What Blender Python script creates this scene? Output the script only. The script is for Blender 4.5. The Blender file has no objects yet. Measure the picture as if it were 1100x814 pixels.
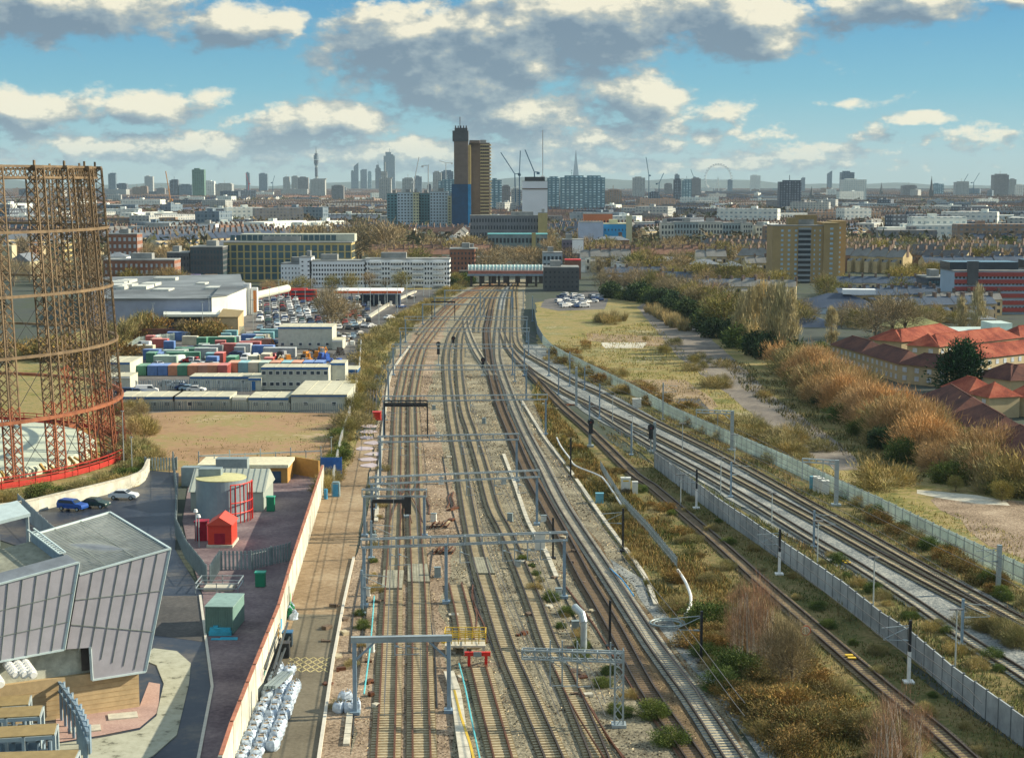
import bpy, math, random
import numpy as np
from mathutils import Vector
rnd = random.Random(7)
RG = np.random.default_rng(11)
C = bpy.context.scene.collection
sin, cos, pi, rad = math.sin, math.cos, math.pi, math.radians

# ------------------------------------------------------------------ camera
CAMH, PITCH, FOC = 48.0, rad(6.85), 1750.0
cam_d = bpy.data.cameras.new('camera'); cam = bpy.data.objects.new('camera', cam_d); C.objects.link(cam)
cam.location = (0, 0, CAMH); cam.rotation_euler = (pi/2 - PITCH, 0, 0)
cam_d.sensor_width = 36; cam_d.lens = 36*FOC/1100; cam_d.clip_start = .5; cam_d.clip_end = 60000
bpy.context.scene.camera = cam
CP, SP = cos(PITCH), sin(PITCH)
def ray(px, py):
    u = (px-550)/FOC; v = (407-py)/FOC
    return Vector((u, CP + v*SP, -SP + v*CP))
def g(px, py, z=0.0):                    # where the line of sight meets the level z
    d = ray(px, py); t = (z-CAMH)/d.z
    return Vector((d.x*t, d.y*t, z))
def atd(px, py, Y):                      # the point of a line of sight at ground distance Y
    d = ray(px, py); t = Y/d.y
    return Vector((d.x*t, Y, CAMH+d.z*t))
def top(px, yb, yt):                     # height of a thing standing at (px,yb) whose top shows at yt
    return atd(px, yt, g(px, yb).y).z
def onplane(px, py, A, B):
    d = ray(px, py); nx, ny = -(B[1]-A[1]), B[0]-A[0]
    t = (A[0]*nx + A[1]*ny)/(d.x*nx + d.y*ny)
    return Vector((d.x*t, d.y*t, CAMH + d.z*t))

# ------------------------------------------------------------------ materials
MATS = {}
def newmat(name):
    m = bpy.data.materials.new(name); m.use_nodes = True
    nt = m.node_tree; b = nt.nodes['Principled BSDF']; return m, nt, b
def N(nt, t, **k):
    n = nt.nodes.new(t)
    for a, v in k.items(): setattr(n, a, v)
    return n
def L(nt, a, b): nt.links.new(a, b)
def noise(nt, scale, detail=4, rough=.6, vec=None):
    n = N(nt, 'ShaderNodeTexNoise'); n.inputs['Scale'].default_value = scale
    n.inputs['Detail'].default_value = detail; n.inputs['Roughness'].default_value = rough
    if vec is not None: L(nt, vec, n.inputs['Vector'])
    return n.outputs['Fac']
def ramp(nt, fac, stops):
    r = N(nt, 'ShaderNodeValToRGB'); e = r.color_ramp.elements
    e[0].position, e[0].color = stops[0][0], (*stops[0][1], 1)
    e[1].position, e[1].color = stops[-1][0], (*stops[-1][1], 1)
    for p, c in stops[1:-1]:
        x = e.new(p); x.color = (*c, 1)
    L(nt, fac, r.inputs[0]); return r.outputs[0]
def mixc(nt, f, a, b, mode='MIX'):
    m = N(nt, 'ShaderNodeMix'); m.data_type = 'RGBA'; m.blend_type = mode
    for i, v in ((0, f), (6, a), (7, b)):
        if hasattr(v, 'links') or hasattr(v, 'is_linked'): L(nt, v, m.inputs[i])
        elif i == 0: m.inputs[0].default_value = v
        else: m.inputs[i].default_value = (*v, 1)
    return m.outputs[2]
def math_(nt, op, a, b=None, c=None):
    m = N(nt, 'ShaderNodeMath'); m.operation = op
    for i, v in enumerate((a, b, c)):
        if v is None: continue
        if hasattr(v, 'is_linked'): L(nt, v, m.inputs[i])
        else: m.inputs[i].default_value = v
    return m.outputs[0]
def wpos(nt): return N(nt, 'ShaderNodeNewGeometry').outputs['Position']

def M(name, col, rough=.7, var=.25, scale=1.5, metal=0, spec=.3):
    """plain painted / metal / concrete surface with uneven tone"""
    if name in MATS: return MATS[name]
    m, nt, b = newmat(name)
    v = wpos(nt); f = noise(nt, scale, 5, .65, v)
    f2 = noise(nt, scale*.13, 3, .5, v)
    s = math_(nt, 'ADD', math_(nt, 'MULTIPLY', f, .65), math_(nt, 'MULTIPLY', f2, .35))
    c = ramp(nt, s, [(.38, tuple(x*(1-var) for x in col)), (.62, tuple(min(1, x*(1+var)) for x in col))])
    L(nt, c, b.inputs['Base Color']); b.inputs['Roughness'].default_value = rough
    b.inputs['Metallic'].default_value = metal; b.inputs['Specular IOR Level'].default_value = spec
    MATS[name] = m; return m
def MC(name='mixed paint', rough=.6, var=.2, metal=0, scale=1.0):
    """colour from the face attribute 'col'"""
    if name in MATS: return MATS[name]
    m, nt, b = newmat(name)
    a = N(nt, 'ShaderNodeAttribute'); a.attribute_name = 'col'
    f = noise(nt, scale, 4, .6, wpos(nt))
    c = mixc(nt, 1.0, a.outputs['Color'], ramp(nt, f, [(.3, (1-var,)*3), (.7, (1+var,)*3)]), 'MULTIPLY')
    L(nt, c, b.inputs['Base Color']); b.inputs['Roughness'].default_value = rough; b.inputs['Metallic'].default_value = metal
    b.inputs['Specular IOR Level'].default_value = .3
    MATS[name] = m; return m
def MFAC(name, wall, glass, w=3.0, h=3.1, fu=.5, fv=.5, var=.15, rough=.8, band=None, attr=False):
    """far facade: rows of openings on the upright faces, plain on the roof"""
    if name in MATS: return MATS[name]
    m, nt, b = newmat(name)
    tc = N(nt, 'ShaderNodeTexCoord'); geo = N(nt, 'ShaderNodeNewGeometry')
    sp = N(nt, 'ShaderNodeSeparateXYZ'); L(nt, tc.outputs['Object'], sp.inputs[0])
    sn = N(nt, 'ShaderNodeSeparateXYZ'); L(nt, tc.outputs['Normal'], sn.inputs[0])
    u = math_(nt, 'ADD', math_(nt, 'MULTIPLY', sp.outputs[0], sn.outputs[1]), math_(nt, 'MULTIPLY', sp.outputs[1], sn.outputs[0]))
    fu_ = math_(nt, 'FRACT', math_(nt, 'DIVIDE', math_(nt, 'ADD', u, 500.0), w))
    fv_ = math_(nt, 'FRACT', math_(nt, 'DIVIDE', sp.outputs[2], h))
    k = math_(nt, 'MULTIPLY', math_(nt, 'LESS_THAN', fu_, fu), math_(nt, 'LESS_THAN', math_(nt, 'ABSOLUTE', math_(nt, 'SUBTRACT', fv_, .55)), fv/2))
    up = math_(nt, 'LESS_THAN', math_(nt, 'ABSOLUTE', sn.outputs[2]), .5)
    k = math_(nt, 'MULTIPLY', k, up)
    f = noise(nt, .25, 4, .6, geo.outputs['Position'])
    if attr:
        a = N(nt, 'ShaderNodeAttribute'); a.attribute_name = 'col'; base = a.outputs['Color']
    else: base = wall
    wc = mixc(nt, 1.0, base, ramp(nt, f, [(.3, (1-var,)*3), (.7, (1+var,)*3)]), 'MULTIPLY')
    wn = N(nt, 'ShaderNodeTexWhiteNoise'); wn.noise_dimensions = '2D'
    cv = N(nt, 'ShaderNodeCombineXYZ')
    L(nt, math_(nt, 'FLOOR', math_(nt, 'DIVIDE', math_(nt, 'ADD', u, 500.0), w)), cv.inputs[0])
    L(nt, math_(nt, 'FLOOR', math_(nt, 'DIVIDE', sp.outputs[2], h)), cv.inputs[1]); L(nt, cv.outputs[0], wn.inputs['Vector'])
    gc = mixc(nt, wn.outputs['Value'], glass, tuple(min(1, x*2.2+.03) for x in glass))
    L(nt, mixc(nt, k, wc, gc), b.inputs['Base Color'])
    L(nt, math_(nt, 'SUBTRACT', rough, math_(nt, 'MULTIPLY', k, rough-.25)), b.inputs['Roughness'])
    MATS[name] = m; return m
def MG(name, stops, scale=.2, rough=.95, s2=3.0, mixf=.45, bump=.0, stretch=None):
    """ground: two sizes of mottling through a ramp of colours"""
    if name in MATS: return MATS[name]
    m, nt, b = newmat(name)
    v = wpos(nt)
    if stretch:
        mp = N(nt, 'ShaderNodeMapping'); mp.inputs['Scale'].default_value = stretch; L(nt, v, mp.inputs[0]); v = mp.outputs[0]
    f = noise(nt, scale, 6, .6, v); f2 = noise(nt, s2, 5, .7, v)
    s = math_(nt, 'ADD', math_(nt, 'MULTIPLY', f, 1-mixf), math_(nt, 'MULTIPLY', f2, mixf))
    L(nt, ramp(nt, s, [(.5+(p-.5)*.72, c) for p, c in stops]), b.inputs['Base Color']); b.inputs['Roughness'].default_value = rough
    b.inputs['Specular IOR Level'].default_value = .15
    if bump:
        bp = N(nt, 'ShaderNodeBump'); bp.inputs['Strength'].default_value = bump; bp.inputs['Distance'].default_value = .3
        L(nt, f2, bp.inputs['Height']); L(nt, bp.outputs[0], b.inputs['Normal'])
    MATS[name] = m; return m

# ------------------------------------------------------------------ mesh building
class MB:
    def __init__(s): s.v = []; s.f = []; s.m = []; s.c = []; s.cc = (.5, .5, .5); s.mi = 0
    def face(s, idx, col=None): s.f.append(idx); s.m.append(s.mi); s.c.append(col or s.cc)
    def quad(s, *p, col=None):
        n = len(s.v); s.v += [tuple(q) for q in p]; s.face(tuple(range(n, n+len(p))), col)
    def hexa(s, p, col=None):            # eight points: bottom four (ccw), top four
        n = len(s.v); s.v += [tuple(q) for q in p]
        for q in ((3,2,1,0),(4,5,6,7),(0,1,5,4),(1,2,6,5),(2,3,7,6),(3,0,4,7)): s.face(tuple(n+i for i in q), col)
    def box(s, x, y, z, sx, sy, sz, rz=0, col=None):   # z is the underside
        c_, s_ = cos(rz), sin(rz); P = []
        for zz in (z, z+sz):
            for a, b in ((-1,-1),(1,-1),(1,1),(-1,1)):
                dx, dy = a*sx/2, b*sy/2; P.append((x+dx*c_-dy*s_, y+dx*s_+dy*c_, zz))
        s.hexa(P, col)
    def beam(s, a, b, w, h=None, col=None):
        a, b = Vector(a), Vector(b); h = h or w; d = (b-a)
        if d.length < 1e-6: return
        d.normalize(); up = Vector((0,0,1)) if abs(d.z) < .9 else Vector((0,1,0))
        sx = d.cross(up).normalized(); sy = sx.cross(d).normalized(); P = []
        for q in (a, b):
            for i, j in ((-1,-1),(1,-1),(1,1),(-1,1)): P.append(q + sx*(i*w/2) + sy*(j*h/2))
        s.hexa(P, col)
    def tube(s, pts, r, n=8, r2=None, cap=True, col=None):
        pts = [Vector(p) for p in pts]; base = len(s.v); k = len(pts)
        for i, p in enumerate(pts):
            d = (pts[min(i+1, k-1)]-pts[max(i-1, 0)]).normalized()
            up = Vector((0,0,1)) if abs(d.z) < .9 else Vector((0,1,0))
            sx = d.cross(up).normalized(); sy = sx.cross(d).normalized()
            rr = r if r2 is None else r+(r2-r)*i/(k-1)
            for j in range(n):
                a = 2*pi*j/n; s.v.append(tuple(p + sx*(cos(a)*rr) + sy*(sin(a)*rr)))
        for i in range(k-1):
            for j in range(n):
                a, b = base+i*n+j, base+i*n+(j+1) % n; s.face((a, b, b+n, a+n), col)
        if cap:
            s.face(tuple(base+j for j in range(n)), col); s.face(tuple(base+(k-1)*n+j for j in reversed(range(n))), col)
    def prism(s, poly, z0, z1, col=None, topcol=None):
        n = len(poly); b = len(s.v)
        s.v += [(p[0], p[1], z0) for p in poly] + [(p[0], p[1], z1) for p in poly]
        for i in range(n): j = (i+1) % n; s.face((b+i, b+j, b+n+j, b+n+i), col)
        s.face(tuple(b+n+i for i in range(n)), topcol or col)
    def gable(s, x, y, z, sx, sy, h, rz=0, over=.3, col=None, gcol=None):   # ridge along local x
        c_, s_ = cos(rz), sin(rz)
        def T(a, b, zz): return (x+a*c_-b*s_, y+a*s_+b*c_, zz)
        X, Y = sx/2+over, sy/2+over
        A, B, D, E = T(-X,-Y,z), T(X,-Y,z), T(X,Y,z), T(-X,Y,z); R1, R2 = T(-X,0,z+h), T(X,0,z+h)
        s.quad(A, B, R2, R1, col=col); s.quad(D, E, R1, R2, col=col)
        s.quad(B, D, R2, col=gcol or col); s.quad(E, A, R1, col=gcol or col)
    def hip(s, x, y, z, sx, sy, h, rz=0, over=.4, col=None):
        c_, s_ = cos(rz), sin(rz)
        def T(a, b, zz): return (x+a*c_-b*s_, y+a*s_+b*c_, zz)
        X, Y = sx/2+over, sy/2+over; k = max(X-Y, .1)
        A, B, D, E = T(-X,-Y,z), T(X,-Y,z), T(X,Y,z), T(-X,Y,z); R1, R2 = T(-k,0,z+h), T(k,0,z+h)
        s.quad(A, B, R2, R1, col=col); s.quad(D, E, R1, R2, col=col); s.quad(B, D, R2, col=col); s.quad(E, A, R1, col=col)
    def mesh(s, name, mats):
        me = bpy.data.meshes.new(name); me.from_pydata(s.v, [], s.f)
        for m in (mats if isinstance(mats, (list, tuple)) else [mats]): me.materials.append(m)
        if s.m: me.polygons.foreach_set('material_index', s.m)
        a = me.attributes.new('col', 'FLOAT_COLOR', 'FACE')
        a.data.foreach_set('color', [x for c in s.c for x in (*c[:3], 1.0)])
        me.update(); return me
def link(name, me, parent=None, loc=None, rz=None):
    o = bpy.data.objects.new(name, me); C.objects.link(o)
    if parent is not None: o.parent = parent
    if loc is not None: o.location = loc
    if rz is not None: o.rotation_euler = (0, 0, rz)
    return o
def obj(name, mb, mats, parent=None, loc=None, rz=None): return link(name, mb.mesh(name, mats), parent, loc, rz)
def empty(name, loc=(0,0,0), rz=0):
    o = bpy.data.objects.new(name, None); C.objects.link(o); o.location = loc; o.rotation_euler = (0,0,rz); o.empty_display_size = .5
    return o
def tag(o, label, cat, group=None):
    o['label'] = label; o['category'] = cat
    if group: o['group'] = group
    return o
def kind(o, k, label=None):
    o['kind'] = k
    if label: o['label'] = label
    return o
def dup(root, loc=None, rz=None, label=None, group=None, cat=None):
    r = root.copy(); C.objects.link(r)
    for ch in list(root.children):
        c = ch.copy(); C.objects.link(c); c.parent = r
        for q in list(ch.children):
            d = q.copy(); C.objects.link(d); d.parent = c
    if loc is not None: r.location = loc
    if rz is not None: r.rotation_euler = (0, 0, rz)
    if label: r['label'] = label
    if group: r['group'] = group
    if cat: r['category'] = cat
    return r
def fastmesh(name, verts, nper, cols, mats):
    """verts (k*nper,3): k faces of nper corners, cols (k,3)"""
    k = len(verts)//nper; me = bpy.data.meshes.new(name)
    me.vertices.add(len(verts)); me.vertices.foreach_set('co', np.asarray(verts, np.float32).ravel())
    me.loops.add(k*nper); me.loops.foreach_set('vertex_index', np.arange(k*nper, dtype=np.int32))
    me.polygons.add(k); me.polygons.foreach_set('loop_start', np.arange(0, k*nper, nper, dtype=np.int32))
    me.materials.append(mats)
    a = me.attributes.new('col', 'FLOAT_COLOR', 'FACE')
    cc = np.ones((k, 4), np.float32); cc[:, :3] = cols; a.data.foreach_set('color', cc.ravel())
    me.update(calc_edges=True); return me
def spline(P, step):
    """smooth curve through world points"""
    P = [Vector(p) for p in P]; out = []
    Q = [P[0]*2-P[1]] + P + [P[-1]*2-P[-2]]
    for i in range(1, len(Q)-2):
        a, b, c, d = Q[i-1:i+3]; n = max(1, int((c-b).length/step))
        for k in range(n):
            t = k/n; t2, t3 = t*t, t*t*t
            out.append(.5*((2*b)+(c-a)*t+(2*a-5*b+4*c-d)*t2+(3*b-a-3*c+d)*t3))
    out.append(P[-1]); return out
def offset(pts, d):
    out = []; n = len(pts)
    for i, p in enumerate(pts):
        t = pts[min(i+1, n-1)]-pts[max(i-1, 0)]; t.z = 0; t.normalize()
        out.append(Vector((p.x+t.y*d, p.y-t.x*d, p.z)))
    return out
def inpoly(x, y, poly):
    """vectorised point in polygon"""
    r = np.zeros(x.shape, bool); n = len(poly)
    for i in range(n):
        x1, y1 = poly[i][0], poly[i][1]; x2, y2 = poly[(i+1) % n][0], poly[(i+1) % n][1]
        if y1 == y2: continue
        r ^= ((y1 > y) != (y2 > y)) & (x < (x2-x1)*(y-y1)/(y2-y1)+x1)
    return r

# ------------------------------------------------------------------ light, sky, haze
SUN_EL, SUN_AHEAD = 27.0, 10.0
sd = bpy.data.lights.new('sun', 'SUN'); sun = bpy.data.objects.new('sun', sd); C.objects.link(sun)
sv = Vector((cos(rad(SUN_AHEAD)), sin(rad(SUN_AHEAD)), math.tan(rad(SUN_EL)))).normalized()
sun.rotation_euler = sv.to_track_quat('Z', 'Y').to_euler()
sd.energy = 5.0; sd.angle = rad(.6); sd.color = (1.0, .89, .68)
w = bpy.data.worlds.new('World'); bpy.context.scene.world = w; w.use_nodes = True
nt = w.node_tree; bg = nt.nodes['Background']
sky = N(nt, 'ShaderNodeTexSky'); sky.sky_type = 'NISHITA'; sky.sun_disc = False
sky.sun_elevation = rad(SUN_EL); sky.sun_rotation = rad(90-SUN_AHEAD); sky.altitude = 50; sky.ozone_density = 2.0
tc = N(nt, 'ShaderNodeTexCoord'); sp = N(nt, 'ShaderNodeSeparateXYZ'); L(nt, tc.outputs['Generated'], sp.inputs[0])
X_, Y_, Z_ = sp.outputs
el = math_(nt, 'DEGREES', math_(nt, 'ARCSINE', Z_)); az = math_(nt, 'DEGREES', math_(nt, 'ARCTAN2', X_, Y_))
def clouds(da, de):
    a = math_(nt, 'ADD', az, da); e = math_(nt, 'ADD', el, de)
    cv = N(nt, 'ShaderNodeCombineXYZ'); L(nt, a, cv.inputs[0]); L(nt, math_(nt, 'MULTIPLY', e, 1.7), cv.inputs[1])
    n1 = noise(nt, .42, 8, .58, cv.outputs[0]); n2 = noise(nt, 1.25, 7, .6, cv.outputs[0])
    low = math_(nt, 'SMOOTH_MIN', math_(nt, 'MULTIPLY', math_(nt, 'MAXIMUM', e, 0.0), .33), 1.0, .1)   # 0 horizon .. 1 above 3 deg
    n = math_(nt, 'ADD', math_(nt, 'MULTIPLY', n1, low), math_(nt, 'MULTIPLY', n2, math_(nt, 'SUBTRACT', 1.0, low)))
    n = math_(nt, 'ADD', math_(nt, 'MULTIPLY', n, .8), math_(nt, 'MULTIPLY', n2, .2))
    acc = None
    # az, el, half width, half height, weight
    for ca, ce, wa, we, s in BLOBS:
        q = math_(nt, 'ADD', math_(nt, 'POWER', math_(nt, 'DIVIDE', math_(nt, 'SUBTRACT', a, ca), wa), 2.0),
                  math_(nt, 'POWER', math_(nt, 'DIVIDE', math_(nt, 'SUBTRACT', e, ce), we), 2.0))
        v = math_(nt, 'MULTIPLY', math_(nt, 'EXPONENT', math_(nt, 'MULTIPLY', q, -1.0)), s)
        acc = v if acc is None else math_(nt, 'MAXIMUM', acc, v)
    # outside the view: unseen broken cloud, added for more fill light
    far = math_(nt, 'MULTIPLY', math_(nt, 'GREATER_THAN', math_(nt, 'ABSOLUTE', a), 18.0), .40)
    acc = math_(nt, 'MAXIMUM', math_(nt, 'MAXIMUM', acc, far), math_(nt, 'MULTIPLY', math_(nt, 'GREATER_THAN', e, 11.0), .38))
    return math_(nt, 'ADD', math_(nt, 'SUBTRACT', n, .515), acc)
def ae(px, py): return math.degrees(math.atan2(px-550, 1740)), math.degrees(math.atan2(197-py, 1750))
BL = [(60,20,190,42,.42),(275,30,75,26,.42),(500,55,190,60,.46),(640,30,250,45,.46),(800,35,85,40,.44),(960,15,110,34,.4),(1090,10,45,18,.3),
      (30,122,75,26,.42),(165,118,95,26,.36),(175,42,40,16,.25),(340,135,110,28,.4),(560,125,130,30,.4),(500,98,110,34,.44),(690,105,60,30,.42),(760,125,60,20,.3),
      (640,150,190,24,.34),(985,130,42,10,.34),(910,115,55,10,.22),(1050,150,90,20,.24),(930,148,50,14,.25),(1099,134,14,9,.35),(200,160,260,22,.36),(450,165,250,20,.38),(600,178,420,10,.34),(850,165,120,14,.3),(970,78,60,7,.12),(830,145,40,14,.22)]
BLOBS = [(*ae(x, y), math.degrees(a/1750), math.degrees(b/1750), s) for x, y, a, b, s in BL]
d0 = clouds(0, 0); d1 = clouds(.65, .6)
mask = N(nt, 'ShaderNodeMapRange'); mask.interpolation_type = 'SMOOTHSTEP'; L(nt, d0, mask.inputs[0])
mask.inputs[1].default_value = .12; mask.inputs[2].default_value = .26
lit = math_(nt, 'ADD', math_(nt, 'MULTIPLY', math_(nt, 'SUBTRACT', d0, d1), 4.2), .42)
thick = math_(nt, 'MULTIPLY', math_(nt, 'SUBTRACT', d0, .2), 1.3)
lit = math_(nt, 'SUBTRACT', lit, thick)
ccol = ramp(nt, lit, [(0.0, (.12,.165,.21)), (.35, (.20,.245,.27)), (.62, (.31,.325,.295)), (.95, (.62,.57,.43))])
skc = ramp(nt, math_(nt, 'DIVIDE', el, 12.0), [(-.0, (.30,.38,.36)), (.1, (.22,.36,.39)), (.27, (.11,.29,.38)), (.5, (.05,.20,.34)), (.6, (.05,.18,.34)), (1.0, (.10,.24,.42))])  # top stop, above the view, raised for extra fill light
f10 = lambda c, s: mixc(nt, 1.0, c, (s, s, s), 'MULTIPLY')
skn = mixc(nt, .85, mixc(nt, 1.0, sky.outputs[0], (.62,.95,1.15), 'MULTIPLY'), f10(skc, 10.0))
lowmix = mixc(nt, math_(nt, 'MULTIPLY', mask.outputs[0], .93), skn, f10(ccol, 10.0))
hz_ = N(nt, 'ShaderNodeMapRange'); L(nt, el, hz_.inputs[0]); hz_.inputs[1].default_value = 0; hz_.inputs[2].default_value = 1.7; hz_.inputs[3].default_value = .5; hz_.inputs[4].default_value = 0
up_ = N(nt, 'ShaderNodeMapRange'); L(nt, el, up_.inputs[0]); up_.inputs[1].default_value = 9; up_.inputs[2].default_value = 26; up_.inputs[3].default_value = 1.0; up_.inputs[4].default_value = 1.8  # sky above the view brightened on purpose to fill the shade
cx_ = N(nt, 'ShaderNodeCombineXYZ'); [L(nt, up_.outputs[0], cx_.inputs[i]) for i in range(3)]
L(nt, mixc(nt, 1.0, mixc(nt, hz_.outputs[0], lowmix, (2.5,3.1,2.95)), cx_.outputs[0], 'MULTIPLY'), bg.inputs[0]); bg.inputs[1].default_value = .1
cy = bpy.context.scene.cycles; cy.max_bounces = 4; cy.diffuse_bounces = 2; cy.glossy_bounces = 2; cy.volume_bounces = 0; cy.transmission_bounces = 2
vs = bpy.context.scene.view_settings
bpy.context.scene.display_settings.display_device = 'sRGB'
vs.view_transform = 'Standard'; vs.look = 'None'; vs.exposure = 0.68; vs.gamma = 1
HAZE = 3.2e-5
hm = bpy.data.materials.new('haze air'); hm.use_nodes = True; hn = hm.node_tree
for n_ in list(hn.nodes):
    if n_.type == 'BSDF_PRINCIPLED': hn.nodes.remove(n_)
pv = N(hn, 'ShaderNodeVolumePrincipled'); pv.inputs['Density'].default_value = HAZE; pv.inputs['Color'].default_value = (.62,.84,1.0,1); pv.inputs['Anisotropy'].default_value = .0
L(hn, pv.outputs[0], [n_ for n_ in hn.nodes if n_.type == 'OUTPUT_MATERIAL'][0].inputs['Volume'])
mb = MB(); mb.box(0, 8300, -1, 16000, 17600, 345)
if HAZE: kind(obj('haze', mb, hm), 'stuff', 'thin blue haze lying over the far city')
# ------------------------------------------------------------------ ground
m_ground = MG('city ground', [(.3,(.04,.05,.05)),(.45,(.07,.08,.07)),(.6,(.06,.075,.05)),(.75,(.13,.13,.12))], .02, s2=.12)
mb = MB(); mb.quad((-7900,-400,-.05),(7900,-400,-.05),(7900,17000,-.05),(-7900,17000,-.05))
kind(obj('ground', mb, m_ground), 'structure')
def rough_poly(P, jit, step=6.0):
    out = []; n = len(P)
    for i in range(n):
        a, b = P[i], P[(i+1) % n]; k = max(1, min(60, int((b-a).length/step)))
        for j in range(k):
            p = a.lerp(b, j/k)
            if j and jit: p = p + Vector((rnd.uniform(-jit, jit), rnd.uniform(-jit, jit), 0))
            out.append(p)
    return out
def region(name, px, mat, z, jit=.5, h=0, step=6.0):
    P = [g(x, y) for x, y in px]; P = rough_poly(P, jit, step); mb = MB()
    if h: mb.prism([(p.x, p.y) for p in P], -.04, z)
    else: mb.quad(*[(p.x, p.y, z) for p in P])
    return kind(obj(name, mb, mat), 'structure'), [(p.x, p.y) for p in P]
m_waste = MG('waste grassland', [(.3,(.08,.10,.03)),(.42,(.20,.18,.055)),(.5,(.31,.235,.11)),(.57,(.14,.15,.045)),(.66,(.37,.31,.19))], .06, s2=.8, mixf=.4, bump=.3)
m_bal = MG('grey ballast', [(.36,(.07,.065,.05)),(.45,(.18,.16,.115)),(.54,(.25,.225,.155)),(.66,(.42,.37,.27))], .16, s2=2.6, mixf=.6, bump=.6)
m_balp = MG('pinkish ballast', [(.36,(.09,.065,.045)),(.45,(.23,.17,.115)),(.54,(.31,.235,.165)),(.66,(.46,.365,.265))], .16, s2=2.6, mixf=.6, bump=.6)
m_balb = MG('blue grey ballast', [(.36,(.07,.085,.095)),(.46,(.18,.20,.20)),(.55,(.26,.27,.255)),(.66,(.46,.46,.40))], .16, s2=2.6, mixf=.6, bump=.6)
m_bald = MG('brown ballast', [(.3,(.07,.05,.03)),(.5,(.16,.115,.065)),(.7,(.27,.2,.12))], .15, s2=5.0, mixf=.6, bump=.6)
m_tan = MG('oily sleeper bed', [(.36,(.12,.09,.05)),(.5,(.22,.17,.09)),(.66,(.32,.255,.15))], .2, s2=4.0, mixf=.5, bump=.4)
m_dirt = MG('orange dirt', [(.3,(.15,.105,.06)),(.5,(.27,.195,.12)),(.7,(.38,.30,.20))], .1, s2=1.2, mixf=.45, bump=.3)
m_scrubg = MG('scrub soil', [(.3,(.05,.06,.02)),(.45,(.12,.12,.04)),(.57,(.21,.16,.07)),(.7,(.29,.23,.10))], .15, s2=1.6, mixf=.5, bump=.8)
m_asph = MG('asphalt', [(.3,(.05,.05,.05)),(.5,(.085,.082,.08)),(.7,(.14,.13,.12))], .12, s2=2.0, mixf=.4, rough=.8)
m_wet = MG('damp asphalt', [(.35,(.02,.03,.05)),(.5,(.04,.05,.07)),(.56,(.07,.07,.075)),(.66,(.12,.11,.10))], .07, s2=1.0, mixf=.3, rough=.4)
m_brwet = MG('brown asphalt', [(.3,(.10,.085,.06)),(.5,(.16,.14,.10)),(.7,(.22,.19,.14))], .12, s2=2.5, mixf=.4, rough=.85)
m_purp = MG('purple paving', [(.36,(.11,.08,.09)),(.5,(.18,.135,.14)),(.66,(.27,.21,.205))], .15, s2=2, mixf=.4, rough=.8)
m_pave = MG('pink gravel paving', [(.3,(.30,.2,.17)),(.5,(.42,.28,.24)),(.7,(.5,.36,.3))], .3, s2=6, mixf=.6)
m_conc = M('pale concrete', (.50,.47,.38), .85, .22, 1.2)
m_white = M('white paint', (.78,.78,.74), .5, .08)
m_kerb = M('kerb stone', (.55,.52,.44), .8, .1)
m_car_park = MG('car park asphalt', [(.3,(.07,.07,.075)),(.5,(.13,.125,.12)),(.7,(.22,.2,.18))], .08, s2=1.0, mixf=.4)

# left side
region('waste_ground', [(-60,560),(-60,420),(110,345),(260,345),(400,300),(470,300),(430,360),(385,430),(380,520),(345,540),(200,520),(140,540)], m_waste, .0, .5)
region('cleared_plot', [(128,446),(200,441),(360,444),(375,456),(345,530),(300,545),(205,520),(170,515)], MG('cleared plot soil',[(.3,(.22,.145,.075)),(.47,(.34,.22,.13)),(.57,(.26,.22,.09)),(.7,(.44,.32,.22))], .05, s2=.5, mixf=.35, bump=.25), .02, .6)
region('access_track', [(385,470),(374,500),(352,524),(347,528),(314,640),(301,700),(262,814),(250,850),(340,850),(345,812),(357,705),(372,640),(388,560),(402,470)], m_dirt, .03, .15)
region('haul_road', [(318,660),(301,715),(262,814),(250,850),(336,850),(343,812),(356,712),(366,660)], m_brwet, .05, .3)
region('footpath_gravel', [(366,660),(356,712),(343,812),(336,850),(372,850),(376,812),(386,700),(396,600),(402,520)], m_balp, .04, .2)
region('yard_paving', [(205,600),(218,640),(228,738),(213,814),(205,850),(235,870),(254,815),(274,755),(302,690),(315,636),(348,520),(345,508),(330,505),(205,505),(196,560)], m_purp, .05, 0)
region('road', [(-60,560),(50,545),(150,522),(158,505),(192,508),(190,560),(188,590),(218,640),(228,738),(213,814),(205,850),(60,850),(60,600)], m_wet, .03, 0)
region('gate_apron', [(150,640),(216,640),(222,690),(150,680)], m_asph, .045, .8)
region('pavement', [(165,697),(190,700),(205,713),(203,735),(190,790),(165,812),(110,840),(60,840),(60,800),(110,793),(150,785),(168,770),(176,735),(168,715),(150,708)], MG('worn paving', [(.34,(.12,.12,.09)),(.42,(.34,.34,.26)),(.6,(.42,.42,.33))], .5, s2=1.5), .12, 0, h=1)
region('gravel_bed', [(60,770),(150,759),(160,733),(172,735),(170,765),(150,782),(110,790),(60,798)], m_pave, .08, 0)
region('forecourt', [(-60,850),(-60,700),(60,690),(60,850)], m_asph, .05, 0)
kb = MB()
for P in ([(215,640),(228,738),(213,816),(206,850)],):
    q = [g(x, y) for x, y in P]
    for a, b in zip(q, q[1:]): kb.beam((a.x,a.y,.09), (b.x,b.y,.09), .28, .16)
kind(obj('road_kerb', kb, m_kerb), 'structure')
kb = MB()
q = [g(x, y) for x, y in [(380,600),(369,650),(358,710),(343,812),(338,850)]]
for a, b in zip(q, q[1:]): kb.beam((a.x,a.y,.15), (b.x,b.y,.15), .3, .3)
kind(obj('track_kerb', kb, m_kerb), 'structure')
kb = MB()                                           # yellow hatch box painted on the haul road
A = [g(310,706), g(355,706), g(352,722), g(305,722)]
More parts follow.
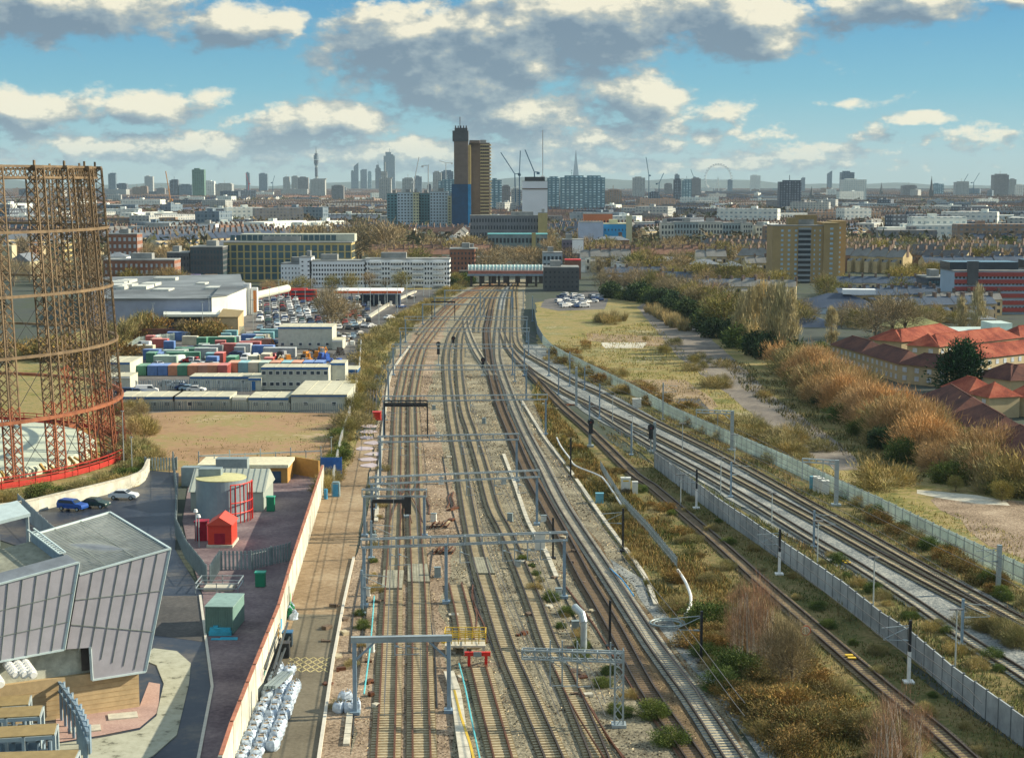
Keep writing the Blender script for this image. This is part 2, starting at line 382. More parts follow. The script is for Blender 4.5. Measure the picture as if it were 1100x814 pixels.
def lerp2(s, t): return A[0].lerp(A[1], s).lerp(A[3].lerp(A[2], s), t)
for i in range(-4, 9):
    for sgn in (1, -1):
        pts = []
        for k in range(9):
            t = k/8; s = i/5+sgn*t*.6
            if 0 <= s <= 1: pts.append(lerp2(s, t))
        for a, b in zip(pts, pts[1:]): kb.beam((a.x,a.y,.056), (b.x,b.y,.056), .13, .006)
kind(obj('hatch_marking', kb, M('faded yellow line', (.5,.42,.2), .8, .2)), 'structure')

# railway
region('railway_ballast', [(402,470),(396,600),(386,700),(376,812),(372,850),(850,850),(812,814),(745,700),(690,628),(655,575),(612,510),(588,470),(572,425),(560,395),(565,300),(520,302),(480,316),(455,335),(425,375),(410,420)], m_bal, .02, .5)
region('pink_ballast', [(402,470),(396,600),(386,700),(376,812),(372,850),(490,850),(486,760),(474,640),(500,560),(478,500),(460,430),(470,380),(480,345),(455,345),(425,385),(410,430)], m_balp, .035, .6)
region('dark_ballast', [(560,480),(600,560),(640,640),(690,720),(740,790),(775,840),(830,850),(740,720),(700,660),(660,610),(620,550),(590,500),(575,465)], m_bald, .035, .6)
region('blue_ballast', [(655,600),(700,660),(745,720),(800,790),(840,850),(905,850),(830,790),(745,690),(715,660),(690,622)], m_balb, .045, .6)
region('right_ballast', [(552,370),(585,372),(615,400),(690,437),(780,487),(880,540),(960,582),(1040,625),(1140,690),(1160,800),(1060,712),(980,655),(880,595),(780,535),(700,485),(640,450),(600,425),(565,400)], m_balb, .035, .5)
region('wasteland', [(578,372),(610,398),(690,432),(790,478),(900,530),(1000,582),(1200,690),(1200,520),(1100,490),(960,440),(860,390),(760,345),(700,325),(620,318),(575,325)], m_waste, .01, .6)
region('embankment_soil', [(588,470),(612,510),(655,575),(690,628),(712,668),(745,700),(812,800),(850,850),(1180,850),(1180,860),(1010,745),(940,682),(860,618),(777,559),(705,500),(660,478),(630,455),(600,430),(575,400),(572,425)], m_scrubg, .03, .5)
region('wall_verge', [(705,500),(777,558),(860,617),(940,681),(1020,742),(1180,860),(1180,760),(1060,705),(980,655),(880,598),(780,540),(720,500),(660,465)], m_scrubg, .04, .4)
region('fence_verge', [(618,396),(690,430),(790,480),(900,532),(1000,584),(1150,660),(1150,680),(1040,628),(960,588),(880,546),(780,492),(690,441),(612,400)], m_scrubg, .045, .4)
region('path', [(684,330),(700,322),(760,360),(830,425),(905,478),(930,505),(900,505),(850,480),(790,430),(730,385)], MG('old tarmac path', [(.3,(.10,.09,.08)),(.5,(.19,.165,.14)),(.7,(.28,.25,.2))], .1, s2=1), .03, .3)
region('bare_concrete', [(985,526),(1010,528),(1050,532),(1080,538),(1085,543),(1050,541),(1015,536),(985,530)], m_conc, .035, .5)
region('stony_ground', [(1010,530),(1160,545),(1160,625),(1100,600),(1040,570),(1010,548)], m_balp, .03, 1.5)
region('dark_slab', [(725,428),(752,428),(762,440),(735,441)], m_asph, .035, .4)
region('bare_earth', [(660,408),(735,408),(765,428),(770,445),(725,443),(700,430)], m_dirt, .025, .8)
region('earth_strip', [(630,358),(720,362),(735,372),(690,372),(630,366)], m_dirt, .025, .8)
region('pale_slab', [(646,368),(695,368),(690,374),(650,374)], m_conc, .04, .6)
region('shaded_ground', [(800,395),(870,430),(960,480),(1000,500),(985,515),(930,500),(860,450),(790,405)], m_scrubg, .02, 1)

# ------------------------------------------------------------------ railway tracks
m_rail = M('rusty rail', (.15,.065,.035), .55, .25, 3, metal=.4)
m_raild = M('worn rail', (.09,.065,.05), .45, .25, 3, metal=.5)
m_slp = M('concrete sleeper', (.42,.36,.24), .85, .3, 2)
m_slpd = M('timber sleeper', (.14,.10,.07), .85, .25, 2)
sb = MB(); sb.box(0,0,0,2.5,.26,.1); ME_S = {id(m_slp): sb.mesh('sleeper', m_slp), id(m_slpd): sb.mesh('sleeper', m_slpd)}
TR = [
 ('left outermost running track on pale sleepers', [(413.5,830),(413.9,811),(417,740),(420.5,640),(424.5,560),(426,500),(428.2,434),(430.5,419),(437.5,390),(446.6,372),(456,357.5),(467,344),(477.6,333),(489.7,322),(510,311),(526,305)], m_rail, m_slp, m_tan),
 ('second running track from the left on pale sleepers', [(453.3,830),(453,811),(451.5,740),(450,640),(446,560),(445.1,500),(443.5,434),(445,419),(451,390),(457,372),(467.6,357),(477.6,344),(487.5,333),(498.6,322),(516,311),(531,305)], m_rail, m_slp, m_tan),
 ('short siding ending at the red buffer stop', [(544,830),(539.4,811),(526,762),(513.7,716)], m_rail, m_slp, m_tan),
 ('disused track stub ending under the yellow platform', [(503,695),(498,664),(489,627)], m_rail, m_slp, m_tan),
 ('middle running track with oily brown bed', [(601,830),(593.6,811),(563,740),(546,700),(526.7,640),(513.8,597),(503,544),(496,500),(488.8,464),(484,434),(480,390),(482.5,370),(487,357),(496,344),(503,333),(510,322),(522,310),(536,304.5)], m_raild, m_slp, m_tan),
 ('middle right running track with a turnout near the camera', [(650,830),(643,811),(613.5,740),(590,690),(572,640),(545,574),(530,544),(518,500),(507,464),(498,434),(493.4,390),(494,372),(496.4,357),(505,344),(512,333),(518.5,322),(529.5,310),(540,304.5)], m_raild, m_slp, m_tan),
 ('dark brown bedded running track with timber sleepers', [(755,830),(746,814),(695,740),(664,682),(640,640),(628,620),(602,570),(580,530),(564,500),(549,464),(536,431),(526,390),(523,357),(525,344),(529.5,322),(536,310),(545,304)], m_raild, m_slpd, m_bald),
 ('running track beside the embankment on grey ballast', [(799,830),(787.5,814),(745,750),(704,694),(655,620),(605,544),(582.7,500),(564,464),(550,431),(536,390),(534.5,372),(535,357),(539.5,322),(545,310),(551,304)], m_raild, m_slp, m_balb),
 ('curving link line between the station throats', [(529,403),(522,393),(513,380),(506,366),(501,352),(500,342)], m_raild, m_slp, m_conc),
 ('single line along the foot of the concrete wall', [(1052,830),(1039,814),(1003,782),(951,740),(871.6,671.6),(825.6,632),(762,574.6),(697.5,520),(682,510),(635,464),(601,434),(570,401),(556,386),(545,372)], m_raild, m_slpd, m_tan),
 ('branch line second from the tall fence', [(1100,680.6),(1040,648),(980,616),(920,583),(874,557.5),(780,507.3),(703,468),(645,440),(618,427),(598,416),(568,396.5),(552,381),(543,366),(538,352)], m_raild, m_slp, m_tan),
 ('branch line nearest the tall fence', [(1150,695),(1100,668.6),(1040,636),(980,603),(920,569),(874,543.5),(780,491),(703,453),(645,423),(618.5,411),(582,390),(566.5,381),(556.5,371),(553.5,358),(553.5,333),(553,313),(556,304)], m_raild, m_slp, m_tan),
 ('weedy branch siding beside the concrete wall verge', [(1150,760),(1098,724),(1036,685),(986.3,650),(920,607),(874,580),(780,523),(703,480),(660,454),(630,434)], m_raild, m_slp, m_balb),
 ('far left throat track under the bridge', [(450,359),(459,349),(470,338),(482,327),(500,315),(519,306)], m_raild, m_slp, m_tan),
 ('far middle throat track under the bridge', [(512,357),(514,345),(521,330),(528,316),(541,304)], m_raild, m_slp, m_tan),
 ('far right throat track under the bridge', [(546,372),(546,350),(547,330),(549,312),(553,304)], m_raild, m_slp, m_tan),
]
ntr = 0
for label, P, mr, ms, mbed in TR:
    ntr += 1
    zr = .15+.004*ntr
    pts = spline([g(x, y, .2) for x, y in P], 4.0)
    t = tag(empty('railway_track', (pts[0].x, pts[0].y, 0)), label, 'railway track', 'railway tracks'); o0 = Vector((pts[0].x, pts[0].y, 0))
    bed = MB(); a, b = offset(pts, 1.32), offset(pts, -1.32)
    for i in range(len(pts)-1): bed.quad(*[(q.x-o0.x, q.y-o0.y, .128+.004*ntr) for q in (a[i], a[i+1], b[i+1], b[i])])
    obj('track_bed', bed, mbed, t)
    for s in (-.755, .755):
        r = MB(); q = offset(pts, s)
        for i in range(len(q)-1): r.beam((q[i].x-o0.x, q[i].y-o0.y, zr+.11), (q[i+1].x-o0.x, q[i+1].y-o0.y, zr+.13), .16, .26)
        obj('rail', r, mr, t)
    sp_ = .68; acc = 0; k = 0; rest = MB()
    for i in range(len(pts)-1):
        seg = (pts[i+1]-pts[i]); ln = seg.length; ang = math.atan2(seg.y, seg.x)-pi/2
        while acc < ln:
            p = pts[i]+seg*(acc/ln); zz = zr-.095
            if k < 100: link('sleeper', ME_S[id(ms)], t, (p.x-o0.x, p.y-o0.y, zz), ang)
            elif p.y < 620: rest.box(p.x-o0.x, p.y-o0.y, zz, 2.5, .26, .1, ang)
            k += 1; acc += sp_
        acc -= ln
    if rest.v: kind(obj('sleepers', rest, ms, t), 'stuff')
# crossover rails
for lab, A, B in (('left to right crossover rails between the two left tracks', (424.5,562), (446,512)), ('right to left crossover rails between the two left tracks', (448,562), (427,512))):
    t = tag(empty('track_crossover'), lab, 'rail crossover', 'crossover rails'); pts = spline([g(A[0],A[1],.2), g(A[0]*.8+B[0]*.2,A[1]-14,.2), g(A[0]*.2+B[0]*.8,B[1]+12,.2), g(B[0],B[1],.2)], 3)
    for s in (-.755, .755):
        r = MB(); q = offset(pts, s)
        for i in range(len(q)-1): r.beam((q[i].x,q[i].y,.34), (q[i+1].x,q[i+1].y,.34), .1, .16)
        obj('rail', r, m_rail, t)
t = tag(empty('track_turnout'), 'turnout rails curving right beside the lattice cantilever mast', 'rail turnout'); pts = spline([g(605,722,.2), g(622,757,.2), g(642,790,.2), g(668,830,.2)], 3)
for s in (-.755, .755):
    r = MB(); q = offset(pts, s)
    for i in range(len(q)-1): r.beam((q[i].x,q[i].y,.38), (q[i+1].x,q[i+1].y,.38), .1, .16)
    obj('rail', r, m_rail, t)
# loose rails lying in the cess
for lab, A, B in (('long rusty spare rail beside the dark bedded track', (608,630), (733,816)), ('spare rail lying across the ballast by the middle track', (620,744), (671,814)),
                  ('pair end of rusty spare rail right of the track crossing', (460.5,552), (458,527)), ('spare rail propped beside the yellow platform', (523,690), (507,634)),
                  ('spare rail crossing another beside the yellow platform', (511,676), (508,628)), ('spare rail left of the coiled cable', (480,545),(484,530)), ('spare rail in the weeds left of the coiled cable', (486,548),(487,528))):
    r = MB(); a, b = g(*A, .12), g(*B, .12); n = 12; pts = spline([a, a.lerp(b,.3)+Vector((.25,0,0)), a.lerp(b,.7)-Vector((.2,0,0)), b], 6)
    for p, q in zip(pts, pts[1:]): r.beam(p, q, .15, .16)
    tag(obj('spare_rail', r, m_rail), lab, 'rail')
# rusty scrap stacks
for lab, x, y in (('heap of rusty track scrap nearer the big gantry', 477,594), ('heap of rusty track scrap behind the big gantry', 472,566)):
    r = MB(); c = g(x, y)
    for k in range(14): r.beam((c.x-1.4+k*.2, c.y-.9+rnd.uniform(-.3,.3), .15+(k%4)*.22), (c.x-.9+k*.18, c.y+1.1, .15+(k%3)*.25), .14, .12)
    tag(obj('scrap_heap', r, m_rail), lab, 'scrap heap')
# crossing boards
for lab, P in (('timber crossing panel on the left outermost track', [(410,631),(432,631),(434,612),(412,612)]), ('timber crossing panel on the second left track', [(438,624),(462,624),(459,605),(438,605)]), ('timber crossing panel on the middle track', [(511,615),(532,615),(524,598),(507,598)])):
    r = MB(); q = [g(x, y, .38) for x, y in P]; n = 7
    for i in range(n):
        a, b = i/n, (i+.93)/n
        r.quad(q[0].lerp(q[1],a), q[0].lerp(q[1],b), q[3].lerp(q[2],b), q[3].lerp(q[2],a))
    e = r; z = [(p[0],p[1],.1) for p in q]
    for i in range(4): r.quad(z[i], z[(i+1)%4], tuple(q[(i+1)%4]-Vector((0,0,.006))), tuple(q[i]-Vector((0,0,.006))))
    tag(obj('crossing_panel', r, M('grey boards', (.28,.27,.2), .85, .25, 2)), lab, 'level crossing')

# ------------------------------------------------------------------ overhead line structures
m_galv = M('galvanised steel', (.36,.42,.44), .45, .15, 1, metal=.35)
m_blue = M('blue grey steel', (.23,.32,.40), .5, .18, 1, metal=.2)
m_blk = M('black painted steel', (.03,.032,.035), .5, .2)
def lattice_boom(mb, a, b, w, h, step):
    """open box girder from a to b; a,b are the middle of its underside"""
    a, b = Vector(a), Vector(b); d = (b-a).normalized(); s = Vector((d.y, -d.x, 0))*(w/2); up = Vector((0,0,h))
    for o in (s, -s, s+up, -s+up): mb.beam(a+o, b+o, .13)
    n = max(1, int((b-a).length/step)); 
    for i in range(n+1):
        p = a+(b-a)*(i/n)
        mb.beam(p+s, p+s+up, .09); mb.beam(p-s, p-s+up, .09); mb.beam(p+s, p-s, .09); mb.beam(p+s+up, p-s+up, .09)
def dropper(mb, p, hgt=2.2):
    mb.beam(p, p-Vector((0,0,hgt)), .13); mb.beam(p-Vector((0,0,hgt)), p-Vector((-1.2,0,hgt-.1)), .07); mb.beam(p-Vector((0,0,hgt*.45)), p-Vector((-1.1,0,hgt*.6)), .06)
    mb.tube([p-Vector((0,0,hgt*.45)), p-Vector((-.35,0,hgt*.48))], .11, 6)
BH = 6.9
GANTS = [ # left x, y of the boom, right x, y, droppers x, middle posts x, kind, label
 ((388,588),(609,580), [418,427,493,539,552,566,580], [478], 'truss', 'lattice portal gantry nearest the camera spanning every main track'),
 ((397,520),(579,512), [425,445,500,530,556], [], 'truss', 'second lattice portal gantry beyond the crossover'),
 ((406,475),(557,472), [430,446,495,513], [], 'truss', 'third lattice portal gantry over the main tracks'),
 ((411,431),(588,429), [430,445,490,505,545,560], [], 'truss', 'fourth lattice portal gantry reaching the branch junction'),
 ((415.5,397),(566.8,397), [433,447,482,496,530], [], 'truss', 'fifth lattice portal gantry over the main tracks'),
 ((421,374),(552,374), [440,455,485,500], [], 'truss', 'sixth lattice portal gantry over the main tracks'),
 ((429,356),(569,356), [455,467,500,530], [], 'truss', 'seventh lattice portal gantry near the throat'),
 ((434.4,343.5),(567,343.5), [465,478,505,540], [], 'truss', 'eighth lattice portal gantry near the throat'),
 ((453,327),(511,327), [], [], 'beam', 'ninth small portal gantry on the left of the throat'),
 ((466,320),(552,320), [], [520], 'beam', 'tenth thin portal gantry at the throat'),
 ((477,312),(551,312), [], [], 'beam', 'farthest portal gantry before the station bridge'),
 ((562,374.6),(591,374.6), [576], [], 'truss', 'small lattice portal over the branch by the fence bend'),
 ((389,533),(458,533), [], [], 'truss', 'low cable gantry over the two left tracks'),
 ((377,688),(485.5,686), [424,436], [], 'solid', 'solid beam portal gantry over the two left tracks in the foreground'),
]
for (A, B, drops, mids, kd, label) in GANTS:
    H = BH if label[:3] != 'low' else 5.6
    a, b = g(*A, H), g(*B, H); o0 = Vector((a.x, a.y, 0))
    t = tag(empty('overhead_line_gantry', o0), label, 'railway gantry', 'overhead line gantries')
    a = a-o0; b = b-o0
    bm = MB(); d = (b-a).normalized()
    if kd == 'truss': lattice_boom(bm, a, b, .75, .95, 1.9)
    elif kd == 'beam': bm.beam(a, b, .35, .4)
    else: bm.beam(a+Vector((0,0,.1)), b+Vector((0,0,.1)), .4, .42); bm.beam(a+Vector((0,0,.34)), b+Vector((0,0,.34)), .52, .05); bm.beam(a+Vector((0,0,-.14)), b+Vector((0,0,-.14)), .52, .05)
    obj('boom', bm, m_galv, t)
    for q in (a+d*.3, b-d*.3):
        p = MB(); p.beam((q.x,q.y,0), (q.x,q.y,H), .36, .36); p.box(q.x, q.y, 0, .9, .9, .35)
        obj('post', p, m_blue, t)
        if kd == 'solid':
            s = 1 if q is a or (q-a).length < 1 else -1
            p = MB(); p.beam((q.x,q.y,H-1.9), tuple(q+d*(2.0*s)+Vector((0,0,0))), .16); obj('brace', p, m_blue, t)
    for x in mids:
        f = (x-A[0])/(B[0]-A[0]); q = a.lerp(b, f); p = MB(); p.beam((q.x,q.y,0), (q.x,q.y,H), .36, .36); p.box(q.x,q.y,0,.9,.9,.35); obj('post', p, m_blue, t)
    for x in drops:
        f = (x-A[0])/(B[0]-A[0]); p = MB(); q = a.lerp(b, f); dropper(p, q+Vector((0,0,.1)), 1.5 if kd == 'solid' else 2.3); obj('drop_post', p, m_galv, t)
# lattice cantilever gantry in the foreground
def lattice_mast(mb, p, h, w, chord=.12, lace=.07, step=.9, w2=None):
    w2 = w2 or w; n = max(1, int(h/step)); cs = [(-1,-1),(1,-1),(1,1),(-1,1)]
    P = lambda c, k: (p.x+c[0]*(w+(w2-w)*k/n)/2, p.y+c[1]*(w+(w2-w)*k/n)/2, p.z+h*k/n)
    for c in cs: mb.beam(P(c,0), P(c,n), chord)
    for k in range(n):
        for i in range(4):
            a, b = cs[i], cs[(i+1)%4]
            if k % 2: a, b = b, a
            mb.beam(P(a,k), P(b,k+1), lace)
base = g(664.6, 780); t = tag(empty('cantilever_gantry', base), 'pale lattice cantilever gantry reaching left from a lattice mast', 'railway gantry')
hz1 = top(664.6, 780, 697); mb = MB(); lattice_mast(mb, Vector((0,0,0)), hz1, .75); mb.box(0,0,0,1.3,1.3,.3); obj('mast', mb, m_galv, t)
e = atd(561, 708, base.y+1.0)-base; mb = MB(); lattice_boom(mb, Vector((.3,0,hz1-1.1)), Vector((e.x,e.y,hz1-1.1)), .7, .8, 1.0)
n = 12
for i in range(n):
    p = Vector((.3,0,hz1-1.1)).lerp(Vector((e.x,e.y,hz1-1.1)), i/n); q = Vector((.3,0,hz1-1.1)).lerp(Vector((e.x,e.y,hz1-1.1)), (i+1)/n)
    mb.beam(p-Vector((0,.35,0)), q+Vector((0,-.35,.8)), .07)
obj('boom', mb, m_galv, t)
for f in (.12, .45, .6, .72): 
    p = MB(); q = Vector((.3,0,hz1-1)).lerp(Vector((e.x,e.y,hz1-1)), f); dropper(p, q+Vector((0,0,1.6)), 4.2); obj('drop_post', p, m_galv, t)
# portals over the branch
for lab, (xm, yb, yt), (xl, yl) in (('white portal arm gantry by the graffiti fence', (786,484,441), (748,443)), ('white portal arm gantry beside the equipment cabinets', (898,543,494), (862,496))):
    b0 = g(xm, yb); h = top(xm, yb, yt); e = atd(xl, yl, b0.y+2)-b0
    t = tag(empty('portal_gantry', b0), lab, 'railway gantry', 'white portal arms on the branch')
    mb = MB(); mb.beam((0,0,0), (0,0,h), .6, .45); mb.box(0,0,0,1.4,1.2,.3); obj('mast', mb, m_galv, t)
    mb = MB(); lattice_boom(mb, Vector((0,0,h-.6)), Vector((e.x,e.y,h-.6)), .5, .5, 1.0); mb.beam((0,0,h-2), tuple(Vector((e.x,e.y,0))*.25+Vector((0,0,h-.6))), .12); obj('boom', mb, m_galv, t)
    mb = MB(); mb.beam((e.x,e.y,h), (e.x,e.y,h-3.4), .12); mb.beam((e.x*.4,e.y*.4,h), (e.x*.4,e.y*.4,h-3), .1); obj('drop_post', mb, m_galv, t)
# single masts: x, base y, top y, kind, label
MASTS = [
 (1072,637,585,'thick','thick pale mast beside the tall fence at the right edge'), (976,733,666,'two','black topped mast in front of the concrete wall farthest right'),
 (837,617,568,'two','black topped mast in front of the concrete wall, middle one'), (748,546,504,'two','black topped mast in front of the concrete wall, farthest'),
 (1033,693,651,'plain','grey mast among the branch weeds at right'), (874,588,553,'plain','grey mast between the branch tracks beside a lamp pole'),
 (785,534,496,'plain','grey mast on the near side of the branch'), (703,485,453,'thick','pale mast carrying a signal at the wall end'),
 (712,451,411,'arms','blue grey mast beside the graffiti fence'), (644,450,412,'plain','pale mast standing between the branch lines'),
 (619,435,394,'thick','stout mast between branch lines farther off'), (628,419,394,'plain','slim mast left of the tall fence bend'),
 (633,480,424,'plain','blue mast behind the signal on the single line'), (678,489,455,'plain','mast on the verge of the single line near the lamp'),
 (600,424,395,'plain','dark mast in the weeds between diverging lines'), (613,512,470,'dark','dark mast on the embankment by the cable fence'),
 (669,592,546,'darkarm','dark mast with cantilever arms on the embankment slope'), (753,712,656,'darkarm','dark mast with cantilever arm by the coiled drain'),
 (594,600,556,'dark','slim dark mast beside the grey cabinet'), (655,695,658,'dark','slim dark mast behind the lattice cantilever'),
 (612,415,378,'plain','far slim mast left of the fence curve'), (516,341,314,'thick','tall dark mast in the middle of the throat'), (549,344,318,'plain','far slim mast by the throat right side'),
 (553,410,385,'plain','slim mast beside the junction'), (562,332,312,'plain','far mast close to the station bridge'), (572,345,318,'plain','far mast at the fence corner'),
 (399,600,560,'plain','slim post in the left cess beyond the big gantry'), (404,548,510,'plain','slim post in the left cess by the crossover'), (409,505,470,'plain','slim post in the left cess beyond the crossover'), (412,470,440,'plain','slim post in the left cess near the red generator'), (389,660,612,'plain','slim post in the left cess before the big gantry'),
]
for x, yb, yt, kd, lab in MASTS:
    b0 = g(x, yb); h = max(5, min(top(x, yb, yt), 9.5))
    t = tag(empty('catenary_mast', b0), lab, 'railway mast', 'single overhead line masts')
    w_ = .5 if kd == 'thick' else .26; mt = m_blk if kd.startswith('dark') else (m_galv if kd != 'plain' else m_blue)
    mb = MB()
    if kd == 'two':
        mb.beam((0,0,0), (0,0,h*.5), .3); mb.box(0,0,0,1.0,1.0,.2); obj('pole', mb, m_white, t)
        mb = MB(); mb.beam((0,0,h*.5), (0,0,h), .26); obj('pole_top', mb, m_blk, t)
    else: mb.beam((0,0,0), (0,0,h), w_); mb.box(0,0,0,.8,.8,.25); obj('pole', mb, mt, t)
    if kd in ('two','arms','thick','darkarm','plain') and yb > 400:
        s = -1 if kd in ('two','darkarm','thick') else 1
        mb = MB(); mb.beam((0,0,h-.5), (s*2.9,-.6,h-.6), .08); mb.beam((0,0,h-.6), (s*2.7,-.6,h-1.7), .06); mb.beam((0,0,h-2.0), (s*2.7,-.6,h-1.75), .06); mb.tube([(s*.25,0,h-2.0),(s*.8,-.1,h-1.95)], .1, 6)
        obj('cantilever_arm', mb, m_galv, t)
# lamp poles along the branch
for x, yb, yt, lab in ((938,652,599,'slim lamp pole between the branch siding and the wall, nearer the middle'), (1026,716,655,'slim lamp pole behind the wall beside the grey mast'), (878,606,560,'slim lamp pole by the rail mast beyond the wall'),
                       (829,561,530,'short slim pole beyond the concrete wall'), (789,499,467,'slim pole at the edge of the branch siding'), (679,487,447,'lamp pole with white head on the verge'),
                       (731,545,510,'slim pole just beyond the wall'), (658,455,425,'slim pole between branch lines'), (774,533,492,'short pole beside the branch siding'), (733,485,455,'slim pole near the signal')):
    b0 = g(x, yb); h = min(top(x, yb, yt), 8); t = tag(empty('lamp_pole', b0), lab, 'lamp pole', 'slim lamp poles on the branch'); mb = MB(); mb.tube([(0,0,0),(0,0,h)], .09, 8, .06); obj('pole', mb, m_galv, t)
    mb = MB(); mb.box(-.35,0,h,.7,.3,.14); mb.box(.35,0,h,.5,.3,.14); obj('lamp_head', mb, M('lamp head grey',(.2,.2,.2),.5), t)
# signals
for x, yb, yt, lab in ((634.5,480,451,'black railway signal on the single line'), (699,486,457,'black railway signal at the wall end'), (471,393,368,'black signal with white base left of the middle tracks'), (487,375,362,'black signal hung low over the middle tracks'),
                       (519,404,385,'round backed black signal by the link line'), (436,556,533,'black signal under the gantry at the crossover')):
    b0 = g(x, yb); h = min(top(x, yb, yt), 6.5); t = tag(empty('railway_signal', b0), lab, 'signal', 'railway signals')
    mb = MB(); mb.beam((0,0,0),(0,0,h*.55),.22); mb.box(0,0,0,1.1,1.1,.4); obj('post', mb, m_galv, t)
    mb = MB(); mb.box(0,0,h*.5,.75,.3,h*.5); mb.tube([(0,-.1,h-.35),(0,.12,h-.35)], .62, 16); mb.box(0,-.25,h*.5,1.0,.7,.1); obj('signal_head', mb, m_blk, t)
    mb = MB(); mb.tube([(0,-.17,h-.45),(0,-.3,h-.45)], .1, 8); obj('lamp', mb, M('signal lens',(.25,.02,.02),.3), t)
mb = MB(); a, b = g(413,433,6.6), g(459,433,6.6); lattice_boom(mb, a, b, .6, .5, 1.2); mb.beam(a+Vector((0,0,-.4)), b+Vector((0,0,-.4)), .5, .5)
for q in (a, b): mb.beam((q.x,q.y,0),(q.x,q.y,6.6),.25)
tag(obj('signal_gantry', mb, m_blk), 'black signal gantry over the two left tracks', 'signal gantry', 'black signal gantries')
mb = MB(); a, b = g(400,538,5.4), g(438,538,5.4); mb.beam(a, b, .5, .5); mb.beam((a.x,a.y,0), a, .25); mb.box(b.x, b.y, 3.6, .9, .4, 2.4); mb.beam((b.x,b.y,3.7), (b.x,b.y,5.2), .2); mb.beam((b.x-.8,b.y+2,0), (b.x-.8,b.y+2,5.4), .2)
tag(obj('signal_gantry', mb, m_blk), 'black signal beam above the scissors crossover', 'signal gantry', 'black signal gantries')
t_ = g(464, 345); mb = MB(); w2 = 8
for s in (0, w2): mb.beam((t_.x+s,t_.y,0),(t_.x+s,t_.y,6.8),.3)
mb.beam((t_.x-.2,t_.y,6.8),(t_.x+w2+.2,t_.y,6.8),.5,.5); tag(obj('signal_gantry', mb, m_blk), 'black portal signal gantry on the left of the throat', 'signal gantry', 'black signal gantries')
# overhead wires
m_wire = M('dark wire', (.10,.10,.10), .5, .1)
for k, (label, P, *_) in enumerate(TR):
    if k in (2, 3, 8, 13, 14, 15): continue
    pts = spline([g(x, y, .2) for x, y in P], 25.0); pts = [p for p in pts if p.y < 520]; mb = MB()
    for a, b in zip(pts, pts[1:]):
        mb.beam((a.x,a.y,5.0), (b.x,b.y,5.0), .05); mb.beam((a.x,a.y,6.1), (b.x,b.y,6.1), .05)
    tag(obj('overhead_wire', mb, m_wire), 'contact wire above the '+label, 'overhead wire', 'overhead wires')
# ------------------------------------------------------------------ walls and fences
def fence(name, label, px, h, panel, mats, thick=.08, cat='fence', post=.16, pale=False, z0=0.0, cap=None, gap=0.0):
    P = [g(x, y) for x, y in px]; o0 = Vector((P[0].x, P[0].y, 0)); t = tag(empty(name, o0), label, cat)
    pn, pp, cp = MB(), MB(), MB(); L_ = 0; posts = []
    for a, b in zip(P, P[1:]):
        n = max(1, round((b-a).length/panel)); d = (b-a)/n; u = d.normalized()
        for i in range(n):
            p, q = a+d*i-o0, a+d*(i+1)-o0; p.z = q.z = z0
            j = rnd.uniform(-.04,.04)
            if pale:
                m = max(2, int(d.length/(.9 if 'stake' in label else .45)))
                for k in range(m):
                    s = p.lerp(q, (k+.5)/m); pn.beam(s, s+Vector((0,0,h+j)), .15 if 'stake' in label else .26, .05)
                for zz in (.4, h-.4): pn.beam(p+Vector((0,0,zz)), q+Vector((0,0,zz)), .06)
            else:
                pn.hexa([p+u*.06+Vector((-u.y,u.x,0))*s for s in ()] or [
                    tuple(p+u*.05+Vector((u.y,-u.x,0))*thick/2), tuple(q-u*.05+Vector((u.y,-u.x,0))*thick/2), tuple(q-u*.05-Vector((u.y,-u.x,0))*thick/2), tuple(p+u*.05-Vector((u.y,-u.x,0))*thick/2),
                    tuple(p+u*.05+Vector((u.y,-u.x,0))*thick/2+Vector((0,0,h+j))), tuple(q-u*.05+Vector((u.y,-u.x,0))*thick/2+Vector((0,0,h+j))), tuple(q-u*.05-Vector((u.y,-u.x,0))*thick/2+Vector((0,0,h+j))), tuple(p+u*.05-Vector((u.y,-u.x,0))*thick/2+Vector((0,0,h+j)))])
            posts.append(Vector(p))
        if cap: cp.beam(a-o0+Vector((0,0,h+.06)), b-o0+Vector((0,0,h+.06)), thick+.08, .12)
    posts.append(P[-1]-o0)
    obj('panels', pn, mats[0], t)
    rest = MB()
    pm = None
    if post:
        one = MB(); one.box(0,0,z0,post,post,h+.12); pm = one.mesh('post', mats[1])
        for i, q in enumerate(posts):
            if i < 100: link('post', pm, t, (q.x, q.y, 0))
            else: rest.box(q.x, q.y, z0, post, post, h+.12)
        if rest.v: kind(obj('posts', rest, mats[1], t), 'stuff')
    if cap: obj('coping', cp, cap, t)
    return t
m_cpan = M('blue grey concrete panel', (.33,.36,.37), .85, .3, .35)
m_cpost = M('dark joint post', (.13,.15,.16), .8)
m_pale = M('pale green palisade', (.62,.70,.62), .6, .2, .6)
m_steel = M('dull fence steel', (.25,.31,.32), .5, .15, 1, metal=.2)
fence('concrete_wall', 'grey concrete panel wall between the single line and the branch', [(703,502),(777,559),(802,576),(836,600),(864,620),(903,648),(945,682.7),(975,703),(1022.6,745),(1100,803),(1190,868)], 2.7, 2.6, (m_cpan, m_cpost), .16, 'wall', .2)
fence('palisade_fence', 'tall pale palisade fence between the branch and the waste land', [(583,369),(592,379),(608,388.5),(680,425),(723,450),(787,479),(846,505),(898,531),(940,550),(994,577),(1036,598),(1100,628),(1170,664)], 2.5, 2.4, (m_pale, m_steel), .06, 'fence', .16, pale=True)
fence('metal_fence', 'blue panel fence curving round the far waste ground', [(574,332),(574.5,345),(577,358),(583,369)], 2.6, 1.8, (m_blue, m_steel), .08, 'fence', .14)
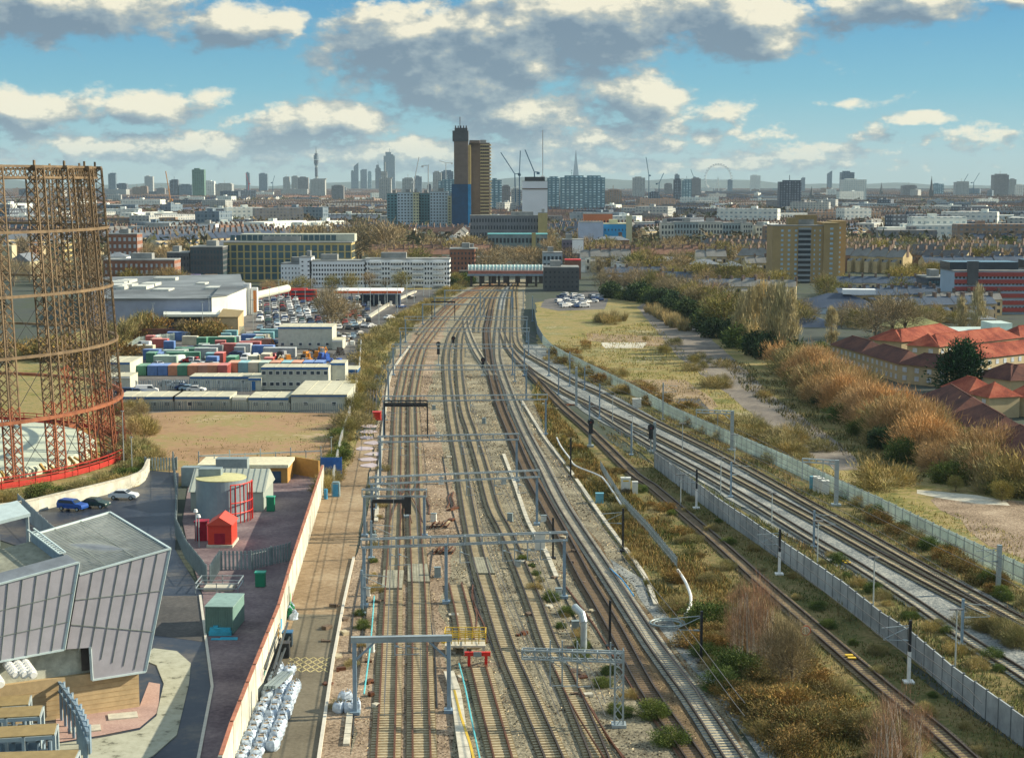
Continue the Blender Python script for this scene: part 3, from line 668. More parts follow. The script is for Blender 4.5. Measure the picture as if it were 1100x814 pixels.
m_cream = M('painted boundary wall', (.52,.51,.43), .85, .25, .5)
WL = [(347,527),(313.7,639),(300,690),(274,760),(250,826),(238,866)]
bw = fence('boundary_wall', 'cream boundary wall with orange coping between the yard and the haul road', WL, 4.0, 6.0, (m_cream, m_cream), .25, 'wall', .34, cap=M('orange coping', (.38,.15,.09), .7))
# graffiti patches on the boundary wall face
A, B = g(300,690), g(274,760); dv = (B-A).normalized(); nv = Vector((-dv.y, dv.x, 0)); nv = nv if nv.x > 0 else -nv
for k, (f, z, w_, h_, c) in enumerate([(-.05,1.0,1.6,1.6,(.05,.35,.6)),(.1,.8,1.4,1.9,(.6,.35,.1)),(.5,1.2,2.2,1.2,(.5,.18,.3)),(.8,.9,1.8,1.7,(.45,.4,.4)),(-.5,.9,1.2,2.2,(.1,.4,.12)),(-.62,.7,1.0,1.5,(.6,.12,.08)),(.68,.9,1.6,.7,(.15,.3,.25))]):
    p = A+(B-A)*f+nv*.15; mb = MB(); n = 9; cpt = []
    for j in range(n): a = 2*pi*j/n; r_ = rnd.uniform(.6,1); cpt.append(tuple(p+dv*(cos(a)*w_/2*r_)+Vector((0,0,z+h_/2+sin(a)*h_/2*r_))))
    mb.quad(*cpt); tag(obj('graffiti', mb, M('graffiti %d' % k, c, .6, .5, 3)), ['blue','orange','pink','grey','green','red','dark green'][k]+' spray paint patch on the boundary wall beside the haul road', 'graffiti', 'graffiti on the boundary wall')
m_hoard = M('blue hoarding', (.03,.13,.42), .5, .15)
fence('hoarding', 'bright blue hoarding at the end of the boundary wall', [(345,512),(367,512)], 3.2, 2.4, (m_hoard, m_hoard), .1, 'hoarding', .14)
fence('mesh_fence', 'pale leaning mesh fence along the left edge of the access track', [(358,520),(366,480),(378,440),(386,400),(388,372)], 2.0, 3.0, (m_white, m_white), .05, 'fence', .1, pale=True)
fence('mesh_fence', 'light mesh fence in front of the cleared plot cabins', [(128,442),(200,441),(290,442),(377,444)], 2.0, 6.0, (m_steel, m_steel), .04, 'fence', .12, pale=True)
fence('palisade_fence', 'grey palisade fence curving between the road and the gas compound', [(186,500),(190,540),(189,575),(200,600),(222,628)], 2.4, 2.4, (m_steel, m_steel), .05, 'fence', .14, pale=True)
fence('palisade_fence', 'low palisade fence closing the gas compound towards the camera', [(226,628),(236,612),(270,612),(312,602)], 2.4, 2.8, (m_steel, m_steel), .05, 'fence', .12, pale=True)
fence('palisade_fence', 'pale palisade fence behind the parked cars by the gasholder', [(20,548),(38,566),(58,585)], 2.4, 2.0, (m_galv, m_galv), .05, 'fence', .14, pale=True)
fence('metal_gate', 'double steel gate across the far end of the road', [(156,505),(190,505)], 2.2, 5.0, (m_steel, m_steel), .05, 'gate', .2, pale=True)
fence('pipe_barrier', 'galvanised rail barrier above the brick substation', [(222,512),(345,505)], 1.2, 5.5, (m_galv, m_galv), .05, 'barrier', .14, pale=False) if 0 else None
fence('picket_fence', 'grey stake fence running down the embankment', [(645,505),(668,543),(698,575),(727,611)], 1.5, 1.6, (m_galv, m_galv), .05, 'fence', .1, pale=True)
# retaining wall round the gasholder plot
P = spline([g(x, y) for x, y in [(-40,560),(20,553),(60,544),(110,532),(150,520),(160,505)]], 3); mb = MB()
for a, b in zip(P, P[1:]): mb.beam((a.x,a.y,.9), (b.x,b.y,.9), .4, 1.8)
t = tag(empty('retaining_wall', (0,0,0)), 'curved cream retaining wall below the gasholder bank', 'wall'); obj('wall_body', mb, m_cream, t)
mb = MB()
for a, b in zip(P, P[1:]): mb.beam((a.x,a.y,1.9), (b.x,b.y,1.9), .55, .18)
obj('coping', mb, m_conc, t)
# bare branches / cable route on the embankment
mb = MB(); mb.tube(spline([g(x,y,.7) for x,y in [(598,470),(603,480),(612,492),(618,500),(640,509),(650,516),(668,543)]], 2), .14, 8)
tag(obj('cable_duct', mb, m_white), 'white cable duct snaking down the upper embankment', 'cable duct', 'white cable ducts')
mb = MB(); mb.tube(spline([g(x,y,.9) for x,y in [(728,612),(736,624),(742,640),(741,652),(736,660)]], 2), .18, 8)
tag(obj('cable_duct', mb, m_white), 'thick white duct bending down to the coiled drain', 'cable duct', 'white cable ducts')
mb = MB(); c = g(717,670,.3)
for r_ in (1.5, 1.9): mb.tube([(c.x+cos(a)*r_*1.0, c.y+sin(a)*r_*.9, .35+.1*(r_>1.7)) for a in np.linspace(0,2*pi,20)], .1, 6)
tag(obj('coiled_drain', mb, m_steel), 'coil of grey drain pipe at the embankment foot', 'pipe coil')
t = tag(empty('ventilation_pipe', g(627,698)), 'bent galvanised vent duct standing by the lattice cantilever', 'vent pipe'); h = top(627,698,655)
mb = MB(); mb.tube([(0,0,0),(0,0,h-1.2)], .34, 12); obj('upright', mb, m_galv, t); mb = MB(); mb.tube([(0,0,h-1.3),(-.2,.4,h-.5),(-.9,1.6,h-.1)], .4, 12); obj('elbow', mb, m_galv, t)
# concrete troughing
for lab, P_ in (('pale concrete cable troughing along the branch foot of the embankment', [(560,430),(585,470),(612,505),(650,560),(690,615),(705,650)]), ('concrete cable troughing left of the two left tracks', [(372,800),(378,748),(372,812)][:2]),
                ('concrete cable troughing between the middle and dark bedded tracks', [(541,488),(553,520),(568,562),(585,590),(598,620)]), ('cable troughing at the far left edge of the tracks', [(404,560),(408,500),(414,440),(421,400),(440,372)])):
    mb = MB(); q = spline([g(x,y,.12) for x,y in P_], 2.5)
    for a, b in zip(q, q[1:]): mb.beam(a, a.lerp(b,.95), .55, .3)
    tag(obj('cable_troughing', mb, m_conc), lab, 'cable trough')
for lab, P_, c in (('turquoise hand rail left of the two left tracks', [(391,745),(398,690),(402,640)], (.1,.45,.5)), ('turquoise cable beside the short siding', [(493,712),(500,740),(508,780),(517,822)], (.1,.45,.5)), ('blue hose at the embankment foot', [(655,610),(668,622),(681,640)], (.05,.3,.6))):
    mb = MB(); mb.tube(spline([g(x,y,.5) for x,y in P_], 3), .08, 6); tag(obj('cable_pipe', mb, M(lab[:9], c, .5)), lab, 'pipe')
# yellow platform & ramp
c0 = g(500,700); t = tag(empty('access_platform', c0), 'yellow railed access platform over the stub track', 'platform')
mb = MB(); mb.box(0,0,.8,4.2,2.2,.18); [mb.box(x_,-.9,0,.3,.3,.8) for x_ in (-1.9,0,1.9)]; obj('deck', mb, m_conc, t); m_yel = M('yellow paint', (.62,.42,.04), .5, .12)
mb = MB()
for x in np.linspace(-2.1,2.1,7): mb.beam((x,-1.1,1.15),(x,-1.1,2.3),.09); mb.beam((x,1.1,1.15),(x,1.1,2.3),.09)
for z in (1.5,1.9,2.3):
    for y in (-1.1,1.1): mb.beam((-2.1,y,z),(2.1,y,z),.08)
for x in (-2.1, 2.1): mb.beam((x,-1.1,2.3),(x,1.1,2.3),.08)
obj('railing', mb, m_yel, t); mb = MB(); mb.beam((-2.3,0,1),(-3.2,5,.2),.2); mb.beam((-1.7,0,1),(-2.6,5,.2),.2)
for k in range(6): f = k/6; mb.beam((-2.3-.9*f,5*f,1-.8*f),(-1.7-.9*f,5*f,1-.8*f),.12)
obj('steps', mb, m_yel, t)
c0 = g(513,716); t = tag(empty('buffer_stop', c0), 'bright red buffer stop at the end of the short siding', 'buffer stop'); m_red = M('red paint', (.62,.03,.02), .45, .1)
mb = MB(); mb.beam((-1.3,0,1.35),(1.3,0,1.35),.35,.4)
obj('buffer_beam', mb, m_red, t)
for s in (-.85,.85): mb = MB(); mb.beam((s,0,.1),(s,0,1.3),.3); mb.beam((s,1.6,.2),(s,0,1.2),.2); obj('frame', mb, m_red, t)
mb = MB(); mb.box(0,-.25,1.12,.8,.12,.5); obj('plate', mb, m_steel, t)
mb = MB(); q = spline([g(x,y,.25) for x,y in [(488,742),(495,770),(505,800),(512,830)]], 3)
for a, b in zip(q, q[1:]): mb.beam(a, b, .22, .3)
tag(obj('walkway_edge', mb, m_yel), 'yellow edged walkway beside the short siding', 'walkway')
mb = MB(); q = spline([g(x,y,.2) for x,y in [(482,722),(489,742),(496,790),(502,830)]], 3)
for a, b in zip(q, q[1:]): mb.beam(a, a.lerp(b,.97), 1.0, .35)
tag(obj('walkway', mb, m_conc), 'pale slab walkway below the solid gantry right leg', 'walkway')
# cabinets
m_cab = M('cabinet white', (.62,.63,.58), .5, .1); m_cabb = M('cabinet blue', (.12,.33,.42), .5, .1)
for lab, x, y, w_, d_, h_, m_ in (('large white cabinet with a yellow label on the embankment', 672,529,1.5,1,2.2,m_cab), ('small white cabinet to the right of the large one', 682,530,.9,.8,1.7,m_cab), ('blue cabinet on the embankment platform', 644,540,1.2,1,1.3,m_cabb),
    ('white relay cabinet under the big gantry', 580,590,1.4,1.2,2.0,m_cab), ('first grey cabinet under the white portal arm', 877,527,1.0,1.0,2.1,m_cab), ('second grey cabinet under the white portal arm', 881.5,529,1.0,1.0,2.1,m_cab), ('third grey cabinet under the white portal arm', 886.5,531,1.1,1.0,2.0,m_cab),
    ('green cabinet left of the three grey ones', 872,525,.7,.8,1.8,m_cabb), ('white cabinet box against the tall fence', 684,438,1.9,1,1.8,m_cab)):
    b0 = g(x, y); t = tag(empty('equipment_cabinet', b0), lab, 'cabinet', 'railway equipment cabinets'); mb = MB(); mb.box(0,0,0,w_,d_,.15); mb.box(0,0,.15,w_*.96,d_*.96,h_); mb.box(0,0,.15+h_,w_*1.05,d_*1.05,.08); obj('body', mb, m_, t)
    mb = MB(); mb.box(-w_*.24,-d_*.49,.3,w_*.44,.03,h_-.3); mb.box(w_*.24,-d_*.49,.3,w_*.44,.03,h_-.3); obj('door', mb, m_, t)
    if 'yellow' in lab: mb = MB(); mb.box(0,-d_*.52,h_-.35,w_*.6,.03,.22); obj('warning_label', mb, m_yel, t)
b0 = g(634,545); mb = MB(); mb.box(0,0,0,5,3,.5); 
for x in np.linspace(-2.4,2.4,8): mb.beam((x,-1.4,.5),(x,-1.4,1.7),.07); mb.beam((x,1.4,.5),(x,1.4,1.7),.07)
mb.beam((-2.4,-1.4,1.7),(2.4,-1.4,1.7),.07); mb.beam((-2.4,1.4,1.7),(2.4,1.4,1.7),.07)
tag(obj('equipment_platform', mb, m_galv), 'railed grey equipment platform on the embankment', 'platform')
# speed sign
b0 = g(865,697); t = tag(empty('speed_sign', b0), 'round white speed sign with a red ring beside the single line', 'sign'); h = 2.0
mb = MB(); mb.tube([(0,0,0),(0,0,h)], .06, 8); obj('post', mb, m_galv, t)
mb = MB(); mb.tube([(0,-.05,h),(0,.02,h)], .55, 24); obj('ring', mb, m_red, t); mb = MB(); mb.tube([(0,-.08,h),(0,-.045,h)], .42, 24); fc = obj('face', mb, m_white, t)
cu = bpy.data.curves.new('number', 'FONT'); cu.body = '20'; cu.size = .6; cu.align_x = 'CENTER'; cu.align_y = 'CENTER'; cu.extrude = .01
to = bpy.data.objects.new('tmp', cu); C.objects.link(to); bpy.context.view_layer.update(); tm = bpy.data.meshes.new_from_object(to.evaluated_get(bpy.context.evaluated_depsgraph_get())); bpy.data.objects.remove(to); tm.materials.clear(); tm.materials.append(m_blk); tn = link('number', tm, fc, (0,-.1,h)); tn.rotation_euler = (pi/2,0,0)
for lab, x, y in (('orange marker between the single line rails',912,707), ('orange marker between the branch siding rails',908,605)):
    mb = MB(); b0 = g(x,y); mb.box(b0.x,b0.y,.3,.8,.5,.12); mb.box(b0.x+.1,b0.y-.9,.3,.8,.5,.1,col=None); tag(obj('track_marker', mb, m_yel), lab, 'marker')
for k, (x, y) in enumerate(((398,700),(394,640),(401,585),(404,530),(409,480),(413,450),(470,620),(466,560),(474,520),(548,560),(556,610),(541,520),(600,640),(584,560),(618,680),(470,470),(466,440),(520,455))):
    b0 = g(x, y); t = tag(empty('trackside_box', b0, rnd.uniform(-.2,.2)), 'small grey trackside box standing on the ballast', 'equipment box', 'trackside boxes'); hh = rnd.uniform(.7,1.3); mb = MB(); mb.box(0,0,0,.9,.7,.12); mb.box(0,0,.12,.75,.55,hh); obj('body', mb, rnd.choice([m_cab,m_steel,m_galv]), t); mb = MB(); mb.box(0,0,.12+hh,.85,.65,.07); obj('lid', mb, m_steel, t)
for k, P_ in enumerate(([(379,790),(384,730),(390,670),(397,600),(403,540),(410,470)],[(470,760),(468,700),(462,640),(466,590)],[(530,700),(516,660),(500,600),(486,540),(474,490)],[(590,780),(566,720),(550,680)],[(600,700),(582,650),(560,600),(545,560)],[(640,700),(618,660),(598,620)],[(376,700),(382,650),(392,590),(396,560)])):
    mb = MB(); q = [g(x+rnd.uniform(-2,2), y, .1) for x, y in P_]; mb.tube(spline(q, 2), .07, 5); tag(obj('trackside_cable', mb, m_blk), 'black cable trailing along the ballast between the tracks', 'cable', 'trackside cables')
# litter of concrete blocks and debris across the ballast
for k in range(60):
    x = rnd.choice([rnd.uniform(470,495), rnd.uniform(540,600), rnd.uniform(390,405), rnd.uniform(350,372), rnd.uniform(600,650)]); y = rnd.uniform(430,760)
    b0 = g(x, y); mb = MB(); w_ = rnd.uniform(.3,.9)
    mb.box(0,0,0,w_,rnd.uniform(.3,1.2),rnd.uniform(.15,.4),rnd.uniform(0,3)); mb.box(rnd.uniform(-.6,.6),rnd.uniform(-.6,.6),0,w_*.5,.3,.2,rnd.uniform(0,3))
    tag(obj('debris', mb, rnd.choice([m_conc, m_slpd, m_rail, m_slp]), None, (b0.x,b0.y,.04)), 'small heap of trackside debris lying on the ballast', 'debris', 'trackside debris')
# bulk bags
m_bag = M('woven bag white', (.46,.54,.63), .8, .25, 3); m_bagt = M('bag filling', (.35,.28,.2), .9, .3, 3)
def bag_mesh(k):
    r_ = random.Random(k); mb = MB(); n = 12; rings = [(0,.42),(.15,.5),(.5,.53),(.8,.48),(.95,.36),(1.0,.3)]; b = []
    for z, rr in rings:
        b.append(len(mb.v))
        for j in range(n):
            a = 2*pi*j/n+pi/4; sq = 1/max(abs(cos(a)),abs(sin(a)))**.6; q = rr*sq*(1+r_.uniform(-.08,.08)); mb.v.append((cos(a)*q, sin(a)*q, z+r_.uniform(-.04,.04)))
    for i in range(len(rings)-1):
        for j in range(n): a, c = b[i]+j, b[i]+(j+1)%n; mb.face((a, c, c+n, a+n))
    for sx in (-.4,.4):
        for sy in (-.4,.4): mb.beam((sx,sy,.85),(sx*.7,sy*.4,1.22),.07,.03)
    f = MB(); f.quad(*[(cos(2*pi*j/n)*.33, sin(2*pi*j/n)*.33, .93+r_.uniform(-.05,.05)) for j in range(n)])
    return mb.mesh('bulk_bag', m_bag), f.mesh('filling', m_bagt)
BM_ = [bag_mesh(k) for k in range(4)]
def bag(x, y, z, lab, grp='bulk bags along the boundary wall'):
    a, b = rnd.choice(BM_); o = tag(link('bulk_bag', a, None, (x,y,z), rnd.uniform(0,1.5)), lab, 'bulk bag', grp); o.scale = (.92,.92,rnd.uniform(.65,1.05)); link('filling', b, o)
p0, p1 = g(303,722), g(262,822); dd = (p1-p0); ln = dd.length; u = dd/ln; nn = Vector((-u.y,u.x,0)); nn = nn if nn.x > 0 else -nn
i = 0; s = 0
while s < ln:
    nrow = 2 if s < ln*.2 else 3
    for r_ in range(nrow):
        if s > ln*.88 and r_ == 2: continue
        p = p0+u*s+nn*(r_*1.12-.3); bag(p.x, p.y, .05, 'white bulk bag in the rows stacked along the boundary wall')
    s += 1.12; i += 1
for x, y, z in ((364,765,.05),(369,762,.05),(375,765,.05),(382,764,.05),(368,757,.05),(375,756,.05),(372,762,1.1)):
    b0 = g(x,y); bag(b0.x, b0.y, z, 'white bulk bag in the heap at the foot of the solid gantry left leg', 'bulk bags by the gantry')
# dark pipe bundles, skip, blue hoarding etc along the wall
mb = MB(); a, b = g(286,740), g(303,690)
for k in range(16):
    o_ = Vector((rnd.uniform(-.9,.9),0,rnd.uniform(.2,2.0))); mb.tube([a+o_, b+o_+Vector((rnd.uniform(-.3,.3),0,rnd.uniform(-.2,.3)))], .12, 7)
tag(obj('pipe_bundle', mb, M('dark plastic pipe', (.05,.06,.065), .45)), 'bundle of long dark pipes leaning beside the bags', 'pipes')
mb = MB(); a, b = g(285,738,1.5), g(304,722,1.0)
for k in range(3): mb.beam(a+Vector((k*.4,0,0)), b+Vector((k*.4,0,0)), .3, .3)
tag(obj('steel_beam', mb, m_steel), 'grey steel beams lying across the bulk bags', 'beams')
for lab, x, y, c in (('black wheeled bin beside the pipe bundle',306,706,(.03,.035,.04)), ('blue lidded bin behind the pipe bundle',309,694,(.03,.05,.07))):
    b0 = g(x,y); t = tag(empty('wheeled_bin', b0), lab, 'bin'); mb = MB(); mb.box(0,0,.1,1.0,1.0,1.4); obj('body', mb, M(lab[:5]+' plastic', c, .5), t); mb = MB(); mb.box(0,0,1.52,1.1,1.15,.12); obj('lid', mb, M(lab[:5]+' lid', (.04,.15,.3) if 'blue' in lab else (.05,.05,.05), .5), t)
for k in range(5):
    b0 = g(312+rnd.uniform(-3,4), 656+k*2.2); mb = MB(); mb.tube([(0,0,0),(0,0,.3),(.2,0,.7),(0,.1,1.0)], .6, 8, .25); tag(obj('rubble_sack', mb, M('green sack', (.03,.22,.1), .6, .3) if k % 2 else m_bag, None, b0), 'green and white sack in the pile below the wall', 'sack', 'sacks by the boundary wall')
for lab, x, y, c in (('blue and grey portable toilet by the blue hoarding',361,533,(.2,.3,.34)),):
    b0 = g(x,y); t = tag(empty('portable_toilet', b0), lab, 'portable toilet'); mb = MB(); mb.box(0,0,0,1.2,1.2,2.1); mb.box(0,0,2.1,1.0,1.0,.2); obj('cabin', mb, M('toilet grey', c, .5), t); mb = MB(); mb.box(-.62,0,.1,.04,.8,1.9); mb.box(0,-.62,.1,.8,.04,1.9); obj('door', mb, M('toilet blue', (.05,.25,.45), .5), t)
mb = MB(); b0 = g(350,536); mb.tube([(0,0,0),(0,0,1.6)], .3, 10); tag(obj('gas_bottle', mb, M('toilet blue', (.05,.25,.45), .5), None, b0), 'blue cylinder beside the portable toilet', 'cylinder')
# stored long rails on the dirt pad
for k in range(4):
    mb = MB(); mb.beam(g(393+k*3.4,450,.15), g(395.5+k*3.2,412,.15), .25, .2); tag(obj('stored_rail', mb, M('dark stored rail',(.07,.06,.06),.5)), 'dark stored rail lying on the dirt pad left of the tracks', 'rail', 'stored rails')
mb = MB(); b0 = g(405,451); mb.box(0,0,0,1.6,1.4,1.6); mb.box(0,0,1.6,1.8,1.6,.15); tag(obj('generator', mb, m_red, None, b0), 'small red generator at the edge of the left tracks', 'generator')
for k in range(8):
    b0 = g(397+rnd.uniform(-6,6), 458+k*6); mb = MB(); mb.prism([(cos(a)*rnd.uniform(1.2,2.0), sin(a)*rnd.uniform(1.2,2.6)) for a in np.linspace(0,5.6,9)], 0, .12); tag(obj('slab_heap', mb, M('lilac grey slab', (.42,.36,.38), .8, .2), None, b0), 'flat greyish slab beside the dirt track', 'slab', 'slabs on the dirt track')

# ------------------------------------------------------------------ gasholder
GX, GY = -112.4, 283.9
m_gold = M('old gold paint', (.18,.125,.07), .6, .35, .8); m_rust = M('rust red paint', (.27,.095,.045), .65, .3, .8); m_redr = M('red walkway paint', (.42,.04,.03), .5, .15)
root = tag(empty('gasholder', (GX, GY, 0)), 'huge lattice guide frame of a gasholder, gold above and rust red below', 'gasholder')
HT, RB, RT = 50.6, 42.2, 39.3
def tiers(z0, z1):
    mb = MB(); w_ = 2.2; n = int(round((z1-z0)/1.5)); lean = (RB-RT)/HT
    cs = [(-1,-1),(1,-1),(1,1),(-1,1)]
    P = lambda c, z: (-(lean*z)+c[0]*w_/2, c[1]*w_/2*.85, z)
    for c in cs: mb.beam(P(c,z0), P(c,z1), .22)
    for k in range(n):
        a0, a1 = z0+(z1-z0)*k/n, z0+(z1-z0)*(k+1)/n
        for i in range(4):
            mb.beam(P(cs[i],a0), P(cs[(i+1)%4],a1), .2, .06); mb.beam(P(cs[(i+1)%4],a0), P(cs[i],a1), .2, .06)
    return mb
lo = tiers(0, 12.5); lo.box(0,0,0,2.6,2.4,1.0); ML = lo.mesh('column_foot', m_rust)
up = tiers(12.5, HT); up.box(-(RB-RT),0,HT-.2,2.2,2.0,.5); up.beam((-(RB-RT),0,HT),(-(RB-RT),0,HT+1.1),.3); MU = up.mesh('column', m_gold)
angs = [rad(v) for v in (-39,-27,-15.5,-4,8,20,37,53,100,118,132,146,160,174,188,202,216,230,244,258,272,286,298,309)]
nxt = angs[1:]+[angs[0]+2*pi]
for a in angs:
    c_ = link('column', MU, root, (cos(a)*RB, sin(a)*RB, 0), a); f_ = link('column_foot', ML, c_)
for lvl, (z, mt, wd) in enumerate(((10.1,m_rust,.75),(20.3,m_gold,.6),(30,m_gold,.6),(40.2,m_gold,.6))):
    mb = MB(); rr = RB-(RB-RT)*z/HT+1.0
    for i in range(60):
        a, b = 2*pi*i/60, 2*pi*(i+1)/60; mb.beam((cos(a)*rr,sin(a)*rr,z),(cos(b)*rr,sin(b)*rr,z), wd, wd*.75)
    obj('ring_girder', mb, mt, root)
mb = MB(); rr = RT+.3
for k, a in enumerate(angs):
    b = nxt[k]; p, q = Vector((cos(a)*rr,sin(a)*rr,0)), Vector((cos(b)*rr,sin(b)*rr,0))
    for z in (HT-1.7, HT+.1): mb.beam(p+Vector((0,0,z)), q+Vector((0,0,z)), .38)
    m_ = 9
    for i in range(m_): mb.beam(p.lerp(q,i/m_)+Vector((0,0,HT-1.7)), p.lerp(q,(i+1)/m_)+Vector((0,0,HT+.1)), .13); mb.beam(p.lerp(q,i/m_)+Vector((0,0,HT+.1)), p.lerp(q,(i+1)/m_)+Vector((0,0,HT-1.7)), .13)
obj('top_girder', mb, m_gold, root)
mb = MB(); zs = [0, 10.1, 20.3, 30, 40.2, 49]
for a, b in zip(angs, nxt):
    if 2.2 > b > .5: continue
    for z0, z1 in zip(zs, zs[1:]):
        r0, r1 = RB-(RB-RT)*z0/HT, RB-(RB-RT)*z1/HT
        mb.beam((cos(a)*r0,sin(a)*r0,z0),(cos(b)*r1,sin(b)*r1,z1),.07); mb.beam((cos(b)*r0,sin(b)*r0,z0),(cos(a)*r1,sin(a)*r1,z1),.07)
obj('tie_rods', mb, m_blk, root)
mb = MB(); RR = 44.4
for i in range(90):
    a, b = 2*pi*i/90, 2*pi*(i+1)/90
    for z in (.5, 1.3, 1.9): mb.beam((cos(a)*RR,sin(a)*RR,z),(cos(b)*RR,sin(b)*RR,z),.14)
    mb.beam((cos(a)*RR,sin(a)*RR,0),(cos(a)*RR,sin(a)*RR,1.9),.14)
    mb.quad((cos(a)*(RR-.1),sin(a)*(RR-.1),.4),(cos(b)*(RR-.1),sin(b)*(RR-.1),.4),(cos(b)*(RR-1.2),sin(b)*(RR-1.2),.42),(cos(a)*(RR-1.2),sin(a)*(RR-1.2),.42))
    mb.quad((cos(a)*RR,sin(a)*RR,.1),(cos(b)*RR,sin(b)*RR,.1),(cos(b)*RR,sin(b)*RR,1.0),(cos(a)*RR,sin(a)*RR,1.0))
obj('walkway_rail', mb, m_redr, root)
mb = MB(); n = 64; prof = [(38.0,-.0),(38.0,1.0),(37.4,1.5),(30,2.0),(20,2.4),(10,2.7),(0.1,2.8)]
for i in range(len(prof)-1):
    (r0,z0),(r1,z1) = prof[i], prof[i+1]
    for j in range(n):
        a, b = 2*pi*j/n, 2*pi*(j+1)/n; mb.quad((cos(a)*r0,sin(a)*r0,z0),(cos(b)*r0,sin(b)*r0,z0),(cos(b)*r1,sin(b)*r1,z1),(cos(a)*r1,sin(a)*r1,z1))
obj('tank_crown', mb, M('pale green tank paint', (.50,.55,.44), .6, .12, .3), root)
mb = MB()
for a in angs:
    mb.beam((cos(a)*39.9,sin(a)*39.9,.2),(cos(a)*38.3,sin(a)*38.3,1.8),.4)
    a2 = a+rad(3); mb.beam((cos(a2)*40.5,sin(a2)*40.5,.2),(cos(a2)*38.2,sin(a2)*38.2,1.4),.3)
obj('guide_carriages', mb, M('ochre carriage', (.40,.25,.07), .6, .3), root)

# ------------------------------------------------------------------ angular substation building, lower left
m_clad = M('lilac grey cladding', (.40,.39,.43), .5, .1, .6, metal=.15); m_seam = M('dark green seam', (.22,.25,.23), .5); m_roofg = M('dark slate metal roof', (.21,.23,.25), .5, .2, .8, metal=.3)
m_trim = M('pale blue trim', (.50,.60,.60), .4, .1); m_brick = M('buff brick', (.48,.36,.20), .85, .16, 1.2)
root = tag(empty('substation_building', (0,0,0)), 'angular grey metal clad building with buff brick base and sloping roofs', 'building')
b1 = g(150,759.4); b0_ = g(68.6,771.5); nrm = Vector((b1.y-b0_.y, -(b1.x-b0_.x), 0)).normalized()     # towards the camera
FA, FB = (b0_+nrm*.6), (b1+nrm*.6)
def F(px, py, off=0.0): return onplane(px, py, FA-nrm*(-off), FB-nrm*(-off)) if off else onplane(px, py, FA, FB)
def slab(name, P, thick, mat, parent):
    nn = (P[1]-P[0]).cross(P[2]-P[0]).normalized()
    if nn.dot(Vector((0,0,CAMH))-P[0]) < 0: nn = -nn
    mb = MB(); n = len(P); q = [p-nn*thick for p in P]; mb.quad(*P); mb.quad(*reversed(q))
    for i in range(n): mb.quad(P[i], P[(i+1)%n], q[(i+1)%n], q[i])
    return obj(name, mb, mat, parent), nn
rt, rb = F(182.7,590), F(156.2,722); lt, lb = F(85.5,617.6), F(71.7,697)
faceR = [lt, rt, rb, F(99,731), F(96.8,695.3), lb]
wing, nnR = slab('cladding', faceR, .5, m_clad, root)
def seams(A, B, Cc, D, n, parent, nn, rows=2):
    mb = MB()
    for i in range(1, n):
        f = i/n; a, b = A.lerp(B, f)+nn*.04, D.lerp(Cc, f)+nn*.04
        mb.beam(a, b, .07, .05)
    for r_ in range(1, rows+1): f = r_/(rows+1); mb.beam(A.lerp(D,f)+nn*.03, B.lerp(Cc,f)+nn*.03, .06, .06)
    return obj('seams', mb, m_seam, parent)
seams(lt, F(97+ (182.7-97)*1.0,590), rb, lb.lerp(F(99,731),.0), 7, wing, nnR)
LT0, LT1 = F(84.5,604.8,1.2), F(-70,647,1.2); LB1, LB0 = F(-70,724,1.2), F(68.6,698.4,1.2)
wl, nnL = slab('cladding', [LT1, LT0, LB0, LB1], .5, m_clad, root); seams(LT1, LT0, LB0, LB1, 10, wl, nnL)
apex, bl = g(117.9,550.8,15.0), g(31.4,576.3,15.0)
slab('roof', [lt+Vector((0,0,.05)), rt+Vector((0,0,.05)), apex, bl], .4, m_roofg, root)
mb = MB()
for a, b in ((lt,rt),(rt,apex),(apex,bl),(rt,rb),(rb,F(99,731)),(F(99,731),F(96.8,695.3)),(LT1,LT0),(LT0,LB0),(LB0,LB1)): mb.beam(Vector(a)+Vector((0,0,.08)), Vector(b)+Vector((0,0,.08)), .22, .16)
obj('roof_trim', mb, m_trim, root)
mb = MB()
for k in range(1, 34):
    f = k/34; mb.beam(lt.lerp(bl,f)+Vector((0,0,.1)), rt.lerp(apex,f)+Vector((0,0,.08)), .07, .05)
for f in (.3,.62): mb.beam(lt.lerp(rt,f)+Vector((0,0,.08)), bl.lerp(apex,f)+Vector((0,0,.08)), .08, .05)
obj('roof_seams', mb, m_seam, root)
# left roof with sunk deck
dv = (bl-lt); uL = (LT1-LT0)
back0 = LT0+dv*.97; r2 = [LT0, LT1, LT1+dv, back0]
slab('roof', [LT0, LT0+dv*.22, LT1+dv*.22, LT1], .4, m_roofg, root)
def T2(u, v, z=0): p = LT0+uL*u+dv*v; return Vector((p.x,p.y,p.z+z))
slab('roof_deck', [T2(.02,.2,-1.2), T2(1,.2,-1.2), T2(1,.9,-1.2), T2(.02,.9,-1.2)], .2, M('pale ribbed roof', (.50,.50,.36), .6, .1), root)
mb = MB()
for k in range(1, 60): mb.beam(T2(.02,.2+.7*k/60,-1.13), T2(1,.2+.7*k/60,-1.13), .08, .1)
obj('deck_ribs', mb, M('rib grey', (.36,.37,.3), .6), root)  # ribs a darker grey than the roof deck
mb = MB(); mb.quad(T2(0.02,.2,-1.3), T2(.02,.9,-1.3), T2(.02,.9,0), T2(.02,.2,0)); mb.quad(T2(0.02,.2,-1.3), T2(1,.2,-1.3), T2(1,.2,0), T2(.02,.2,0)); obj('roof_well_side', mb, m_blue, root)
mb = MB()
for k in range(14): mb.beam(T2(.0,.25+.6*k/14,.12), T2(.045,.25+.6*k/14,.12), .18, .08)
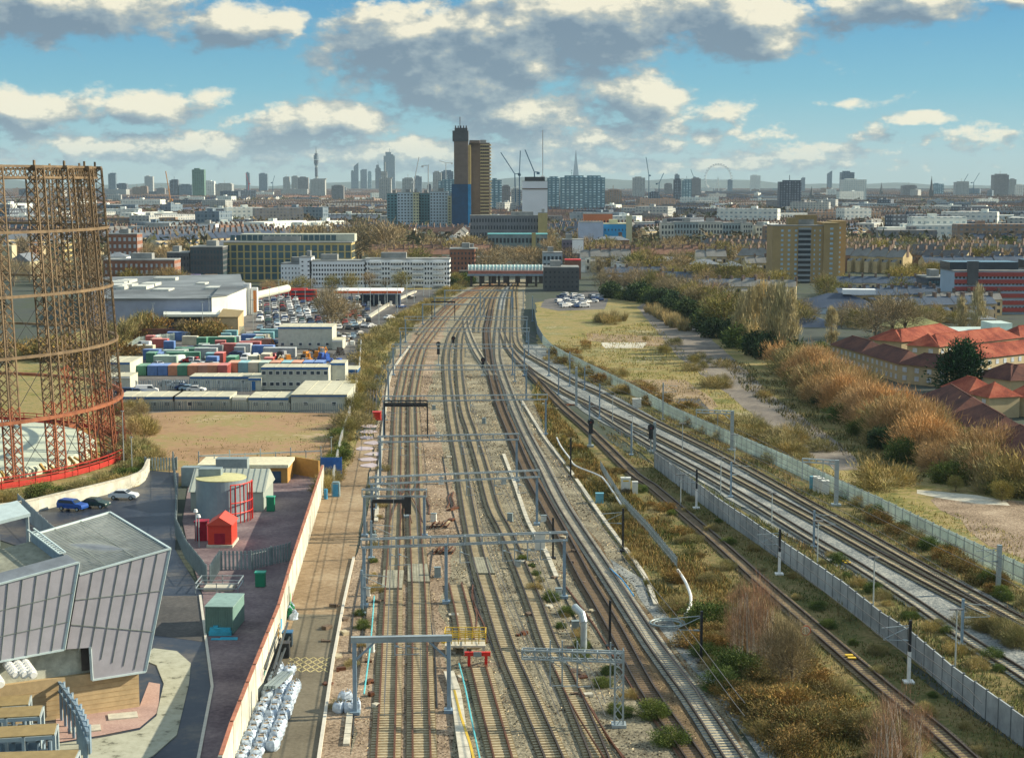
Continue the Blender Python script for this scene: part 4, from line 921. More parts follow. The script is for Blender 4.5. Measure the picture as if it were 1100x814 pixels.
mb.beam(T2(0,.25,.1), T2(0,.88,.1), .12); mb.beam(T2(.045,.25,.1), T2(.045,.88,.1), .12); obj('ladder_grille', mb, m_trim, root)
mb = MB(); mb.hexa([T2(.02,.88,1.3), T2(1,.88,1.3), T2(1,1.15,1.6), T2(.02,1.15,1.6), T2(.02,.88,1.6), T2(1,.88,1.6), T2(1,1.15,1.9), T2(.02,1.15,1.9)]); obj('canopy', mb, m_trim, root)
mb = MB(); 
for u in (.03,.25,.5,.75): mb.beam(T2(u,.92,-1.2), T2(u,.92,1.4), .25)
obj('canopy_posts', mb, m_galv, root)
# brick base and body
zt = F(150,725).z
wdir = (b1-b0_).normalized(); bb = b1-wdir*26
back = Vector((apex.x-rt.x, apex.y-rt.y, 0)).normalized()*13
poly = [bb, b1, b1+back, bb+back]
mb = MB(); mb.prism([(p.x,p.y) for p in poly], 0, zt+.6); wallb = obj('brick_wall', mb, m_brick, root)
mb = MB()
for k in range(1, 7): z = zt*k/7; mb.beam((bb-nrm*.005)+Vector((0,0,z)), (b1-nrm*.005)+Vector((0,0,z)), .04, .03)
obj('wall_joints', mb, M('brick joint', (.38,.26,.13), .9), wallb)
q = [bb-nrm*.5, b1-nrm*.5-wdir*2, b1-nrm*.5-wdir*2+back*.9, bb-nrm*.5+back*.9]
mb = MB(); mb.prism([(p.x,p.y) for p in q], zt+.6, 12.2); obj('inner_body', mb, M('pale inner panel', (.48,.5,.42), .6), root)
mb = MB(); a = onplane(88,733, bb, b1); mb.box(a.x+nrm.x*.05, a.y+nrm.y*.05, .0, 1.6, .12, 0.01)
d1_, d2_ = onplane(87.5,720,bb,b1)+nrm*.04, onplane(98,718,bb,b1)+nrm*.04
mb.hexa([(d1_.x,d1_.y,4.2),(d2_.x,d2_.y,4.2),(d2_.x+nrm.x*.06,d2_.y+nrm.y*.06,4.2),(d1_.x+nrm.x*.06,d1_.y+nrm.y*.06,4.2),(d1_.x,d1_.y,6.9),(d2_.x,d2_.y,6.9),(d2_.x+nrm.x*.06,d2_.y+nrm.y*.06,6.9),(d1_.x+nrm.x*.06,d1_.y+nrm.y*.06,6.9)])
obj('doorway', mb, M('door recess shade', (.05,.045,.04), .8), root)  # flat dark panel, the shade of the door recess put into its colour
for x, y in ((132,769),(92,783)): 
    mb = MB(); c = g(x,y,.1); mb.box(c.x,c.y,.08,2.6,1.6,.12,.3); tag(obj('drain_cover', mb, m_conc), 'pale square cover in the gravel bed, the %s one' % ('larger' if x>100 else 'smaller'), 'drain cover')
# transformer frames in the corner
m_brn = M('brown grating', (.27,.20,.09), .7, .15); m_frame = M('light steel frame', (.42,.50,.52), .4, .1, 1, metal=.2)
for k, (x0, x1, yf, dz) in enumerate(((-30,30,760,4.6),(-30,42,772,4.6),(-8,58,792,4.4),(-40,77,824,4.2))):
    A, B = g(x0, yf, dz), g(x1, yf-4, dz); d = (B-A); u = d.normalized(); v = Vector((-u.y,u.x,0)); dep = 2.7 if k < 3 else 3.2
    t = tag(empty('transformer_frame', (A.x,A.y,0)), ['small brown topped steel frame nearest the brick wall', 'second brown topped steel frame', 'third brown topped steel frame', 'largest brown topped steel frame at the picture corner'][k], 'steel frame', 'brown topped equipment frames')
    o_ = Vector((A.x,A.y,0)); A = A-o_; B = B-o_
    mb = MB(); mb.prism([(p.x,p.y) for p in (A, B, B+v*dep, A+v*dep)], dz-.08, dz); obj('top_grating', mb, m_brn, t)
    mb = MB()
    for p in (A, B, B+v*dep, A+v*dep, A.lerp(B,.5)): mb.beam((p.x,p.y,0),(p.x,p.y,dz-.1),.24)
    for a, b in ((A,B),(B,B+v*dep),(A+v*dep,B+v*dep)): mb.beam(a-Vector((0,0,.25)), b-Vector((0,0,.25)), .2, .3); mb.beam(a-Vector((0,0,2.2)), b-Vector((0,0,2.2)), .12)
    obj('frame', mb, m_frame, t)
    mb = MB()
    for j in range(5): p = A.lerp(B,(j+.5)/5)+v*dep*.5; mb.box(p.x,p.y,.2,1.3,1.2,2.1); mb.tube([(p.x,p.y,2.3),(p.x,p.y,3.4)], .18, 8)
    obj('equipment', mb, m_blue, t)
for k, (x, y) in enumerate(((14,712),(24,712),(33,712),(-2,722))):
    a, b = g(x-13,y-9,6.2), g(x+3,y+13,6.0); mb = MB(); n = 9
    for j in range(n): mb.tube([a.lerp(b,j/n), a.lerp(b,(j+.55)/n)], .42, 12)
    mb.tube([a,b], .26, 10); tag(obj('insulator', mb, m_white), 'ribbed white insulator sloping down beside the brick wall', 'insulator', 'white insulators')
mb = MB(); q = [g(x,y) for x,y in ((40,735),(62,768),(84,800),(96,830))]
for a, b in zip(q, q[1:]):
    n = 5
    for j in range(n): p = a.lerp(b, j/n); mb.beam((p.x,p.y,0),(p.x,p.y,3.6),.22); mb.box(p.x+.3,p.y,1.2,.16,.5,2.4)
    mb.beam((a.x,a.y,3.4),(b.x,b.y,3.4),.25); mb.beam((a.x,a.y,2.6),(b.x,b.y,2.6),.2)
tag(obj('busbar_rack', mb, m_blue), 'stepped blue busbar rack along the edge of the steel frames', 'steel rack')

# ------------------------------------------------------------------ cars
TYRE = (.02,.02,.02)
def car_mesh(name, kind_='car', parts=False):
    """returns body builder in face colours; local +x is the nose"""
    prof = {'car': [(-2.15,.35),(-2.2,.75),(-2.0,.95),(-1.55,1.02),(-1.0,1.42),(.35,1.45),(1.05,1.0),(1.95,.85),(2.2,.6),(2.15,.35)],
            'van': [(-2.5,.35),(-2.55,1.2),(-2.45,1.95),(-2.2,2.05),(1.1,2.0),(1.9,1.25),(2.5,1.05),(2.6,.6),(2.55,.35)],
            'suv': [(-2.15,.4),(-2.2,1.0),(-2.05,1.5),(-1.8,1.65),(.4,1.62),(1.05,1.12),(2.05,1.0),(2.2,.7),(2.15,.4)]}[kind_]
    return prof
def build_car(col, kd='car', parts=False, name='parked_car', loc=None, rz=0, me=None):
    if me is not None: return link(name, me, None, loc, rz)
    prof = car_mesh('', kd); W = .88 if kd != 'van' else .98
    body = MB(); n = len(prof); glass = MB()
    win = {'car': (3, 6), 'van': (4, 5), 'suv': (2, 5)}[kd]
    def yw(z): return W if z < 1.0 else W-(z-1.0)*.32
    b = len(body.v)
    for s in (-1, 1):
        for x, z in prof: body.v.append((x, s*yw(z), z))
    body.face(tuple(b+i for i in range(n)), col); body.face(tuple(b+n+i for i in reversed(range(n))), col)
    for i in range(n):
        j = (i+1) % n; body.face((b+i, b+n+i, b+n+j, b+j), col)
    dark = (.03,.04,.05); gb = glass if parts else body
    # screens
    def scr(p, q):
        (x0,z0),(x1,z1) = p, q; k = .04; nx, nz = -(z1-z0), (x1-x0); l = math.hypot(nx,nz); nx, nz = nx/l*k, nz/l*k
        if nz < 0: nx, nz = -nx, -nz
        a, c = .12, .9
        X0,Z0,X1,Z1 = x0+(x1-x0)*a+nx, z0+(z1-z0)*a+nz, x0+(x1-x0)*c+nx, z0+(z1-z0)*c+nz
        gb.quad((X0,-yw(z0)*.88,Z0),(X0,yw(z0)*.88,Z0),(X1,yw(z1)*.86,Z1),(X1,-yw(z1)*.86,Z1), col=dark)
    if kd == 'car': scr(prof[3],prof[4]); scr(prof[5],prof[6])
    elif kd == 'van': scr(prof[4],prof[5])
    else: scr(prof[4],prof[5]); scr(prof[1],prof[2])
    for s in (-1, 1):
        if kd == 'car': pts = [(-1.4,1.05),(-.95,1.36),(.3,1.38),(.85,1.02)]
        elif kd == 'suv': pts = [(-1.95,1.12),(-1.75,1.52),(.3,1.52),(.85,1.15)]
        else: pts = [(.2,1.35),(.2,1.85),(1.05,1.85),(1.6,1.3)]
        gb.quad(*[(x, s*(yw(z)+.015), z) for x, z in pts], col=dark)
    wx = {'car':(-1.35,1.35),'suv':(-1.35,1.35),'van':(-1.6,1.7)}[kd]
    if not parts:
        for x in wx:
            for s in (-1,1): body.tube([(x,s*(W-.2),.33),(x,s*(W+.02),.33)], .33, 10, col=TYRE)
        return body.mesh(name, MC('car paint', .3, .05)), None
    root = empty(name, loc, rz); obj('body', body, MC('car paint', .3, .05), root); obj('windows', glass, M('car glass',(.03,.04,.05),.08,.1), root)
    for x in wx:
        for s in (-1,1):
            mb = MB(); mb.tube([(x,s*(W-.2),.33),(x,s*(W+.02),.33)], .33, 14); wh = obj('wheel', mb, M('tyre rubber',(.02,.02,.02),.8), root)
            mb = MB(); mb.tube([(x,s*(W-.0),.33),(x,s*(W+.04),.33)], .2, 10); obj('rim', mb, m_galv, wh)
    for s in (-1,1):
        mb = MB(); mb.box(2.12,s*.6,.6,.12,.35,.14); obj('headlight', mb, M('lamp glass',(.6,.6,.55),.2), root)
        mb = MB(); mb.box(-2.17 if kd != 'van' else -2.5,s*.65,.72,.1,.25,.15); obj('tail_light', mb, M('tail lamp red',(.35,.02,.02),.3), root)
    return root
for lab, x, y, rz, c, kd in (('blue van-like car parked nearest the gasholder bank',78,548,-.35,(.02,.08,.32),'suv'), ('dark green car parked between the blue and the silver one',102,545,-.25,(.03,.06,.055),'car'), ('silver white car parked by the curved wall',133,536,-.08,(.62,.66,.68),'car')):
    b0 = g(x,y); tag(build_car(c, kd, True, 'parked_car', (b0.x,b0.y,.05), rz), lab, 'car', 'cars parked by the gasholder bank')
CARC = [('silver',(.5,.52,.54)),('white',(.72,.72,.7)),('black',(.025,.027,.03)),('dark blue',(.03,.06,.15)),('grey',(.2,.21,.22)),('red',(.42,.03,.03)),('pale blue',(.28,.4,.5)),('dark green',(.03,.09,.06))]
CARM = {}
for cn, c in CARC:
    for kd in ('car','suv'): CARM[cn, kd] = build_car(c, kd, False, 'parked_car')[0]
for cn in ('white','grey','silver'): CARM[cn,'van'] = build_car(dict(CARC)[cn], 'van', False, 'parked_van')[0]
def put_car(x, y, rz, cn, kd, lab, grp, loc=None):
    b0 = loc or g(x, y); return tag(link('parked_van' if kd == 'van' else 'parked_car', CARM[cn, kd], None, (b0[0], b0[1], .06), rz), lab, 'van' if kd == 'van' else 'car', grp)
# ------------------------------------------------------------------ gas compound behind the substation
m_grn = M('grey green cladding', (.33,.38,.34), .5, .08, 1); m_grnr = M('grey green roof sheet', (.40,.43,.37), .5, .1, 1)
A, B = g(205,549), g(283,549); wx = (B-A).length; cx, cy = (A.x+B.x)/2, A.y+5; t = tag(empty('metal_shed', (cx,cy,0)), 'grey green metal shed with standing seam roof behind the round tank', 'shed'); zh = top(283,549,528)
mb = MB(); mb.box(0,0,0,wx,10,zh); obj('walls', mb, m_grn, t); mb = MB(); mb.gable(0,0,zh,wx,10,2.6); obj('roof', mb, m_grnr, t)
mb = MB()
for k in range(13): x = -wx/2+wx*k/12; mb.beam((x,-5.3,zh+.0),(x,0,zh+2.62),.12,.1)
obj('roof_seams', mb, m_seam, t); mb = MB(); mb.box(wx/2-2.2,-5.05,0,1.2,.1,zh-.4); obj('door', mb, m_blue, t)
c0 = g(236,560); r_ = 27.5/FOC*c0.y*1.0; t = tag(empty('round_tank', (c0.x,c0.y+r_*.5,0)), 'round blue grey tank building with a pale yellow roof', 'tank'); zt2 = 6.0
mb = MB(); mb.tube([(0,0,0),(0,0,zt2)], r_, 40); obj('wall', mb, M('blue grey tank', (.26,.34,.38), .4, .08, 1, metal=.3), t)
mb = MB(); mb.tube([(0,0,zt2),(0,0,zt2+.12)], r_*1.01, 40); mb.tube([(0,0,zt2+.12),(0,0,zt2+.35)], r_*.95, 40, .3); obj('roof', mb, M('pale yellow roof', (.52,.50,.26), .8, .12), t)
mb = MB(); mb.box(-r_*.45,.8,zt2+.2,3.2,1.8,1.1); obj('roof_unit', mb, m_steel, t)
mb = MB()
for a in np.linspace(-1.1,0.1,8): mb.beam((cos(a)*(r_+.8),sin(a)*(r_+.8),0),(cos(a)*(r_+.8),sin(a)*(r_+.8),5.6),.14)
for z in (1.5,3,5.6): mb.tube([(cos(a)*(r_+.8),sin(a)*(r_+.8),z) for a in np.linspace(-1.1,.1,8)], .09, 6)
obj('red_pipework', mb, m_red, t)
A, B = g(223.5,588), g(249,588); wx = (B-A).length; zh = top(236,588,564); t = tag(empty('red_kiosk', ((A.x+B.x)/2,A.y+2.2,0)), 'bright red kiosk with pitched roof in the gas compound', 'kiosk')
m_redk = M('kiosk red', (.60,.05,.03), .45, .06); mb = MB(); mb.box(0,0,.4,wx,4.4,zh-.4); obj('walls', mb, m_redk, t); mb = MB(); mb.gable(0,0,zh,4.4,wx,1.1,pi/2,.2); obj('roof', mb, M('roof red', (.62,.08,.05), .45, .06), t)
mb = MB(); mb.box(0,-2.23,.5,wx*.45,.06,zh-1.6); obj('door', mb, M('door crimson', (.32,.01,.03), .4), t); mb = MB(); mb.box(0,0,0,wx*1.1,5,.38); obj('plinth', mb, m_conc, t)
for lab, x, y in (('crimson cabinet left of the red kiosk',217,580),): b0 = g(x,y); mb = MB(); mb.box(0,0,0,1.6,1.6,2.6); mb.box(0,0,2.6,1.8,1.8,.15); tag(obj('red_cabinet', mb, M('door crimson', (.32,.01,.03), .4), None, b0), lab, 'cabinet')
for x, y in ((211,582),(214,588)): b0 = g(x,y); t = tag(empty('lamp_post', b0), 'short white headed lamp post beside the red kiosk, the %s one' % ('left' if x==211 else 'right'), 'lamp post'); mb = MB(); mb.tube([(0,0,0),(0,0,4.2)], .09, 8); obj('pole', mb, m_galv, t); mb = MB(); mb.tube([(0,0,4.1),(0,0,4.5)], .32, 10, .2); obj('lamp', mb, m_white, t)
m_bin = M('green bin plastic', (.02,.22,.12), .5, .1)
for lab, x, y, h in (('tall green bin beside the metal shed',291,549,2.0), ('green wheeled bin in the yard by the low fence',280,630,1.6)):
    b0 = g(x,y); t = tag(empty('waste_bin', b0), lab, 'bin', 'green bins'); mb = MB(); mb.box(0,0,.1,1.15,1.0,h); obj('body', mb, m_bin, t); mb = MB(); mb.box(0,0,h+.11,1.3,1.15,.16); obj('lid', mb, M('bin lid green', (.04,.34,.22), .5), t)
A, B = g(221,681), g(254,681); wx = (B-A).length*.92; t = tag(empty('green_container', ((A.x+B.x)/2,A.y+2.6,0), -.05), 'grey green corrugated container on the road edge', 'container'); m_gc = M('container green', (.16,.27,.24), .5, .1)
mb = MB(); mb.box(0,0,.1,wx,5.6,2.9)
for k in range(16): mb.box(-wx/2+wx*(k+.5)/16,-2.85,.2,wx/32,.1,2.7)
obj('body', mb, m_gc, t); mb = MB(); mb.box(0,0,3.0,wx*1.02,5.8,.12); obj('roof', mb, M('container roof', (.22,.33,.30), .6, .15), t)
c0 = g(237,682); mb = MB(); mb.box(0,0,0,2.4,.9,.5); mb.box(0,0,.5,2.2,.7,.35); mb.box(-.5,0,.85,.5,.5,.2); tag(obj('pallet_stack', mb, M('cyan plastic',(.05,.38,.55),.5,.2), None, c0), 'cyan plastic barriers stacked in front of the green container', 'barriers')
c0 = g(241,687); mb = MB(); mb.box(0,0,0,2.8,.5,.12); mb.box(.4,.5,0,1.8,.3,.12); tag(obj('plastic_barrier', mb, M('cyan plastic',(.05,.38,.55),.5,.2), None, c0), 'blue plastic barrier lying flat in front of the cyan stack', 'barrier')
c0 = g(236,633); t = tag(empty('rail_enclosure', c0), 'galvanised rail enclosure above the green container', 'enclosure'); mb = MB()
for z in (.6,1.2):
    for a, b in (((-2.5,-2),(2.5,-2)),((2.5,-2),(2.5,2)),((2.5,2),(-2.5,2)),((-2.5,2),(-2.5,-2))): mb.beam((*a,z),(*b,z),.09)
for a in ((-2.5,-2),(2.5,-2),(2.5,2),(-2.5,2),(0,-2),(0,2)): mb.beam((*a,0),(*a,1.3),.09)
obj('railing', mb, m_galv, t); mb = MB(); mb.box(0,0,0,3.4,2.2,.5); obj('plinth', mb, m_conc, t)
# brick substation with pale flat roof
A, B = g(214,519), g(309,519); wx = (B-A).length; zh = top(309,519,502); t = tag(empty('brick_substation', ((A.x+B.x)/2,A.y+3.5,0)), 'low buff brick building with cream flat roof behind the metal shed', 'building'); mb = MB(); mb.box(0,0,0,wx,7,zh); obj('walls', mb, M('orange brick',(.42,.24,.07),.85,.12), t)
mb = MB(); mb.box(0,0,zh,wx*1.03,7.8,.5); obj('roof', mb, M('cream roof',(.66,.62,.44),.8,.15), t); mb = MB(); mb.box(wx*.3,-3.54,0,3.6,.08,zh-.6); obj('door', mb, M('navy door',(.03,.07,.12),.5), t)
mb = MB(); mb.box(-wx*.1,-5,0,5.0,2.2,4.4); mb.box(-wx*.35,-5,0,9,2,3.0); obj('plant', mb, m_steel, t)
mb = MB(); a, b = g(309,508), g(343,514); mb.beam((a.x,a.y,1.5),(b.x,b.y,1.5),.3,3.0); tag(obj('brick_wall', mb, M('orange brick',(.42,.24,.07),.85,.12)), 'orange brick screen wall right of the low brick building', 'wall')
mb = MB(); a, b = g(214,513), g(345,507)
for k in range(9): p = a.lerp(b,k/8); mb.beam((p.x,p.y,0),(p.x,p.y,4.4 if k % 2 == 0 else 3.8),.16)
mb.beam((a.x,a.y,3.6),(b.x,b.y,3.6),.18); tag(obj('pipe_rail', mb, m_galv), 'galvanised pipe rail on posts behind the low brick building', 'rail')
for x, y, yt in ((356,494,470),(133,500,442),(142,510,470)):
    b0 = g(x,y); mb = MB(); mb.tube([(0,0,0),(0,0,top(x,y,yt))], .1, 8, .06); mb.box(0,0,top(x,y,yt),.5,.2,.15); tag(obj('lamp_post', mb, m_galv, None, b0), {356:'lamp post in the shaded strip right of the cleared plot',133:'taller lamp post beside the gasholder ring',142:'shorter lamp post beside the gasholder ring'}[x], 'lamp post')

# ------------------------------------------------------------------ depot: cabins, containers
m_cabin = M('cabin grey white', (.52,.53,.45), .6, .14, .8); m_croof = M('cabin roof', (.50,.48,.36), .8, .18, .6); m_bblue = M('blue fascia', (.03,.14,.36), .5, .1); m_win = M('dark window', (.05,.07,.09), .15, .3, .5)
def cabin(label, x0, x1, yb, yt, dep, nwin, storeys=1, fascia=m_bblue, wall=m_cabin, roof=m_croof, name='site_cabin', grp='grey site cabins', door=None, h=None):
    A, B = g(x0,yb), g(x1,yb); wx = (B-A).length; h = h or max(2.6*storeys, top((x0+x1)/2, yb, yt)); t = tag(empty(name, ((A.x+B.x)/2, A.y+dep/2, 0)), label, 'cabin', grp)
    mb = MB(); mb.box(0,0,.1,wx,dep,h-.1); ns = max(1, round(wx/3)); 
    for k in range(1, ns*2): mb.box(-wx/2+wx*k/(ns*2),-dep/2-.03,.2,.09,.06,h-.6)
    obj('walls', mb, wall, t); mb = MB(); mb.box(0,0,h,wx*1.01,dep*1.02,.22)
    for k in range(1, ns): mb.box(-wx/2+wx*k/ns,0,h+.22,.12,dep,.07)
    obj('roof', mb, roof, t); mb = MB(); mb.box(0,-dep/2-.12,h-.3,wx,.1,.42); obj('fascia', mb, fascia, t)
    for s in range(storeys):
        for k in range(nwin):
            xw = -wx/2+wx*(k+.5)/nwin+rnd.uniform(-.2,.2); zb = 1.0+s*h/storeys; mb = MB(); mb.box(xw,-dep/2-.07,zb,1.05,.06,.95); f = obj('window', mb, m_white, t); mb = MB(); mb.box(xw,-dep/2-.11,zb+.1,.85,.05,.75); obj('pane', mb, m_win, f)
    if door is not None: mb = MB(); mb.box(-wx/2+wx*door,-dep/2-.07,.2,1.1,.06,2.1); obj('door', mb, m_bblue, t)
    return t
cabin('long low cabin nearest the gasholder along the plot edge', 126,188,441,427,9,4); cabin('long low cabin in the middle of the plot edge row', 186,247,441,427,9,5)
cabin('small pale cabin between the two long pairs', 250,265,441,433,4,0, fascia=m_white); cabin('cabin with a three bay roof in the front row', 267,310,441,428,10,3); cabin('widest cabin with blue fascia at the right end of the front row', 313,373,441,430,24,2, fascia=m_bblue, h=3.3)
cabin('two storey stacked cabins with ten bays of windows', 281,353,419,398,7,10,2); cabin('tall corner cabin right of the stacked ones', 355,371,416,397,7,1,1,h=5.6); cabin('long low cabin left of the stacked cabins', 204,281,417,406,7,6,1)
cabin('small cabin with a blue door beside the stacked cabins', 267,281,420,407,5,0,1,door=.35); cabin('blue fronted cabin at the right end of the depot', 371,384,409,401,8,2,1,wall=m_bblue)
cabin('large two storey pale site building above the depot yard', 299,357,375,358,12,6,1,h=6.3); cabin('lower annex right of the large pale site building', 357,368,376,366,9,0,1,fascia=m_white); cabin('pale cabin at the left end of the depot', 112,140,407,390,14,3,1); cabin('white low annex at the depot left end', 112,140,418,405,8,1,1,fascia=m_white)
CC = [('green',(.03,.22,.12)),('blue',(.03,.15,.45)),('orange',(.52,.17,.05)),('rust',(.45,.18,.09)),('pale green',(.3,.42,.33)),('grey',(.35,.38,.38)),('red',(.5,.06,.04)),('turquoise',(.1,.36,.4)),('cream',(.5,.46,.3))]
CC = [(n_, tuple(.75*v+.25*(sum(c_)/3)+.02 for v in c_)) for n_, c_ in CC]
def container(label, x, y, rz, c, L_=6.1, grp='shipping containers in the depot', h=2.6):
    b0 = g(x,y); t = tag(empty('shipping_container', (b0.x,b0.y+1.5,0), rz), label, 'container', grp); mb = MB(); mb.box(0,0,.1,L_,2.44,h-.1)
    n = int(L_/.5)
    for k in range(n): mb.box(-L_/2+L_*(k+.5)/n,-1.25,.2,.22,.06,h-.3)
    obj('body', mb, M('container '+str(c), c, .6, .2, .6), t); mb = MB(); mb.box(0,0,h,L_*1.005,2.47,.06); obj('roof', mb, M('container top '+str(c), tuple(min(1,v*1.1+.10) for v in c), .7, .25, .6), t)  # roof is a lighter copy of the body colour, as if lit from above
for k, (x, ci) in enumerate(((153,0),(165,1),(176,1),(187,2),(197,0),(208,2),(219,3),(229,2),(240,6),(251,2),(262,7),(273,8),(284,4),(296,2),(308,7),(319,2),(331,1),(343,1))):
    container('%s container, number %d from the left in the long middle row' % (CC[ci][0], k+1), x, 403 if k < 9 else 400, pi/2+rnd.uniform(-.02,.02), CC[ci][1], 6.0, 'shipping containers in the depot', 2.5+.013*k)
for k, (x, y, ci) in enumerate(((196,389,0),(205,384,0),(228,381,5),(244,380,5),(258,379,6),(268,377,6),(280,374,3),(300,384,5),(190,366,1),(283,366,7),(270,369,1),(236,372,0),(246,371,5),(290,363,7),(312,362,1),(322,360,7))):
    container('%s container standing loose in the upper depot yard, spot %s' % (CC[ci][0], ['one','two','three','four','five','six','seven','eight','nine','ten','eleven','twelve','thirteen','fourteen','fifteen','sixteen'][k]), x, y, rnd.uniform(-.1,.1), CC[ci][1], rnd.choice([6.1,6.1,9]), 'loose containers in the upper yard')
for k in range(40):
    x, y = rnd.uniform(150,292), rnd.uniform(363,394); ci = rnd.choice([0,1,3,4,5,5,5,7,8,8,8,6])
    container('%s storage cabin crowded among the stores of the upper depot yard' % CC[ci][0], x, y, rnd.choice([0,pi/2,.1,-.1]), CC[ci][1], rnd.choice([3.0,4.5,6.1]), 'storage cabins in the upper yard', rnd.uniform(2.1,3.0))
for k in range(26):
    x, y = rnd.uniform(150,300), rnd.uniform(368,396); cn = rnd.choice(['white','white','dark blue','silver','black','red']); kd = rnd.choice(['car','van' if cn == 'white' else 'suv'])
    put_car(x, y, rnd.uniform(0,6), cn, kd, '%s %s squeezed between the cabins of the upper yard' % (cn, 'van' if kd == 'van' else 'car'), 'vehicles between the upper yard cabins')
fence('palisade_fence', 'grey palisade fence in front of the coloured containers', [(146,420),(205,418),(270,421)], 2.4, 2.8, (m_galv, m_galv), .04, 'fence', .14, pale=True)
fence('palisade_fence', 'pale palisade fence behind the upper depot yard', [(118,392),(150,370),(215,363),(262,358)], 2.4, 2.8, (m_pale, m_pale), .04, 'fence', .14, pale=True)
region('depot_yard', [(112,420),(112,385),(160,362),(270,352),(395,350),(388,400),(380,425),(372,445),(128,446)], m_car_park, .012, .3)
for k, (x, y, cn, kd) in enumerate(((134,424,'dark blue','suv'),(147,424,'dark blue','car'),(158,423,'white','van'),(190,417,'silver','suv'),(198,419,'dark blue','car'),(203,420,'pale blue','car'),(211,421,'white','car'),(180,415,'grey','car'),
    (205,377,'dark blue','car'),(214,377,'silver','car'),(222,380,'white','van'),(235,377,'dark blue','suv'),(203,385,'dark blue','suv'),(225,386,'white','car'),(255,388,'red','car'),(264,388,'white','van'),(275,388,'white','van'),(287,388,'white','van'),(232,395,'white','car'))):
    put_car(x, y, rnd.choice([0, pi])+rnd.uniform(-.25,.25) if y > 410 else rnd.choice([pi/2,-pi/2,0])+rnd.uniform(-.2,.2), cn, kd, '%s %s parked in the depot yard, %s' % (cn, 'van' if kd == 'van' else 'car', 'in the front row behind the long cabins' if y > 410 else 'among the upper containers'), 'vehicles parked in the depot')
for k in range(34):    # plant and stored materials
    x, y = rnd.uniform(300,366), rnd.uniform(380,394)
    if k > 22: x, y = rnd.uniform(268,296), rnd.uniform(366,373)
    b0 = g(x,y); cn, c = rnd.choice([('orange',(.55,.22,.03)),('orange',(.55,.22,.03)),('grey',(.3,.31,.32)),('black',(.05,.05,.05)),('cream',(.5,.48,.36)),('blue',(.04,.12,.45))]); mb = MB()
    mb.box(0,0,.4,2.6,1.4,.8); mb.box(-.4,0,1.2,1.1,1.2,1.0); mb.beam((.9,0,1.0),(2.0,0,2.1),.22); mb.beam((2.0,0,2.1),(2.8,0,.9),.18)
    for xx in (-.9,.9):
        for s in (-.7,.7): mb.tube([(xx,s-.1,.4),(xx,s+.1,.4)], .4, 8)
    tag(obj('plant_machine', mb, M('plant '+cn, c, .5, .2), None, b0, rnd.uniform(0,6)), 'small %s plant machine in the crowded upper yard' % cn, 'machine', 'plant machines in the yard')
for k in range(26):
    b0 = g(rnd.uniform(362,380), rnd.uniform(360,372)); mb = MB(); mb.box(0,0,0,rnd.uniform(1,2.5),1.2,rnd.uniform(.8,1.8)); mb.box(.3,.2,0,.8,2.0,1.0,.4); tag(obj('material_stack', mb, rnd.choice([m_conc, m_blk, m_white, m_slpd, m_blue]), None, b0, rnd.uniform(0,3)), 'small stack of stored building material by the yard corner', 'material stack', 'material stacks')

# ------------------------------------------------------------------ supermarket, car park, filling station
m_sm = M('supermarket wall', (.62,.64,.58), .6, .1, .4); m_smb = M('lilac grey wall panel', (.30,.34,.45), .6, .08, .3); m_smr = M('supermarket roof', (.17,.19,.20), .7, .45, .06)
region('supermarket_car_park', [(240,352),(262,318),(300,309),(440,311),(470,311),(440,322),(400,345),(370,357),(300,358)], m_car_park, .014, .3)
region('approach_road', [(345,362),(392,346),(430,326),(455,314),(468,314),(452,326),(420,345),(398,360),(396,372),(384,372),(380,360)], m_asph, .03, .3)
kb = MB(); q = [g(x,y,.3) for x,y in [(372,352),(392,343),(420,325),(446,313)]]
for a, b in zip(q, q[1:]): kb.beam(a, b, 1.6, .6)
kind(obj('road_edge', kb, m_conc), 'structure')
t = tag(empty('supermarket', (0,0,0)), 'wide low supermarket with grey roofs and lilac side wall', 'supermarket')
def blockpx(px, z1, z0=0): return [(g(x,y).x, g(x,y).y) for x, y in px], z0, z1
def pr(name, px, z0, z1, mat, parent, roofmat=None):
    P = [(g(x,y).x, g(x,y).y) for x,y in px]; mb = MB(); mb.prism(P, z0, z1); o = obj(name, mb, mat, parent)
    if roofmat is not None:
        mb = MB(); n = len(P); cxx = sum(p[0] for p in P)/n; cyy = sum(p[1] for p in P)/n; mb.prism([(p[0]+(p[0]-cxx)*.012, p[1]+(p[1]-cyy)*.012) for p in P], z1, z1+.35); obj('roof', mb, roofmat, o)
    return o
pr('main_hall', [(95,350),(228,350),(262,338),(258,318),(110,322)], 0, 9.0, m_smb, t, m_smr)
pr('entrance_hall', [(228,351),(245,349),(268,337),(262,330),(240,334)], 0, 9.9, m_sm, t, m_smr)
pr('loading_canopy', [(176,354),(238,354),(236,349),(176,349)], 4.2, 5.0, m_sm, t)
pr('loading_bay', [(178,353),(236,353),(236,350),(178,350)], 0, 4.1, M('dark loading bay',(.03,.04,.06),.7), t)
mb = MB()
for k in range(13):
    p = g(rnd.uniform(125,250), rnd.uniform(322,340)); mb.box(p.x,p.y,9.35,rnd.uniform(3,9),rnd.uniform(6,14),rnd.uniform(.5,1.3))
obj('rooflights', mb, M('pale rooflight',(.55,.56,.5),.5,.2), t)
mb = MB(); c = g(266,338); mb.box(c.x,c.y,0,2.5,3,11.5); mb.box(c.x+2.8,c.y-.5,0,2.2,2.6,10); obj('entrance_pylon', mb, m_white, t)
